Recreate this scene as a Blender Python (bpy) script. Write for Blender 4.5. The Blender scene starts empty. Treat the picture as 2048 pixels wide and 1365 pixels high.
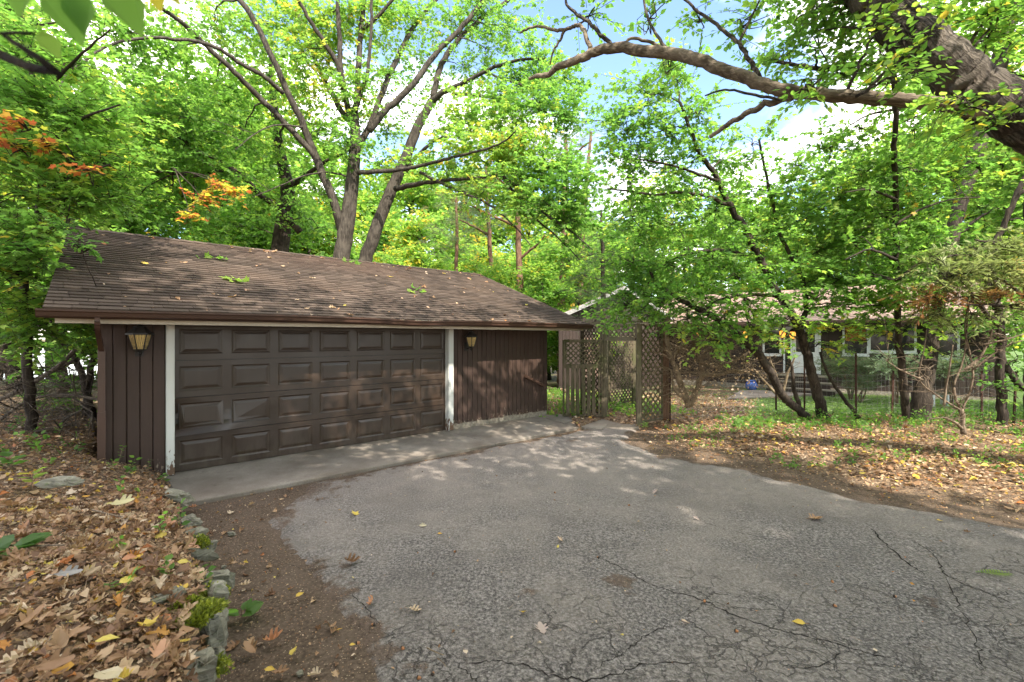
import bpy, math, random
import numpy as np
from mathutils import Vector, noise as mnoise

# ------------------------------------------------------------------ camera, sky, sun, exposure
S = bpy.context.scene
COL = S.collection
random.seed(7)
RNG = np.random.default_rng(7)
CAM_H, FOC, HY = 1.926, 910.2, 676.0            # eye height, focal length in photo pixels, horizon row

cam_d = bpy.data.cameras.new('camera')
cam_d.sensor_width = 36.0
cam_d.lens = 16.0
cam_d.shift_y = -(682.5 - HY) / 2048.0
cam_d.clip_start = 0.05
cam_d.clip_end = 3000.0
cam = bpy.data.objects.new('camera', cam_d)
COL.objects.link(cam)
cam.location = (0, 0, CAM_H)
cam.rotation_euler = (math.radians(90), 0, 0)
S.camera = cam
cam_d.dof.use_dof = True
cam_d.dof.focus_distance = 8.0
cam_d.dof.aperture_fstop = 3.2

SUN_EL, SUN_AZ = math.radians(47), math.radians(152)     # azimuth clockwise from +Y
sun_dir = Vector((math.sin(SUN_AZ) * math.cos(SUN_EL), math.cos(SUN_AZ) * math.cos(SUN_EL), math.sin(SUN_EL)))

W = bpy.data.worlds.new('World')
S.world = W
W.use_nodes = True
wn, wl = W.node_tree.nodes, W.node_tree.links
wn.clear()
w_out = wn.new('ShaderNodeOutputWorld')
w_bg = wn.new('ShaderNodeBackground')
w_bg.inputs['Strength'].default_value = 0.085
sky = wn.new('ShaderNodeTexSky')
sky.sky_type = 'NISHITA'
sky.sun_disc = False
sky.sun_elevation = SUN_EL
sky.sun_rotation = SUN_AZ
sky.air_density = 1.0
sky.dust_density = 0.6
sky.ozone_density = 1.5
tc = wn.new('ShaderNodeTexCoord')
sep = wn.new('ShaderNodeSeparateXYZ')
wl.new(tc.outputs['Generated'], sep.inputs[0])
def wmath(op, a, b=None, c=None):
    n = wn.new('ShaderNodeMath'); n.operation = op
    for i, v in enumerate((a, b, c)):
        if v is None: continue
        if isinstance(v, (int, float)): n.inputs[i].default_value = v
        else: wl.new(v, n.inputs[i])
    return n.outputs[0]
zz = wmath('ADD', wmath('MAXIMUM', sep.outputs[2], 0.0), 0.22)
comb = wn.new('ShaderNodeCombineXYZ')
wl.new(wmath('DIVIDE', sep.outputs[0], zz), comb.inputs[0])
wl.new(wmath('DIVIDE', sep.outputs[1], zz), comb.inputs[1])
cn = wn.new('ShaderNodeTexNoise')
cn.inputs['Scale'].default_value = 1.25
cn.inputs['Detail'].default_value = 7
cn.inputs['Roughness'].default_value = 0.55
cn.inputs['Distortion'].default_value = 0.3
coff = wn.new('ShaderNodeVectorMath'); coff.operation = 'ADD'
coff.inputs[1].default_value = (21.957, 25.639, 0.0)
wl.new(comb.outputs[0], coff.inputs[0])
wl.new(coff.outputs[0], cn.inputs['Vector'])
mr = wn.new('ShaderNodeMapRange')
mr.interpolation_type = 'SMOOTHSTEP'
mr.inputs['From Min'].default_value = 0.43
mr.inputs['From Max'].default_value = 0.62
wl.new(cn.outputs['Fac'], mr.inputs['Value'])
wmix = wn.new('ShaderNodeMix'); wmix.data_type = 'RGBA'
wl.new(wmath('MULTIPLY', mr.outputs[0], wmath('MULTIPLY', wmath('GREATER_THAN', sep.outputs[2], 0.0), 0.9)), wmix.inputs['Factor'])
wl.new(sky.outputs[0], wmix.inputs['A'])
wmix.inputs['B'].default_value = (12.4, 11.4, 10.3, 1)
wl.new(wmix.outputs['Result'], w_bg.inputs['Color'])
wl.new(w_bg.outputs[0], w_out.inputs[0])

sun_d = bpy.data.lights.new('sun', 'SUN')
sun_d.energy = 2.1
sun_d.angle = math.radians(0.5)
sun_d.color = (1.0, 0.94, 0.84)
sun = bpy.data.objects.new('sun', sun_d)
COL.objects.link(sun)
sun.location = (10, -20, 30)
sun.rotation_euler = (-sun_dir).to_track_quat('-Z', 'Y').to_euler()

S.view_settings.view_transform = 'Standard'
S.view_settings.look = 'None'
S.view_settings.gamma = 1.0
S.view_settings.use_curve_mapping = False
S.view_settings.exposure = 2.6
S.render.engine = 'CYCLES'
S.cycles.use_denoising = True
S.cycles.max_bounces = 7
S.cycles.diffuse_bounces = 4
S.cycles.glossy_bounces = 3
S.cycles.transmission_bounces = 5
S.cycles.transparent_max_bounces = 6
S.cycles.sample_clamp_indirect = 6.0
S.cycles.caustics_reflective = False
S.cycles.caustics_refractive = False

# ------------------------------------------------------------------ helpers
def at(px, py, Y):
    """World point seen at photo pixel (px, py) at distance Y in front of the camera plane."""
    return np.array([(px - 1024.0) / FOC * Y, Y, CAM_H + (HY - py) / FOC * Y])

def gp(px, py, z=0.0):
    """World point of photo pixel (px, py) on the level z."""
    Y = FOC * (CAM_H - z) / (py - HY)
    return at(px, py, Y)

def prop(o, label=None, cat=None, group=None, kind=None):
    if label: o['label'] = label
    if cat: o['category'] = cat
    if group: o['group'] = group
    if kind: o['kind'] = kind
    return o

def empty(name, loc, label=None, cat=None, group=None):
    o = bpy.data.objects.new(name, None)
    COL.objects.link(o)
    o.location = tuple(loc)
    o.empty_display_size = 0.2
    o['org'] = [float(v) for v in loc]
    return prop(o, label, cat, group)

class MB:
    """Collects polygons (with a 'tone' value per face) and links them as ONE mesh object."""
    def __init__(self):
        self.v = []; self.l = []; self.n = []; self.t = []; self.nv = 0
    def add(self, verts, faces, tone=0.5):
        verts = np.asarray(verts, float).reshape(-1, 3)
        for f in faces:
            self.l.append(np.asarray(f, np.int64) + self.nv)
            self.n.append(np.array([len(f)]))
        self.t.append(np.full(len(faces), tone))
        self.v.append(verts); self.nv += len(verts)
    def addarr(self, verts, faces, tone):
        """faces: (F,k) int array, tone scalar or (F,)"""
        verts = np.asarray(verts, float).reshape(-1, 3)
        faces = np.asarray(faces, np.int64)
        self.l.append((faces + self.nv).ravel())
        self.n.append(np.full(len(faces), faces.shape[1]))
        self.t.append(np.broadcast_to(np.asarray(tone, float), (len(faces),)).copy())
        self.v.append(verts); self.nv += len(verts)
    def box(self, c, ax, ay, az, tone=0.5):
        """box centred at c with half-axis vectors ax, ay, az"""
        c, ax, ay, az = (np.asarray(q, float) for q in (c, ax, ay, az))
        v = [c + sx * ax + sy * ay + sz * az for sz in (-1, 1) for sy in (-1, 1) for sx in (-1, 1)]
        if np.dot(np.cross(ax, ay), az) >= 0:
            f = [(0, 2, 3, 1), (4, 5, 7, 6), (0, 1, 5, 4), (2, 6, 7, 3), (0, 4, 6, 2), (1, 3, 7, 5)]
        else:
            f = [(0, 1, 3, 2), (4, 6, 7, 5), (0, 4, 5, 1), (2, 3, 7, 6), (0, 2, 6, 4), (1, 5, 7, 3)]
        self.add(v, f, tone)
    def bar(self, a, b, w, d, up=(0, 0, 1), tone=0.5):
        """rectangular bar from a to b; w along cross(dir, up), d along the third axis"""
        a, b = np.asarray(a, float), np.asarray(b, float)
        t = (b - a) / np.linalg.norm(b - a)
        s = np.cross(t, np.asarray(up, float)); s /= np.linalg.norm(s)
        q = np.cross(s, t)
        self.box((a + b) / 2, s * w / 2, t * np.linalg.norm(b - a) / 2, q * d / 2, tone)
    def tube(self, pts, rad, sides=6, tone=0.5, cap=True, rough=0.0, seed=0):
        pts = np.asarray(pts, float); n = len(pts)
        rad = np.broadcast_to(np.asarray(rad, float), (n,))
        tan = np.gradient(pts, axis=0)
        tan /= np.maximum(np.linalg.norm(tan, axis=1, keepdims=True), 1e-9)
        ref = np.array([0.0, 0.0, 1.0]) if abs(tan[0][2]) < 0.9 else np.array([1.0, 0.0, 0.0])
        s = np.cross(tan, ref); s /= np.maximum(np.linalg.norm(s, axis=1, keepdims=True), 1e-9)
        q = np.cross(s, tan)
        a = np.linspace(0, 2 * math.pi, sides, endpoint=False)
        R = rad[:, None] * np.ones((1, sides))
        if rough:
            r2 = np.random.default_rng(seed)
            ph = r2.random(4) * 6.28
            rid = r2.standard_normal((1, sides)); tl = np.linspace(0, 1, n)[:, None]
            R = R * (1 + rough * (0.7 * np.sin(2 * a[None] + ph[0] + tl * 5) + 0.5 * np.sin(3 * a[None] + ph[1] + tl * 9) + 0.45 * rid * np.cos(tl * 7 + ph[2] + rid)
                                  + 0.12 * r2.standard_normal((n, sides))))
        v = pts[:, None, :] + R[..., None] * (np.cos(a)[None, :, None] * s[:, None, :] + np.sin(a)[None, :, None] * q[:, None, :])
        i = np.arange(n - 1)[:, None] * sides; j = np.arange(sides)[None]; k = (j + 1) % sides
        f = np.stack([i + j, i + k, i + sides + k, i + sides + j], -1).reshape(-1, 4)
        v = v.reshape(-1, 3)
        base = self.nv
        self.addarr(v, f, tone)
        if cap:
            self.l.append(base + (n - 1) * sides + np.arange(sides)); self.n.append(np.array([sides]))
            self.l.append(base + np.arange(sides)[::-1]); self.n.append(np.array([sides]))
            self.t.append(np.full(2, tone))
    def lathe(self, c, prof, sides=12, tone=0.5, rot=0.0):
        """prof: list of (r, z) up the axis"""
        c = np.asarray(c, float)
        a = np.linspace(0, 2 * math.pi, sides, endpoint=False) + rot
        v = np.concatenate([np.stack([c[0] + r * np.cos(a), c[1] + r * np.sin(a), np.full(sides, c[2] + z)], -1) for r, z in prof])
        n = len(prof)
        i = np.arange(n - 1)[:, None] * sides; j = np.arange(sides)[None]; k = (j + 1) % sides
        base = self.nv
        self.addarr(v, np.stack([i + j, i + k, i + sides + k, i + sides + j], -1).reshape(-1, 4), tone)
        self.l.append(base + np.arange(sides)[::-1]); self.n.append(np.array([sides]))
        self.l.append(base + (n - 1) * sides + np.arange(sides)); self.n.append(np.array([sides]))
        self.t.append(np.full(2, tone))
    def mesh(self, name, mat, org=(0, 0, 0), smooth=False):
        v = np.concatenate(self.v) - np.asarray(org, float)
        l = np.concatenate(self.l); n = np.concatenate(self.n); t = np.concatenate(self.t)
        me = bpy.data.meshes.new(name)
        me.vertices.add(len(v)); me.vertices.foreach_set('co', v.astype(np.float32).ravel())
        me.loops.add(len(l)); me.loops.foreach_set('vertex_index', l.astype(np.int32))
        me.polygons.add(len(n))
        me.polygons.foreach_set('loop_start', np.concatenate([[0], np.cumsum(n)[:-1]]).astype(np.int32))
        at_ = me.attributes.new('tone', 'FLOAT', 'FACE')
        at_.data.foreach_set('value', t.astype(np.float32))
        me.polygons.foreach_set('use_smooth', np.full(len(n), bool(smooth)))
        me.update(calc_edges=True)
        if mat: me.materials.append(mat)
        return me
    def build(self, name, mat, parent=None, org=None, smooth=False, kind=None, label=None, cat=None, group=None):
        if parent is not None:
            org = list(parent['org'])
        elif org is None:
            v = np.concatenate(self.v); lo, hi = v.min(0), v.max(0)
            org = [(lo[0] + hi[0]) / 2, (lo[1] + hi[1]) / 2, lo[2]]
        me = self.mesh(name, mat, org, smooth)
        o = bpy.data.objects.new(name, me)
        COL.objects.link(o)
        if parent is not None: o.parent = parent
        else: o.location = tuple(float(x) for x in org)
        o['org'] = [float(x) for x in org]
        return prop(o, label, cat, group, kind)

def smooth_line(p, per=4):
    """Catmull-Rom through the rows of p"""
    p = np.asarray(p, float)
    if len(p) < 3: 
        t = np.linspace(0, 1, per + 1)[:, None]
        return p[0] * (1 - t) + p[1] * t
    q = np.vstack([2 * p[0] - p[1], p, 2 * p[-1] - p[-2]])
    out = []
    for i in range(1, len(q) - 2):
        for t in np.linspace(0, 1, per, endpoint=False):
            out.append(0.5 * (2 * q[i] + (q[i + 1] - q[i - 1]) * t + (2 * q[i - 1] - 5 * q[i] + 4 * q[i + 1] - q[i + 2]) * t ** 2
                              + (3 * q[i] - q[i - 1] - 3 * q[i + 1] + q[i + 2]) * t ** 3))
    out.append(p[-1])
    return np.array(out)

def norm(v):
    v = np.asarray(v, float)
    return v / np.maximum(np.linalg.norm(v, axis=-1, keepdims=True), 1e-9)

# ------------------------------------------------------------------ materials
class M:
    """A tiny wrapper that makes node trees readable."""
    def __init__(self, name):
        self.m = bpy.data.materials.new(name); self.m.use_nodes = True
        self.n, self.k = self.m.node_tree.nodes, self.m.node_tree.links
        self.b = self.n['Principled BSDF']; self.out = self.n['Material Output']
    def node(self, t, **kw):
        x = self.n.new(t)
        for a, v in kw.items(): setattr(x, a, v)
        return x
    def set(self, sock, v):
        if isinstance(v, bpy.types.NodeSocket): self.k.new(v, sock)
        elif isinstance(v, (tuple, list)) and len(v) == 3 and sock.type == 'RGBA': sock.default_value = (*v, 1)
        else: sock.default_value = v
    def coord(self, which='Object', scale=(1, 1, 1)):
        t = self.node('ShaderNodeTexCoord'); mp = self.node('ShaderNodeMapping')
        mp.inputs['Scale'].default_value = scale
        self.k.new(t.outputs[which], mp.inputs['Vector'])
        return mp.outputs[0]
    def noise(self, vec, scale, detail=4, rough=0.55, dist=0.0, out='Fac'):
        x = self.node('ShaderNodeTexNoise')
        self.k.new(vec, x.inputs['Vector'])
        x.inputs['Scale'].default_value = scale; x.inputs['Detail'].default_value = detail
        x.inputs['Roughness'].default_value = rough; x.inputs['Distortion'].default_value = dist
        return x.outputs[out]
    def voro(self, vec, scale, feature='F1', out='Distance', rnd=1.0):
        x = self.node('ShaderNodeTexVoronoi', feature=feature)
        self.k.new(vec, x.inputs['Vector']); x.inputs['Scale'].default_value = scale
        x.inputs['Randomness'].default_value = rnd
        return x.outputs[out]
    def ramp(self, fac, stops, interp='LINEAR'):
        x = self.node('ShaderNodeValToRGB'); e = x.color_ramp; e.interpolation = interp
        while len(e.elements) < len(stops): e.elements.new(0.5)
        for s, (p, c) in zip(e.elements, stops):
            s.position = p; s.color = (*c, 1) if len(c) == 3 else c
        self.k.new(fac, x.inputs[0])
        return x.outputs[0]
    def mr(self, v, a, b, c=0.0, d=1.0, smooth=True):
        x = self.node('ShaderNodeMapRange')
        if smooth: x.interpolation_type = 'SMOOTHSTEP'
        self.k.new(v, x.inputs['Value'])
        for nme, q in (('From Min', a), ('From Max', b), ('To Min', c), ('To Max', d)): x.inputs[nme].default_value = q
        return x.outputs[0]
    def math(self, op, a, b=0.0):
        x = self.node('ShaderNodeMath', operation=op)
        self.set(x.inputs[0], a); self.set(x.inputs[1], b)
        return x.outputs[0]
    def mix(self, f, a, b, blend='MIX'):
        x = self.node('ShaderNodeMix', data_type='RGBA', blend_type=blend)
        self.set(x.inputs['Factor'], f); self.set(x.inputs['A'], a); self.set(x.inputs['B'], b)
        return x.outputs['Result']
    def attr(self, name, out='Fac'):
        x = self.node('ShaderNodeAttribute', attribute_name=name)
        return x.outputs[out]
    def bump(self, h, strength=0.5, dist=0.02, prev=None):
        x = self.node('ShaderNodeBump')
        x.inputs['Strength'].default_value = strength; x.inputs['Distance'].default_value = dist
        self.k.new(h, x.inputs['Height'])
        if prev is not None: self.k.new(prev, x.inputs['Normal'])
        return x.outputs[0]
    def fin(self, color, rough=0.8, normal=None, spec=0.3, metal=0.0):
        self.set(self.b.inputs['Base Color'], color); self.set(self.b.inputs['Roughness'], rough)
        self.b.inputs['Specular IOR Level'].default_value = spec
        self.b.inputs['Metallic'].default_value = metal
        if normal is not None: self.k.new(normal, self.b.inputs['Normal'])
        return self.m

def leaf_mat(name, stops, trans=0.5, rough=0.5, boost=1.35):
    m = M(name)
    tone = m.attr('tone')
    col = m.ramp(tone, stops)
    m.set(m.b.inputs['Base Color'], col); m.b.inputs['Roughness'].default_value = rough
    m.b.inputs['Specular IOR Level'].default_value = 0.35
    tr = m.node('ShaderNodeBsdfTranslucent')
    tcol = m.mix(1.0, col, (boost, boost * 1.08, boost * 0.75), 'MULTIPLY')
    m.k.new(tcol, tr.inputs['Color'])
    mx = m.node('ShaderNodeMixShader'); mx.inputs[0].default_value = trans
    m.k.new(m.b.outputs[0], mx.inputs[1]); m.k.new(tr.outputs[0], mx.inputs[2])
    m.k.new(mx.outputs[0], m.out.inputs[0])
    return m.m

GREEN = [(0.0, (0.054, 0.118, 0.028)), (0.30, (0.102, 0.205, 0.042)), (0.55, (0.155, 0.272, 0.053)),
         (0.78, (0.265, 0.343, 0.062)), (0.88, (0.46, 0.38, 0.05)), (0.94, (0.44, 0.235, 0.05)), (1.0, (0.33, 0.085, 0.035))]
LEAF = leaf_mat('leaf_green', GREEN, 0.60, 0.5, 1.75)
LITTER_STOPS = [(0.0, (0.070, 0.038, 0.020)), (0.2, (0.19, 0.098, 0.050)), (0.42, (0.34, 0.20, 0.105)), (0.6, (0.48, 0.33, 0.195)),
                (0.74, (0.56, 0.44, 0.32)), (0.84, (0.40, 0.13, 0.035)), (0.92, (0.52, 0.33, 0.045)), (1.0, (0.55, 0.45, 0.10))]
LITTER = leaf_mat('leaf_litter', LITTER_STOPS, 0.18, 0.6, 1.1)
CEDAR = leaf_mat('cedar_spray', [(0, (0.10, 0.13, 0.05)), (0.5, (0.22, 0.26, 0.10)), (0.75, (0.34, 0.36, 0.16)), (0.86, (0.36, 0.20, 0.08)), (1, (0.34, 0.15, 0.06))], 0.4)
NEEDLE = leaf_mat('needle_green', [(0, (0.045, 0.085, 0.035)), (0.5, (0.095, 0.15, 0.06)), (0.8, (0.17, 0.21, 0.09)), (1, (0.30, 0.15, 0.05))], 0.3)
GRASS = leaf_mat('grass_green', [(0, (0.08, 0.14, 0.03)), (0.5, (0.16, 0.25, 0.065)), (1, (0.28, 0.36, 0.11))], 0.4)

def bark_mat(name, c0, c1, scale=1.0, bumpd=0.02, moss=None, tilt=0.0):
    m = M(name)
    v0 = m.coord('Object'); rt = m.node('ShaderNodeMapping'); rt.inputs['Rotation'].default_value = (0, tilt, 0); m.k.new(v0, rt.inputs[0])
    st = m.node('ShaderNodeMapping'); st.inputs['Scale'].default_value = (1, 1, 0.14); m.k.new(rt.outputs[0], st.inputs[0]); v = st.outputs[0]
    n1 = m.noise(v, 26 * scale, 6, 0.65, 0.6)
    n2 = m.noise(m.coord('Object'), 3.0 * scale, 4)
    col = m.ramp(n1, [(0.32, tuple(x * 0.45 for x in c0)), (0.5, c0), (0.68, c1)])
    col = m.mix(m.mr(n2, 0.4, 0.7), col, m.mix(0.5, col, tuple(x * 1.15 for x in c1)))
    if moss: col = m.mix(m.mr(m.noise(m.coord('Object'), 5, 5), 0.52, 0.72, 0, 0.7), col, moss)
    return m.fin(col, 0.9, m.bump(n1, 0.9, bumpd), 0.2)
BARK = bark_mat('bark_grey', (0.036, 0.029, 0.022), (0.098, 0.082, 0.064), 1.0, 0.035)
BARK_DARK = bark_mat('bark_dark', (0.028, 0.021, 0.016), (0.078, 0.060, 0.045))
BARK_BIG = bark_mat('bark_furrowed', (0.040, 0.031, 0.024), (0.20, 0.165, 0.13), 0.9, 0.10, None, 0.89)
BARK_LIMB = bark_mat('bark_bare_limb', (0.12, 0.09, 0.064), (0.31, 0.25, 0.18), 1.0, 0.015, None, 1.45)
BARK_PINE = bark_mat('bark_pine', (0.115, 0.062, 0.038), (0.25, 0.15, 0.098), 1.2)
BARK_PALE = bark_mat('bark_pale', (0.12, 0.085, 0.058), (0.26, 0.20, 0.14), 1.5, 0.008)
TWIG = bark_mat('twig_dry', (0.13, 0.092, 0.056), (0.28, 0.21, 0.135), 2.0, 0.004)

def paint_wood(name, c, grain=0.5, rough=0.6, wear=None, wcol=(0.25, 0.2, 0.15), dirt=0.35):
    m = M(name)
    v = m.coord('Object', (1, 1, 0.05))
    g = m.noise(v, 55, 5, 0.7)
    big = m.noise(m.coord('Object'), 2.5, 5)
    tone = m.attr('tone')
    col = m.mix(m.mr(g, 0.35, 0.7, 0, grain), tuple(x * 1.25 for x in c), tuple(x * 0.6 for x in c))
    col = m.mix(m.mr(big, 0.4, 0.75, 0, dirt), col, tuple(x * 0.65 + 0.006 for x in c))
    col = m.mix(m.mr(tone, 0, 1, 0, 0.55, False), col, tuple(x * 1.5 + 0.004 for x in c))
    if wear:
        w = m.noise(m.coord('Object', (1, 1, 0.35)), 34, 5, 0.65)
        sepz = m.node('ShaderNodeSeparateXYZ'); m.k.new(m.coord('Object'), sepz.inputs[0])
        low = m.mr(sepz.outputs[2], wear[0], wear[1], wear[2], wear[3])
        f = m.math('GREATER_THAN', m.math('ADD', w, low), 0.72)
        col = m.mix(f, col, wcol)
    return m.fin(col, rough, m.bump(g, 0.25, 0.004), 0.35)
SIDING = paint_wood('brown_siding', (0.036, 0.0200, 0.0140), 0.5, 0.62, (0.0, 0.42, 0.17, 0.0), (0.24, 0.19, 0.14))
WHITE = paint_wood('white_trim', (0.40, 0.40, 0.375), 0.15, 0.55, (0.0, 0.55, 0.30, -0.04), (0.13, 0.075, 0.045), 0.2)
CREAM = paint_wood('cream_fascia', (0.40, 0.345, 0.27), 0.25, 0.6, None, dirt=0.5)
BROWN_TRIM = paint_wood('brown_trim', (0.055, 0.029, 0.02), 0.2, 0.4)
WEATHERED = paint_wood('weathered_wood', (0.17, 0.145, 0.105), 0.7, 0.85, dirt=0.6)
def mossy(name, wood, moss, amt):
    m = M(name)
    v = m.coord('Object', (1, 1, 0.08)); g = m.noise(v, 45, 5, 0.7)
    col = m.mix(m.mr(g, 0.3, 0.7), wood, tuple(x * 0.5 for x in wood))
    big = m.noise(m.coord('Object', (1, 1, 0.4)), 4.0, 5, 0.6)
    col = m.mix(m.mr(big, 0.62 - amt, 0.75 - amt * 0.5, 0, 0.9), col, moss)
    return m.fin(col, 0.9, m.bump(g, 0.4, 0.004), 0.2)
LATTICE = mossy('mossy_lattice', (0.15, 0.122, 0.080), (0.085, 0.090, 0.036), 0.16)
GATEWOOD = mossy('mossy_gate', (0.15, 0.115, 0.078), (0.045, 0.050, 0.018), 0.24)
REDWOOD = mossy('reddish_post', (0.17, 0.095, 0.06), (0.07, 0.06, 0.035), 0.05)

def door_paint():
    m = M('garage_door_brown')
    n = m.noise(m.coord('Object'), 3.0, 5); f = m.noise(m.coord('Object'), 260, 2)
    s = m.noise(m.coord('Object'), 90, 2, 0.5)
    col = m.mix(m.mr(n, 0.35, 0.7), (0.028, 0.0165, 0.0102), (0.036, 0.0222, 0.0145))
    col = m.mix(m.math('GREATER_THAN', s, 0.74), col, (0.10, 0.085, 0.07))
    sz = m.node('ShaderNodeSeparateXYZ'); m.k.new(m.coord('Object'), sz.inputs[0])
    dust = m.math('MULTIPLY', m.mr(sz.outputs[2], 0.0, 0.55, 1, 0), m.mr(m.noise(m.coord('Object', (1, 1, .35)), 9, 6, .7), .38, .7, 0, .55))
    col = m.mix(dust, col, (0.085, 0.066, 0.048))
    fade = m.noise(m.coord('Object', (1, 1, .12)), 5, 5, .65)
    col = m.mix(m.mr(fade, .48, .72, 0, .35), col, (0.054, 0.036, 0.026))
    return m.fin(col, m.mr(n, 0.3, 0.7, 0.30, 0.44), m.bump(f, 0.06, 0.002), 0.4)
DOOR = door_paint()

def plain(name, c, rough=0.6, spec=0.3, metal=0.0, var=0.25, scale=8, bump=0.0):
    m = M(name)
    n = m.noise(m.coord('Object'), scale, 5, 0.6)
    col = m.mix(m.mr(n, 0.3, 0.7), tuple(x * (1 - var) for x in c), tuple(min(1, x * (1 + var)) for x in c))
    return m.fin(col, rough, m.bump(n, bump, 0.01) if bump else None, spec, metal)
BLACK_METAL = plain('lantern_metal', (0.025, 0.022, 0.02), 0.5, 0.4, 0.3)
RUST = plain('rusty_post', (0.055, 0.028, 0.02), 0.85, 0.2, 0.2, 0.5, 30)
WIRE = plain('galvanised_wire', (0.20, 0.19, 0.175), 0.6, 0.4, 0.2)
FOUND = plain('foundation_concrete', (0.22, 0.19, 0.15), 0.95, 0.2, 0, 0.35, 14, 0.5)
DARK = plain('dark_interior', (0.012, 0.012, 0.013), 0.3, 0.4)
HOUSEW = paint_wood('house_siding', (0.028, 0.0175, 0.0135), 0.5, 0.7)  # brown darkened further, tree shade on the walls put into the colour
SUNLITW = plain('sunlit_wall_tint', (0.12, 0.078, 0.062), 0.8, 0.2, 0, 0.15)
WHITEP = plain('white_paint', (0.66, 0.68, 0.68), 0.5, 0.35, 0, 0.06)
WORNWHITE = plain('worn_white_board', (0.26, 0.25, 0.235), 0.7, 0.25, 0, 0.3, 10)
ORANGE = plain('orange_blind', (0.34, 0.14, 0.05), 0.8, 0.2, 0, 0.2)
BLUEG = plain('blue_glaze', (0.06, 0.12, 0.36), 0.25, 0.5, 0, 0.5, 22)
MOSS = plain('moss', (0.10, 0.14, 0.02), 0.95, 0.1, 0, 0.45, 60, 0.9)
ACORN = plain('acorn', (0.30, 0.13, 0.05), 0.4, 0.4, 0, 0.35, 20)
def rock_mat():
    m = M('grey_stone')
    v = m.coord('Object', (1, 1, 3.2)); n = m.noise(v, 5, 8, 0.65, 0.8); n2 = m.noise(m.coord('Object'), 24, 5)
    col = m.ramp(n, [(0.3, (0.065, 0.06, 0.048)), (0.5, (0.20, 0.185, 0.14)), (0.7, (0.34, 0.32, 0.26))])
    col = m.mix(m.mr(n2, 0.55, 0.7, 0, 0.6), col, (0.12, 0.14, 0.06))
    return m.fin(col, 0.95, m.bump(n, 1.0, 0.03), 0.2)
ROCK = rock_mat()

def glass_pane(name):
    m = M(name)
    return m.fin(m.mix(m.noise(m.coord('Object'), 3), (0.012, 0.014, 0.014), (0.03, 0.034, 0.03)), 0.06, None, 0.6)
WINGLASS = glass_pane('window_glass')
def amber():
    m = M('amber_glass')
    v = m.coord('Object')
    n = m.noise(v, 60, 3)
    col = m.mix(n, (0.42, 0.27, 0.08), (0.62, 0.46, 0.20))
    m.b.inputs['Transmission Weight'].default_value = 0.0
    m.b.inputs['Subsurface Weight'].default_value = 0.0
    return m.fin(col, 0.25, m.bump(n, 0.3, 0.004), 0.5)
AMBER = amber()
def lit():
    m = M('lit_amber_glass')
    m.set(m.b.inputs['Emission Color'], (1.0, 0.42, 0.06)); m.b.inputs['Emission Strength'].default_value = 0.32
    return m.fin((0.6, 0.3, 0.08), 0.3)
LIT = lit()

def shingle_mat(name, c):
    m = M(name)
    t = m.attr('tone')
    n = m.noise(m.coord('Object'), 240, 3, 0.6); big = m.noise(m.coord('Object'), 0.9, 5)
    col = m.ramp(t, [(0, tuple(x * 0.42 for x in c)), (0.5, c), (1, tuple(x * 1.7 for x in c))])
    col = m.mix(m.mr(n, 0.35, 0.65, 0, 0.55), col, tuple(x * 0.45 for x in c))
    col = m.mix(m.mr(big, 0.42, 0.7, 0, 0.45), col, (c[0] * 1.35, c[1] * 1.25, c[2] * 1.15))
    lichen = m.noise(m.coord('Object'), 7, 6, 0.7)
    col = m.mix(m.mr(lichen, 0.66, 0.76, 0, 0.6), col, (0.17, 0.165, 0.10))
    return m.fin(col, 0.95, m.bump(n, 0.5, 0.004), 0.15)
SHINGLE = shingle_mat('asphalt_shingle', (0.080, 0.059, 0.046))
HROOF = shingle_mat('house_shingle', (0.30, 0.215, 0.175))

def soil_nodes(m, v):
    """bare brown soil: returns colour and height sockets"""
    a = m.noise(v, 2.2, 6, 0.6); b = m.noise(v, 38, 6, 0.7); c = m.voro(v, 75, 'F1', 'Color'); d = m.voro(v, 75)
    col = m.ramp(b, [(0.3, (0.035, 0.024, 0.016)), (0.5, (0.085, 0.060, 0.042)), (0.72, (0.17, 0.125, 0.09))])
    col = m.mix(m.mr(a, 0.4, 0.65, 0, 0.5), col, (0.125, 0.092, 0.068))
    sp = m.node('ShaderNodeSeparateColor'); m.k.new(c, sp.inputs[0])
    chip = m.math('MULTIPLY', m.math('GREATER_THAN', sp.outputs[0], 0.80), m.math('LESS_THAN', d, 0.36))
    col = m.mix(chip, col, m.mix(sp.outputs[1], (0.20, 0.105, 0.05), (0.34, 0.27, 0.19)))
    return col, m.math('ADD', b, m.math('MULTIPLY', chip, 0.35))

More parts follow.
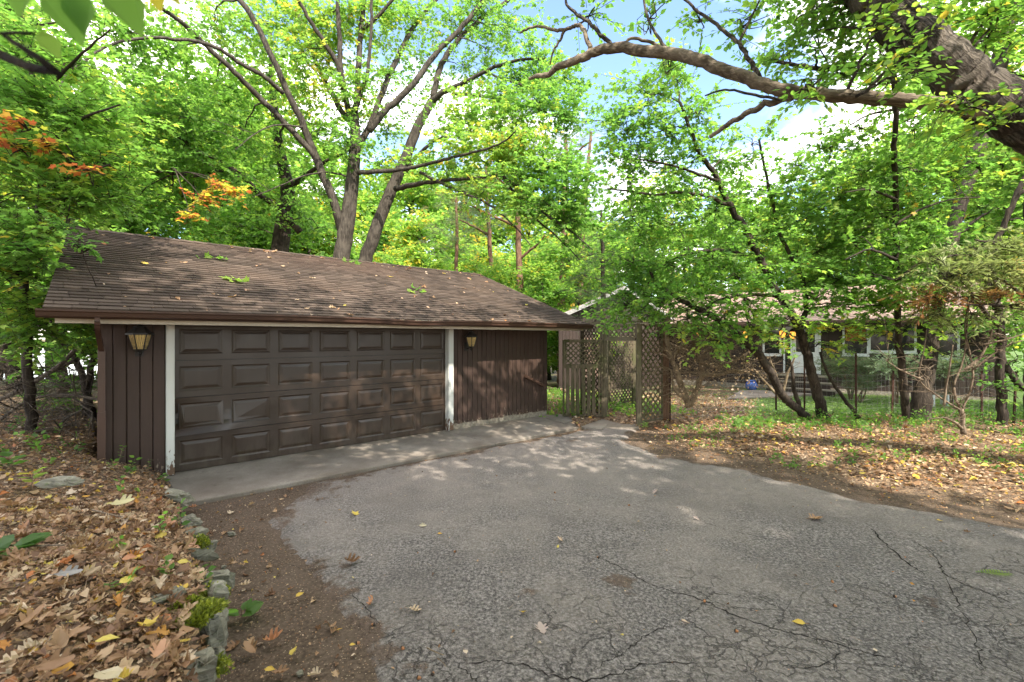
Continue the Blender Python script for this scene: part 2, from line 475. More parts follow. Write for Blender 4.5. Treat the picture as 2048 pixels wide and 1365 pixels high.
def asphalt_mat():
    m = M('worn_asphalt')
    v = m.coord('Object')
    edge = m.attr('edge'); far = m.attr('smooth_zone'); dirtz = m.attr('dirt')
    # stones in the binder, three sizes
    def specks(scale, lo, hi, share):
        vd = m.voro(v, scale); vc = m.voro(v, scale, 'F1', 'Color')
        s = m.node('ShaderNodeSeparateColor'); m.k.new(vc, s.inputs[0])
        return m.math('MULTIPLY', m.mr(vd, hi, lo), m.math('GREATER_THAN', s.outputs[0], 1 - share)), s.outputs[1]
    s1, t1 = specks(34, .22, .36, .34); s2, t2 = specks(70, .25, .42, .45); s3, t3 = specks(16, .10, .20, .16)
    fine = m.noise(v, 42, 6, 0.75); mid = m.noise(v, 9, 6, 0.65); big = m.noise(v, 0.8, 5, 0.6)
    base = m.ramp(fine, [(0.37, (0.030, 0.0275, 0.025)), (0.5, (0.128, 0.117, 0.106)), (0.62, (0.270, 0.249, 0.226))])
    col = base
    col = m.mix(m.math('MULTIPLY', s2, 0.75), col, m.mix(t2, (0.060, 0.055, 0.050), (0.27, 0.25, 0.22)))
    col = m.mix(m.math('MULTIPLY', s1, 0.80), col, m.mix(t1, (0.055, 0.050, 0.046), (0.34, 0.315, 0.275)))
    col = m.mix(m.math('MULTIPLY', s3, 0.70), col, m.mix(t3, (0.10, 0.09, 0.08), (0.42, 0.39, 0.34)))
    stone = m.math('MAXIMUM', s1, s2)
    col = m.mix(m.mr(big, 0.42, 0.62, 0, 0.5), col, (0.225, 0.200, 0.170))
    col = m.mix(m.mr(m.noise(v, 0.55, 6, 0.65, 1.0), 0.50, 0.66, 0, 0.40), col, (0.085, 0.077, 0.069))
    col = m.mix(m.mr(m.noise(v, 2.3, 6, 0.7), 0.5, 0.70, 0, 0.45), col, (0.090, 0.081, 0.072))
    col = m.mix(m.mr(mid, 0.52, 0.74, 0, 0.30), col, (0.140, 0.116, 0.092))
    sm = m.math('MULTIPLY', far, m.mr(m.noise(v, 1.7, 5), 0.3, 0.62, 0.15, 0.62))
    col = m.mix(sm, col, (0.215, 0.188, 0.160))
    # crazing cracks
    wv = m.node('ShaderNodeVectorMath', operation='ADD')
    nz = m.noise(v, 3.0, 4, 0.6, 0, 'Color')
    sc2 = m.node('ShaderNodeVectorMath', operation='SCALE'); m.k.new(nz, sc2.inputs[0]); sc2.inputs['Scale'].default_value = 0.45
    m.k.new(v, wv.inputs[0]); m.k.new(sc2.outputs[0], wv.inputs[1])
    c1 = m.voro(wv.outputs[0], 2.6, 'DISTANCE_TO_EDGE'); c2 = m.voro(wv.outputs[0], 6.5, 'DISTANCE_TO_EDGE')
    zone = m.attr('crack')
    k1 = m.math('MULTIPLY', m.mr(c1, 0.016, 0.003), m.mr(m.math('ADD', zone, m.mr(m.noise(v, 0.9, 3), 0.3, 0.7, -0.4, 0.4)), 0.45, 0.75))
    k2 = m.math('MULTIPLY', m.mr(c2, 0.045, 0.008), m.mr(m.math('ADD', zone, m.mr(m.noise(v, 1.6, 3), 0.3, 0.7, -0.5, 0.5)), 0.70, 1.0))
    crack = m.math('MAXIMUM', k1, m.math('MULTIPLY', k2, 0.75))
    col = m.mix(m.math('MULTIPLY', crack, 0.62), col, (0.032, 0.027, 0.023))
    soil, sh = soil_nodes(m, v)
    # soil creeping over the broken edge
    en = m.math('ADD', edge, m.mr(m.noise(v, 2.6, 6, 0.7), 0.25, 0.75, -0.42, 0.42, False))
    f = m.mr(en, 0.22, 0.02)
    f = m.math('MAXIMUM', f, m.mr(m.math('ADD', dirtz, m.mr(m.noise(v, 4.5, 6, 0.7), 0.3, 0.7, -0.5, 0.5, False)), 0.55, 0.85, 0, 0.85))
    col = m.mix(f, col, soil)
    col = m.mix(1.0, col, (1.15, 1.11, 1.105), 'MULTIPLY')
    h = m.math('ADD', m.math('MULTIPLY', stone, 0.6), m.math('MULTIPLY', fine, 0.9))
    h = m.math('SUBTRACT', h, m.math('MULTIPLY', crack, 1.5))
    h = m.math('ADD', h, m.math('MULTIPLY', f, m.math('MULTIPLY', sh, 0.8)))
    return m.fin(col, 0.88, m.bump(h, 1.0, 0.018), 0.25)
ASPHALT = asphalt_mat()

def concrete_mat():
    m = M('apron_concrete')
    v = m.coord('Object')
    a = m.noise(v, 1.4, 6, 0.6); b = m.noise(v, 55, 5, 0.7); c = m.noise(v, 6, 5, 0.7)
    col = m.ramp(a, [(0.3, (0.145, 0.116, 0.090)), (0.55, (0.23, 0.195, 0.158)), (0.75, (0.31, 0.272, 0.226))])
    col = m.mix(m.mr(b, 0.4, 0.7, 0, 0.4), col, (0.10, 0.08, 0.06))
    col = m.mix(m.mr(c, 0.55, 0.75, 0, 0.5), col, (0.09, 0.068, 0.048))
    return m.fin(col, 0.9, m.bump(b, 0.4, 0.004), 0.25)
CONCRETE = concrete_mat()

def ground_mat():
    m = M('forest_ground')
    v = m.coord('Object')
    soil, sh = soil_nodes(m, v)
    a = m.voro(v, 26, 'F1', 'Color'); s = m.node('ShaderNodeSeparateColor'); m.k.new(a, s.inputs[0])
    lit_ = m.ramp(s.outputs[0], [(0, (0.07, 0.042, 0.025)), (0.4, (0.16, 0.095, 0.055)), (0.7, (0.28, 0.18, 0.10)), (1, (0.42, 0.30, 0.19))])
    col = m.mix(m.attr('litter'), soil, m.mix(m.mr(m.noise(v, 30, 4), 0.35, 0.65), lit_, soil))
    g = m.noise(v, 9, 6, 0.7)
    gr = m.ramp(g, [(0.3, (0.035, 0.06, 0.015)), (0.5, (0.075, 0.13, 0.03)), (0.7, (0.13, 0.19, 0.05))])
    gm = m.math('ADD', m.attr('lawn'), m.mr(m.noise(v, 2, 5), 0.3, 0.7, -0.3, 0.3))
    col = m.mix(m.mr(gm, 0.4, 0.7), col, gr)
    return m.fin(col, 0.95, m.bump(sh, 0.8, 0.02), 0.15)
GROUND = ground_mat()

# ------------------------------------------------------------------ terrain
GO = np.array([-4.763, 6.421, 0.0]); U3 = np.array([0.750, 0.6614, 0.0]); N3 = np.array([-0.6614, 0.750, 0.0]); Z3 = np.array([0, 0, 1.0])
def G(u, n, z=0.0):
    """garage frame: u along the door wall, n towards the back"""
    return GO + U3 * u + N3 * n + Z3 * z
def wall_u(px, n=0.0):
    k = (px - 1024.0) / FOC; p = G(0, n)
    return (k * p[1] - p[0]) / (U3[0] - k * U3[1])
GW = 4.565

BERM = [(*G(-0.80, 9)[:2], 0.12), (*G(-0.80, -0.02)[:2], 0.42), (*G(-0.16, -0.05)[:2], 0.05), (-4.45, 5.93, 0.05), (-3.42, 4.70, 0.15),
        (-2.52, 3.685, 0.25), (-1.80, 2.79, 0.33), (-1.36, 2.04, 0.38), (-1.0, 1.0, 0.40), (-0.7, -4.0, 0.40)]
BE = np.array(BERM)
BPOLY = np.vstack([BE[:, :2], [(-40, -4.0), (-40, 18)]])
def inside(poly, x, y):
    r = np.zeros(x.shape, bool); j = len(poly) - 1
    for i in range(len(poly)):
        xi, yi = poly[i]; xj, yj = poly[j]
        c = ((yi > y) != (yj > y)) & (x < (xj - xi) * (y - yi) / ((yj - yi) + 1e-12) + xi)
        r ^= c; j = i
    return r
def pl_dist(line, x, y, val=None):
    """distance to an open polyline, and the interpolated third column"""
    best = np.full(x.shape, 1e9); bv = np.zeros(x.shape)
    for a, b in zip(line[:-1], line[1:]):
        dx, dy = b[0] - a[0], b[1] - a[1]
        t = np.clip(((x - a[0]) * dx + (y - a[1]) * dy) / (dx * dx + dy * dy), 0, 1)
        d = np.hypot(x - a[0] - t * dx, y - a[1] - t * dy)
        m = d < best
        best = np.where(m, d, best)
        if val is not None: bv = np.where(m, a[2] + (b[2] - a[2]) * t, bv)
    return (best, bv) if val is not None else best
def sstep(x, a, b):
    t = np.clip((x - a) / (b - a), 0, 1)
    return t * t * (3 - 2 * t)
def vnoise(x, y, s, seed=0):
    """cheap smooth value noise on arrays"""
    r = np.random.default_rng(seed); tab = r.random((64, 64))
    xs, ys = x / s, y / s
    xi, yi = np.floor(xs).astype(int), np.floor(ys).astype(int)
    fx, fy = xs - xi, ys - yi
    fx = fx * fx * (3 - 2 * fx); fy = fy * fy * (3 - 2 * fy)
    g = lambda a, b: tab[a % 64, b % 64]
    return (g(xi, yi) * (1 - fx) + g(xi + 1, yi) * fx) * (1 - fy) + (g(xi, yi + 1) * (1 - fx) + g(xi + 1, yi + 1) * fx) * fy

RIGHT_EDGE = [gp(*q)[:2] for q in ((1282, 860, -.07), (1262, 880, -.07), (1330, 908, -.07), (1500, 937, -.07), (1600, 962, -.07), (1720, 992, -.07),
                                   (1850, 1014, -.07), (2048, 1052, -.07))] + [np.array([8.2, 3.6]), np.array([12, 1.0])]
LEFT_EDGE = [gp(*q)[:2] for q in ((720, 1365, -.07), (690, 1262, -.07), (612, 1172, -.07), (545, 1100, -.07), (520, 1040, -.07))]
AP_L, AP_R = np.array([-3.93, 5.40]), np.array([1.52, 10.06])
DPOLY = np.array(list(RIGHT_EDGE) + [np.array([12, -6.0]), np.array([-0.2, -6.0]), np.array([-0.45, 1.0])] + LEFT_EDGE +
                 [AP_L * 0.80 + AP_R * 0.20, AP_R + [0.02, -0.0], np.array([2.2, 11.1])])
BANK = np.array([(p[0], p[1]) for p in RIGHT_EDGE])

def gz(x, y):
    x = np.asarray(x, float); y = np.asarray(y, float)
    z = np.full(np.broadcast(x, y).shape, -0.10)
    z = z - 0.30 * sstep(y, 11.5, 18) * sstep(x, 0.0, 5)
    z = z - 1.6 * sstep(y, 17, 45) * (1 - sstep(x, 2, 14)) - 0.35 * sstep(y, 25, 60)
    inb = inside(BPOLY, x, y); d, t = pl_dist(BE, x, y, True)
    fade = 1 - sstep(y, 8.5, 15)
    # the height of the edge, blended smoothly between neighbouring stretches
    sw = np.zeros(z.shape); st = np.zeros(z.shape)
    for a, b in zip(BE[1:-1], BE[2:]):
        for q in np.linspace(0, 1, 7):
            c = a + (b - a) * q; w_ = 1.0 / ((x - c[0]) ** 2 + (y - c[1]) ** 2 + 0.03) ** 1.5
            sw += w_; st += w_ * c[2]
    t = st / sw
    h = (t * sstep(d, 0.0, 0.11) + 0.28 * (1 - np.exp(-d / 0.9)) + 0.05 * np.minimum(d, 6)) * (0.25 + 0.75 * fade) + 0.10
    lump = (vnoise(x, y, 0.55, 3) - 0.5) * 0.09 + (vnoise(x, y, 0.21, 4) - 0.5) * 0.05
    z = np.where(inb, z + h + lump * sstep(d, 0.05, 0.6), z)
    # the bank right of the drive
    db = pl_dist(BANK, x, y); right = ~inside(DPOLY, x, y) & (x > 1.4) & (y < 12.5)
    z = np.where(right, z + 0.16 * sstep(db, 0.0, 2.2) * (1 - sstep(y, 10.8, 12.4)) + (vnoise(x, y, 0.5, 5) - 0.5) * 0.07 * sstep(db, 0.1, 0.8), z)
    return z

def axis(fine, a, b, outs):
    inner = np.arange(a, b + 1e-6, fine)
    lo = [a]; hi = [inner[-1]]; s = fine
    while hi[-1] < outs:
        s *= 1.22; hi.append(hi[-1] + s); lo.append(lo[-1] - s)
    return np.array(sorted(lo[1:]) + list(inner) + hi[1:])
gx, gy = axis(0.055, -8.5, 8.5, 900), axis(0.055, 0.8, 12.5, 900)
XX, YY = np.meshgrid(gx, gy)
ZZ = gz(XX, YY)
inb = inside(BPOLY, XX, YY); bd = pl_dist(BE, XX, YY)
rb = (~inside(DPOLY, XX, YY)) & (XX > 1.4) & (YY < 13)
rd = pl_dist(BANK, XX, YY)
litter = np.where(inb, sstep(bd, 0.02, 0.15), 0.0)
litter = np.where(rb, 0.15 + 0.85 * sstep(rd, 0.25, 1.0), litter)
litter = np.where((YY > 9) & ~rb, 0.8, litter)
lawn = sstep(YY - 0.12 * XX, 9.9, 10.7) * sstep(XX - 0.50 * YY, 0.0, 0.9)
lawn = np.maximum(lawn, 0.45 * sstep(YY, 15, 18))
mb = MB()
ny, nx = XX.shape
idx = np.arange(nx * ny).reshape(ny, nx)
mb.addarr(np.stack([XX, YY, ZZ], -1), np.stack([idx[:-1, :-1], idx[:-1, 1:], idx[1:, 1:], idx[1:, :-1]], -1).reshape(-1, 4), 0.5)
ground = mb.build('ground', GROUND, org=(0, 0, 0), smooth=True, kind='structure', label='leaf strewn woodland soil and lawn around the driveway')
for nm, arr in (('litter', litter), ('lawn', lawn)):
    a = ground.data.attributes.new(nm, 'FLOAT', 'POINT'); a.data.foreach_set('value', arr.astype(np.float32).ravel())

# the worn asphalt drive, a ragged sheet over the soil
s_ = 0.05
dx = np.arange(-4.2, 12.0, s_); dy = np.arange(-5.9, 11.2, s_)
dx = dx[dx < 8.6]
DX, DY = np.meshgrid(dx, dy)
keep_pt = inside(DPOLY, DX, DY)
dl = np.vstack([DPOLY, DPOLY[:1]])
dd = pl_dist(dl, DX, DY)
rag = (vnoise(DX, DY, 0.33, 11) - 0.4) * 0.22 + (vnoise(DX, DY, 0.09, 12) - 0.5) * 0.10
keep = keep_pt & (dd > np.maximum(rag, 0.0))
id2 = np.arange(DX.size).reshape(DX.shape)
k4 = keep[:-1, :-1] & keep[:-1, 1:] & keep[1:, 1:] & keep[1:, :-1]
q = np.stack([id2[:-1, :-1], id2[:-1, 1:], id2[1:, 1:], id2[1:, :-1]], -1)[k4]
used, inv = np.unique(q.ravel(), return_inverse=True)
dpts = np.stack([DX.ravel(), DY.ravel(), -0.075 + (vnoise(DX, DY, 0.9, 13) - 0.5).ravel() * 0.03 + (vnoise(DX, DY, 0.28, 14) - 0.5).ravel() * 0.010], -1)[used]
def drive_z(x, y):
    x = np.asarray(x, float); y = np.asarray(y, float)
    return -0.075 + (vnoise(x, y, 0.9, 13) - 0.5) * 0.03 + (vnoise(x, y, 0.28, 14) - 0.5) * 0.010
dpts[:, 2] -= 0.05 * (1 - sstep(np.maximum(dd.ravel()[used] - np.maximum(rag.ravel()[used], 0), 0), 0.0, 0.16))
mb = MB(); mb.addarr(dpts, inv.reshape(-1, 4), 0.5)
drive = mb.build('driveway', ASPHALT, org=(0, 0, 0), smooth=True, kind='structure', label='cracked grey asphalt driveway in front of the garage')
vx, vy = dpts[:, 0], dpts[:, 1]
dirt = np.zeros(len(vx))
for (px, py, r, a) in ((480, 1010, .75, 1.1), (620, 980, .55, .9), (760, 940, .5, .7), (650, 1180, .3, .9), (690, 1130, .15, .7), (1245, 1165, .2, .9), (1045, 1180, .14, .8),
                       (770, 1300, .12, .9), (1790, 1130, .2, .6), (1870, 1210, .2, .6), (1900, 1300, .2, .5), (1330, 1190, .1, .6), (900, 1060, .25, .45), (1290, 880, .5, .8), (1140, 880, .3, .6), (960, 905, .3, .7)):
    p = gp(px, py, -0.07); dirt = np.maximum(dirt, a * np.exp(-((vx - p[0]) ** 2 + (vy - p[1]) ** 2) / r ** 2))
dirt = np.maximum(dirt, 0.75 * np.exp(-(pl_dist([AP_L, AP_R], vx, vy) / 0.22) ** 2))
crack = np.clip((4.6 - vy) / 1.8, 0, 1) * 0.75 + np.clip((vx - 1.0) / 2.5, 0, 1) * np.clip((6.2 - vy) / 2.5, 0, 1) * 0.35
for nm, arr in (('edge', dd.ravel()[used]), ('smooth_zone', sstep(vy, 4.2, 6.5)), ('dirt', dirt), ('crack', crack)):
    a = drive.data.attributes.new(nm, 'FLOAT', 'POINT'); a.data.foreach_set('value', arr.astype(np.float32))

# the long open cracks, thin dark ribbons lying in the surface
CRACK = plain('crack_soil', (0.018, 0.015, 0.013), 0.95, 0.1, 0, 0.4, 60)
def crack_line(pxs, w, seed):
    r = np.random.default_rng(seed)
    p = smooth_line([gp(a, b, -0.07) for a, b in pxs], 10)
    tt = np.gradient(p, axis=0)[:, :2]; tt /= np.linalg.norm(tt, axis=1, keepdims=True)
    s = np.stack([-tt[:, 1], tt[:, 0]], 1)
    off = np.cumsum(r.standard_normal(len(p))) * 0.006; off -= np.linspace(0, off[-1], len(p)); off += r.standard_normal(len(p)) * 0.007
    c = p[:, :2] + s * off[:, None]
    ww = w * (0.35 + r.random(len(p))) * np.minimum(1, np.minimum(np.arange(len(p)), np.arange(len(p))[::-1]) / 4 + 0.1)
    L, R = c + s * ww[:, None] / 2, c - s * ww[:, None] / 2
    v = np.zeros((2 * len(p), 3)); v[0::2, :2] = L; v[1::2, :2] = R
    v[:, 2] = drive_z(v[:, 0], v[:, 1]) + 0.0025
    f = [(2 * i, 2 * i + 1, 2 * i + 3, 2 * i + 2) for i in range(len(p) - 1)]
    m = MB(); m.addarr(v, f, 0.3)
    return m
for i, (l, w) in enumerate((
        ([(1195, 1108), (1255, 1140), (1310, 1170), (1405, 1198), (1500, 1240), (1600, 1275), (1700, 1300), (1800, 1322)], .009),
        ([(1740, 1055), (1770, 1085), (1810, 1120), (1850, 1150)], .014), ([(1820, 1080), (1870, 1110), (1895, 1150), (1960, 1180), (2040, 1215)], .010),
        ([(930, 1325), (985, 1320), (1050, 1330), (1120, 1350), (1200, 1348), (1300, 1322), (1400, 1320)], .009),
        ([(1190, 1340), (1245, 1310), (1290, 1275), (1345, 1240)], .006), ([(1560, 1330), (1620, 1340), (1700, 1300)], .006),
        ([(905, 1318), (940, 1345), (960, 1365)], .008), ([(1400, 1040), (1450, 1055), (1490, 1068), (1560, 1085)], .006),
        ([(1330, 1130), (1420, 1150), (1470, 1172), (1560, 1200)], .004), ([(560, 1125), (620, 1135), (700, 1125)], .005),
        ([(700, 1180), (725, 1220), (765, 1250)], .006), ([(1890, 1150), (1920, 1210), (1955, 1290), (1970, 1350)], .007))):
    crack_line(l, w, 40 + i).build('crack', CRACK, parent=drive, kind='stuff')

# concrete apron: two slabs with a joint
def slab(name, corners, ztop, thick, parent=None, **kw):
    m = MB(); n = len(corners)
    ztop = np.broadcast_to(np.asarray(ztop, float), (n,))
    b = 0.012
    c = np.array(corners, float); cen = c.mean(0)
    inn = c + norm(cen - c) * b * 1.6
    v = [(*p, z - thick) for p, z in zip(c, ztop)] + [(*p, z - b) for p, z in zip(c, ztop)] + [(*p, z) for p, z in zip(inn, ztop)]
    f = [tuple(range(2 * n, 3 * n))]
    for i in range(n):
        j = (i + 1) % n
        f += [(i, j, n + j, n + i), (n + i, n + j, 2 * n + j, 2 * n + i)]
    m.add(v, f)
    return m.build(name, CONCRETE, parent=parent, **kw)
j0, j1 = G(4.50, 0.10)[:2], AP_L + (AP_R - AP_L) * 0.665
back_l, back_r = G(-0.12, 0.14)[:2], G(7.55, 0.05)[:2]
g_ = norm(AP_R - AP_L) * 0.006
apron = slab('concrete_apron', [AP_L, j1 - g_, j0 - g_, back_l], [-0.045, -0.045, 0, 0], 0.25, org=(0, 0, 0), kind='structure', label='stained concrete apron along the garage front')
slab('slab', [j1 + g_, AP_R, back_r + np.array([.35, -.25]), back_r, j0 + g_], [-0.045, -0.035, 0, 0, 0], 0.25, parent=apron)
# paving slabs and path by the gate
def paver(pxs, z, seed):
    c = [gp(a, b, z)[:2] for a, b in pxs]
    return slab('paving_slab', c, z, 0.12, label=('low grey paving slab beside the garage corner', 'low grey paving slab under the open gate')[seed], cat='paving slab')
paver([(1090, 836), (1128, 846), (1160, 838), (1120, 828)], 0.00, 0)
paver([(1128, 849), (1205, 858), (1215, 848), (1150, 839)], -0.035, 1)
slab('path', [np.array(p) for p in ((1.60, 10.02), (2.80, 9.98), (2.86, 10.35), (2.3, 11.2), (1.75, 10.9))], -0.052, 0.1, org=(0, 0, 0), kind='structure', label='grey path leading through the lattice gateway')

# the lake glimpsed through the trees
m = M('lake_water'); LAKE = m.fin((0.03, 0.05, 0.06), 0.12, m.bump(m.noise(m.coord('Object'), 1.5, 4), 0.2, 0.05), 0.6)
mb = MB(); mb.add([(-160, 34, -1.55), (-9, 34, -1.55), (-9, 150, -1.55), (-160, 150, -1.55)], [(0, 1, 2, 3)])
mb.build('lake', LAKE, org=(-80, 90, -1.55), kind='structure', label='pale lake glimpsed through the trees')

# ------------------------------------------------------------------ garage
gar = empty('garage', G(0, 0, 0), 'low brown double garage with panelled door and shingled gable roof', 'garage')
def gbox(u0, u1, n0, n1, z0, z1, mb_=None, tone=0.5):
    m = mb_ or MB()
    m.box(G((u0 + u1) / 2, (n0 + n1) / 2, (z0 + z1) / 2), U3 * (u1 - u0) / 2, N3 * (n1 - n0) / 2, Z3 * (z1 - z0) / 2, tone)
    return m
UL, UR = -0.79, 7.53
DEPTH = 7.85
RZ, RN = 3.99, 3.924
# sheathing behind the boards, one part per wall
for (a, b, c, d, z0, z1) in ((UL + .02, -0.09, 0.03, 0.12, -0.1, 2.22), (GW + 0.12, UR - .02, 0.03, 0.12, -0.1, 2.22)):
    gbox(a, b, c, d, z0, z1).build('wall', SIDING, parent=gar)
gbox(UL + .02, UR - .02, DEPTH - .1, DEPTH, -0.8, 2.22).build('wall', SIDING, parent=gar)
for a in (UL, UR - .1):
    m = gbox(a + .002, a + .098, 0.122, DEPTH - .102, -0.8, 2.2)
    m.build('wall', SIDING, parent=gar)
    m = MB(); tri = [(0.0, 2.2), (DEPTH, 2.2), (RN, RZ - 0.16)]
    v = [G(a + e, n, z) for e in (0.01, 0.09) for n, z in tri]
    m.add(v, [(0, 2, 1), (3, 4, 5), (0, 1, 4, 3), (1, 2, 5, 4), (2, 0, 3, 5)]); m.build('gable_wall', SIDING, parent=gar)
gbox(-0.09, GW + 0.12, 0.06, 0.16, 2.132, 2.22).build('lintel', BROWN_TRIM, parent=gar)
# vertical boards
def boards(u0, u1, z0, z1, bw, seed):
    r = random.Random(seed); n = round((u1 - u0) / bw); bw = (u1 - u0) / n
    for i in range(n):
        a = u0 + i * bw; g = 0.0045; c = 0.006
        zb = z0 + r.uniform(-.012, .012); pr = r.uniform(-0.003, 0.003)
        m = MB(); v = []
        for z in (zb, z1):
            for uu, nn in ((a + g, 0.03), (a + g, c + pr), (a + g + c, pr), (a + bw - g - c, pr), (a + bw - g, c + pr), (a + bw - g, 0.03)):
                v.append(G(uu, nn - 0.004, z))
        f = [(i_, (i_ + 1) % 6, 6 + (i_ + 1) % 6, 6 + i_) for i_ in range(6)] + [tuple(range(5, -1, -1)), tuple(range(6, 12))]
        f = [tuple(reversed(q)) for q in f]
        m.add(v, f, r.random())
        m.build('siding_board', SIDING, parent=gar)
boards(UL, -0.10, 0.0, 2.20, 0.127, 1)
boards(GW + 0.125, UR, 0.115, 2.20, 0.127, 2)
gbox(GW + 0.13, UR - .01, 0.012, 0.16, -0.15, 0.135).build('foundation', FOUND, parent=gar)
gbox(UL + .01, -0.10, 0.012, 0.16, -0.2, 0.02).build('foundation', FOUND, parent=gar)
# white door posts and the inner stops
for a, b in ((-0.098, 0.0), (GW, GW + 0.122)):
    m = gbox(a, b, -0.045, 0.10, 0.004, 2.163)
    gbox(a + .012, b - .012, -0.052, -0.0445, 0.006, 2.128, m, 0.8)
    m.build('door_post', WHITE, parent=gar)
# fascia, soffit
gbox(-1.16, 8.30, -0.515, -0.475, 2.098, 2.225).build('fascia', CREAM, parent=gar)
gbox(-1.16, 8.30, -0.474, -0.056, 2.165, 2.180).build('soffit', CREAM, parent=gar)
# panelled door: four hinged sections, each with seven pressed panels
SH = 2.13 / 4
pitch = GW / 7
def dentf(si, u, z):
    """how far the bent skin stands out (towards the drive), metres"""
    if si != 1: return 0.0
    zl = z
    a = math.exp(-(u / 0.62) ** 2) * max(0.0, 1 - zl / 0.16) ** 0.8 * 0.15
    b = 0.018 * math.exp(-((u - 0.72) / 0.16) ** 2 - ((zl - 0.12) / 0.12) ** 2)
    c = -0.03 * math.exp(-(u / 0.28) ** 2 - ((zl - 0.30) / 0.16) ** 2)
    return a + b + c
for si in range(4):                                              # 0 = bottom section
    z0, z1 = si * SH + 0.006 + (0.004 if si == 0 else 0), (si + 1) * SH - 0.004
    pz0, pz1 = z0 + 0.082, z1 - 0.072
    us = [0.004]
    for k in range(7):
        c = (k + 0.5) * pitch; us += [c - 0.274, c + 0.274]
    us.append(GW - 0.004)
    usf = []
    for a, b in zip(us[:-1], us[1:]): usf += list(np.linspace(a, b, 5)[:-1])
    usf.append(us[-1])
    zsf = list(np.linspace(z0, pz0, 5)) + list(np.linspace(pz0, pz1, 6))[1:] + list(np.linspace(pz1, z1, 3))[1:]
    NB = 0.075
    lean = 0.004 * si
    r = random.Random(90 + si)
    def P(u, z, out=0.0):
        w = 0.002 * math.sin(u * 2.1 + si) + 0.0015 * math.sin(u * 5.3 + z * 7)
        return G(u, NB - out - dentf(si, u, z - z0) - w, z)
    m = MB(); v = []; nz = len(zsf)
    for u in usf:
        for z in zsf: v.append(P(u, z))
    f = []
    for i in range(len(usf) - 1):
        for j in range(nz - 1):
            um, zm = (usf[i] + usf[i + 1]) / 2, (zsf[j] + zsf[j + 1]) / 2
            k = int(um / pitch); c = (k + 0.5) * pitch
            if abs(um - c) < 0.274 and pz0 < zm < pz1: continue
            f.append((i * nz + j, (i + 1) * nz + j, (i + 1) * nz + j + 1, i * nz + j + 1))
    # returns at top and bottom edge
    nb = len(v)
    for u in usf: v.append(P(u, z0) + N3 * 0.04); v.append(P(u, z1) + N3 * 0.04)
    for i in range(len(usf) - 1):
        f.append((i * nz, nb + 2 * i, nb + 2 * i + 2, (i + 1) * nz)); f.append((i * nz + nz - 1, (i + 1) * nz + nz - 1, nb + 2 * i + 3, nb + 2 * i + 1))
    m.add(v, f)
    sec = m.build('door_section', DOOR, parent=gar, label='door section with its left lower corner bent outwards' if si == 1 else None)
    for k in range(7):
        c = (k + 0.5) * pitch
        m = MB(); v = []; f = []
        rings = [(0, 0.0), (0.006, 0.0005), (0.030, -0.0085), (0.036, -0.0085), (0.070, -0.001), (0.080, 0.0)]
        for ins, out in rings:
            for uu, z in ((c - 0.274 + ins, pz0 + ins), (c + 0.274 - ins, pz0 + ins), (c + 0.274 - ins, pz1 - ins), (c - 0.274 + ins, pz1 - ins)):
                v.append(P(uu, z, out))
        for q in range(len(rings) - 1):
            for e in range(4):
                f.append((4 * q + e, 4 * q + (e + 1) % 4, 4 * q + 4 + (e + 1) % 4, 4 * q + 4 + e))
        q = 4 * (len(rings) - 1); f.append((q, q + 1, q + 2, q + 3))
        m.add(v, f); m.build('raised_panel', DOOR, parent=sec)
gbox(0.002, GW - .002, 0.118, 0.14, 0.004, 2.128).build('door_back', DARK, parent=gar)
# roof deck
EN, EZ = -0.60, 2.262
def deck(n0, z0, n1, z1, name):
    m = MB(); a, b = -1.239, 8.42
    v = [G(u, n, z - t) for u in (a, b) for t in (0.11, 0.0) for n, z in ((n0, z0), (n1, z1))]
    m.add(v, [(0, 1, 3, 2), (4, 6, 7, 5), (2, 3, 7, 6), (0, 4, 5, 1), (0, 2, 6, 4), (1, 5, 7, 3)]); return m.build(name, BROWN_TRIM, parent=gar)
roof = deck(EN, EZ, RN, RZ, 'roof')
deck(RN + 0.002, RZ, 2 * RN - EN, EZ, 'rear_roof')
sl = np.array([RN - EN, RZ - EZ]); SLEN = np.linalg.norm(sl); sl /= SLEN
SD = N3 * sl[0] + Z3 * sl[1]; SNRM = -N3 * sl[1] + Z3 * sl[0]
def RP(u, s, h=0.0):
    sag = -0.012 * math.exp(-((u - 3.4) / 1.1) ** 2) * max(0, 1 - s / 1.2) - 0.018 * math.sin(max(0, min(1, (u + 1.2) / 9.6)) * math.pi) * (s / SLEN)
    return G(u, EN, EZ) + SD * s + SNRM * (h + sag + 0.002)
shl = []
r = random.Random(5)
EXPO = 0.138
rows = int(SLEN / EXPO) + 1
for row in range(rows):
    s0 = row * EXPO - 0.025
    s1 = min(s0 + EXPO + 0.05, SLEN)
    u = -1.245 - (0.15 if row % 2 else 0.0) - r.uniform(0, 0.1)
    while u < 8.425:
        w = r.choice((0.16, 0.22, 0.29, 0.30, 0.33)) + r.uniform(-.01, .01)
        a, b = max(u, -1.25), min(u + w - 0.005, 8.43)
        if b - a > 0.04:
            lift = r.uniform(0.0, 0.004); drop = r.choice((0, 0, 0, 0.006, -0.005))
            shl.append((a, b, s0 + drop, s1, lift, min(1, max(0, r.gauss(0.45, 0.22)))))
        u += w
def shingle(m, a, b, s0, s1, lift, tone):
    v = [RP(a, s0, 0.0), RP(b, s0, 0.0), RP(b, s1, 0.0), RP(a, s1, 0.0),
         RP(a, s0, 0.021 + lift * 1.6), RP(b, s0, 0.021 + lift), RP(b, s1, 0.004), RP(a, s1, 0.004)]
    m.add(v, [(0, 3, 2, 1), (4, 5, 6, 7), (0, 1, 5, 4), (1, 2, 6, 5), (2, 3, 7, 6), (3, 0, 4, 7)], tone)
camp = np.array([0, 0, CAM_H])
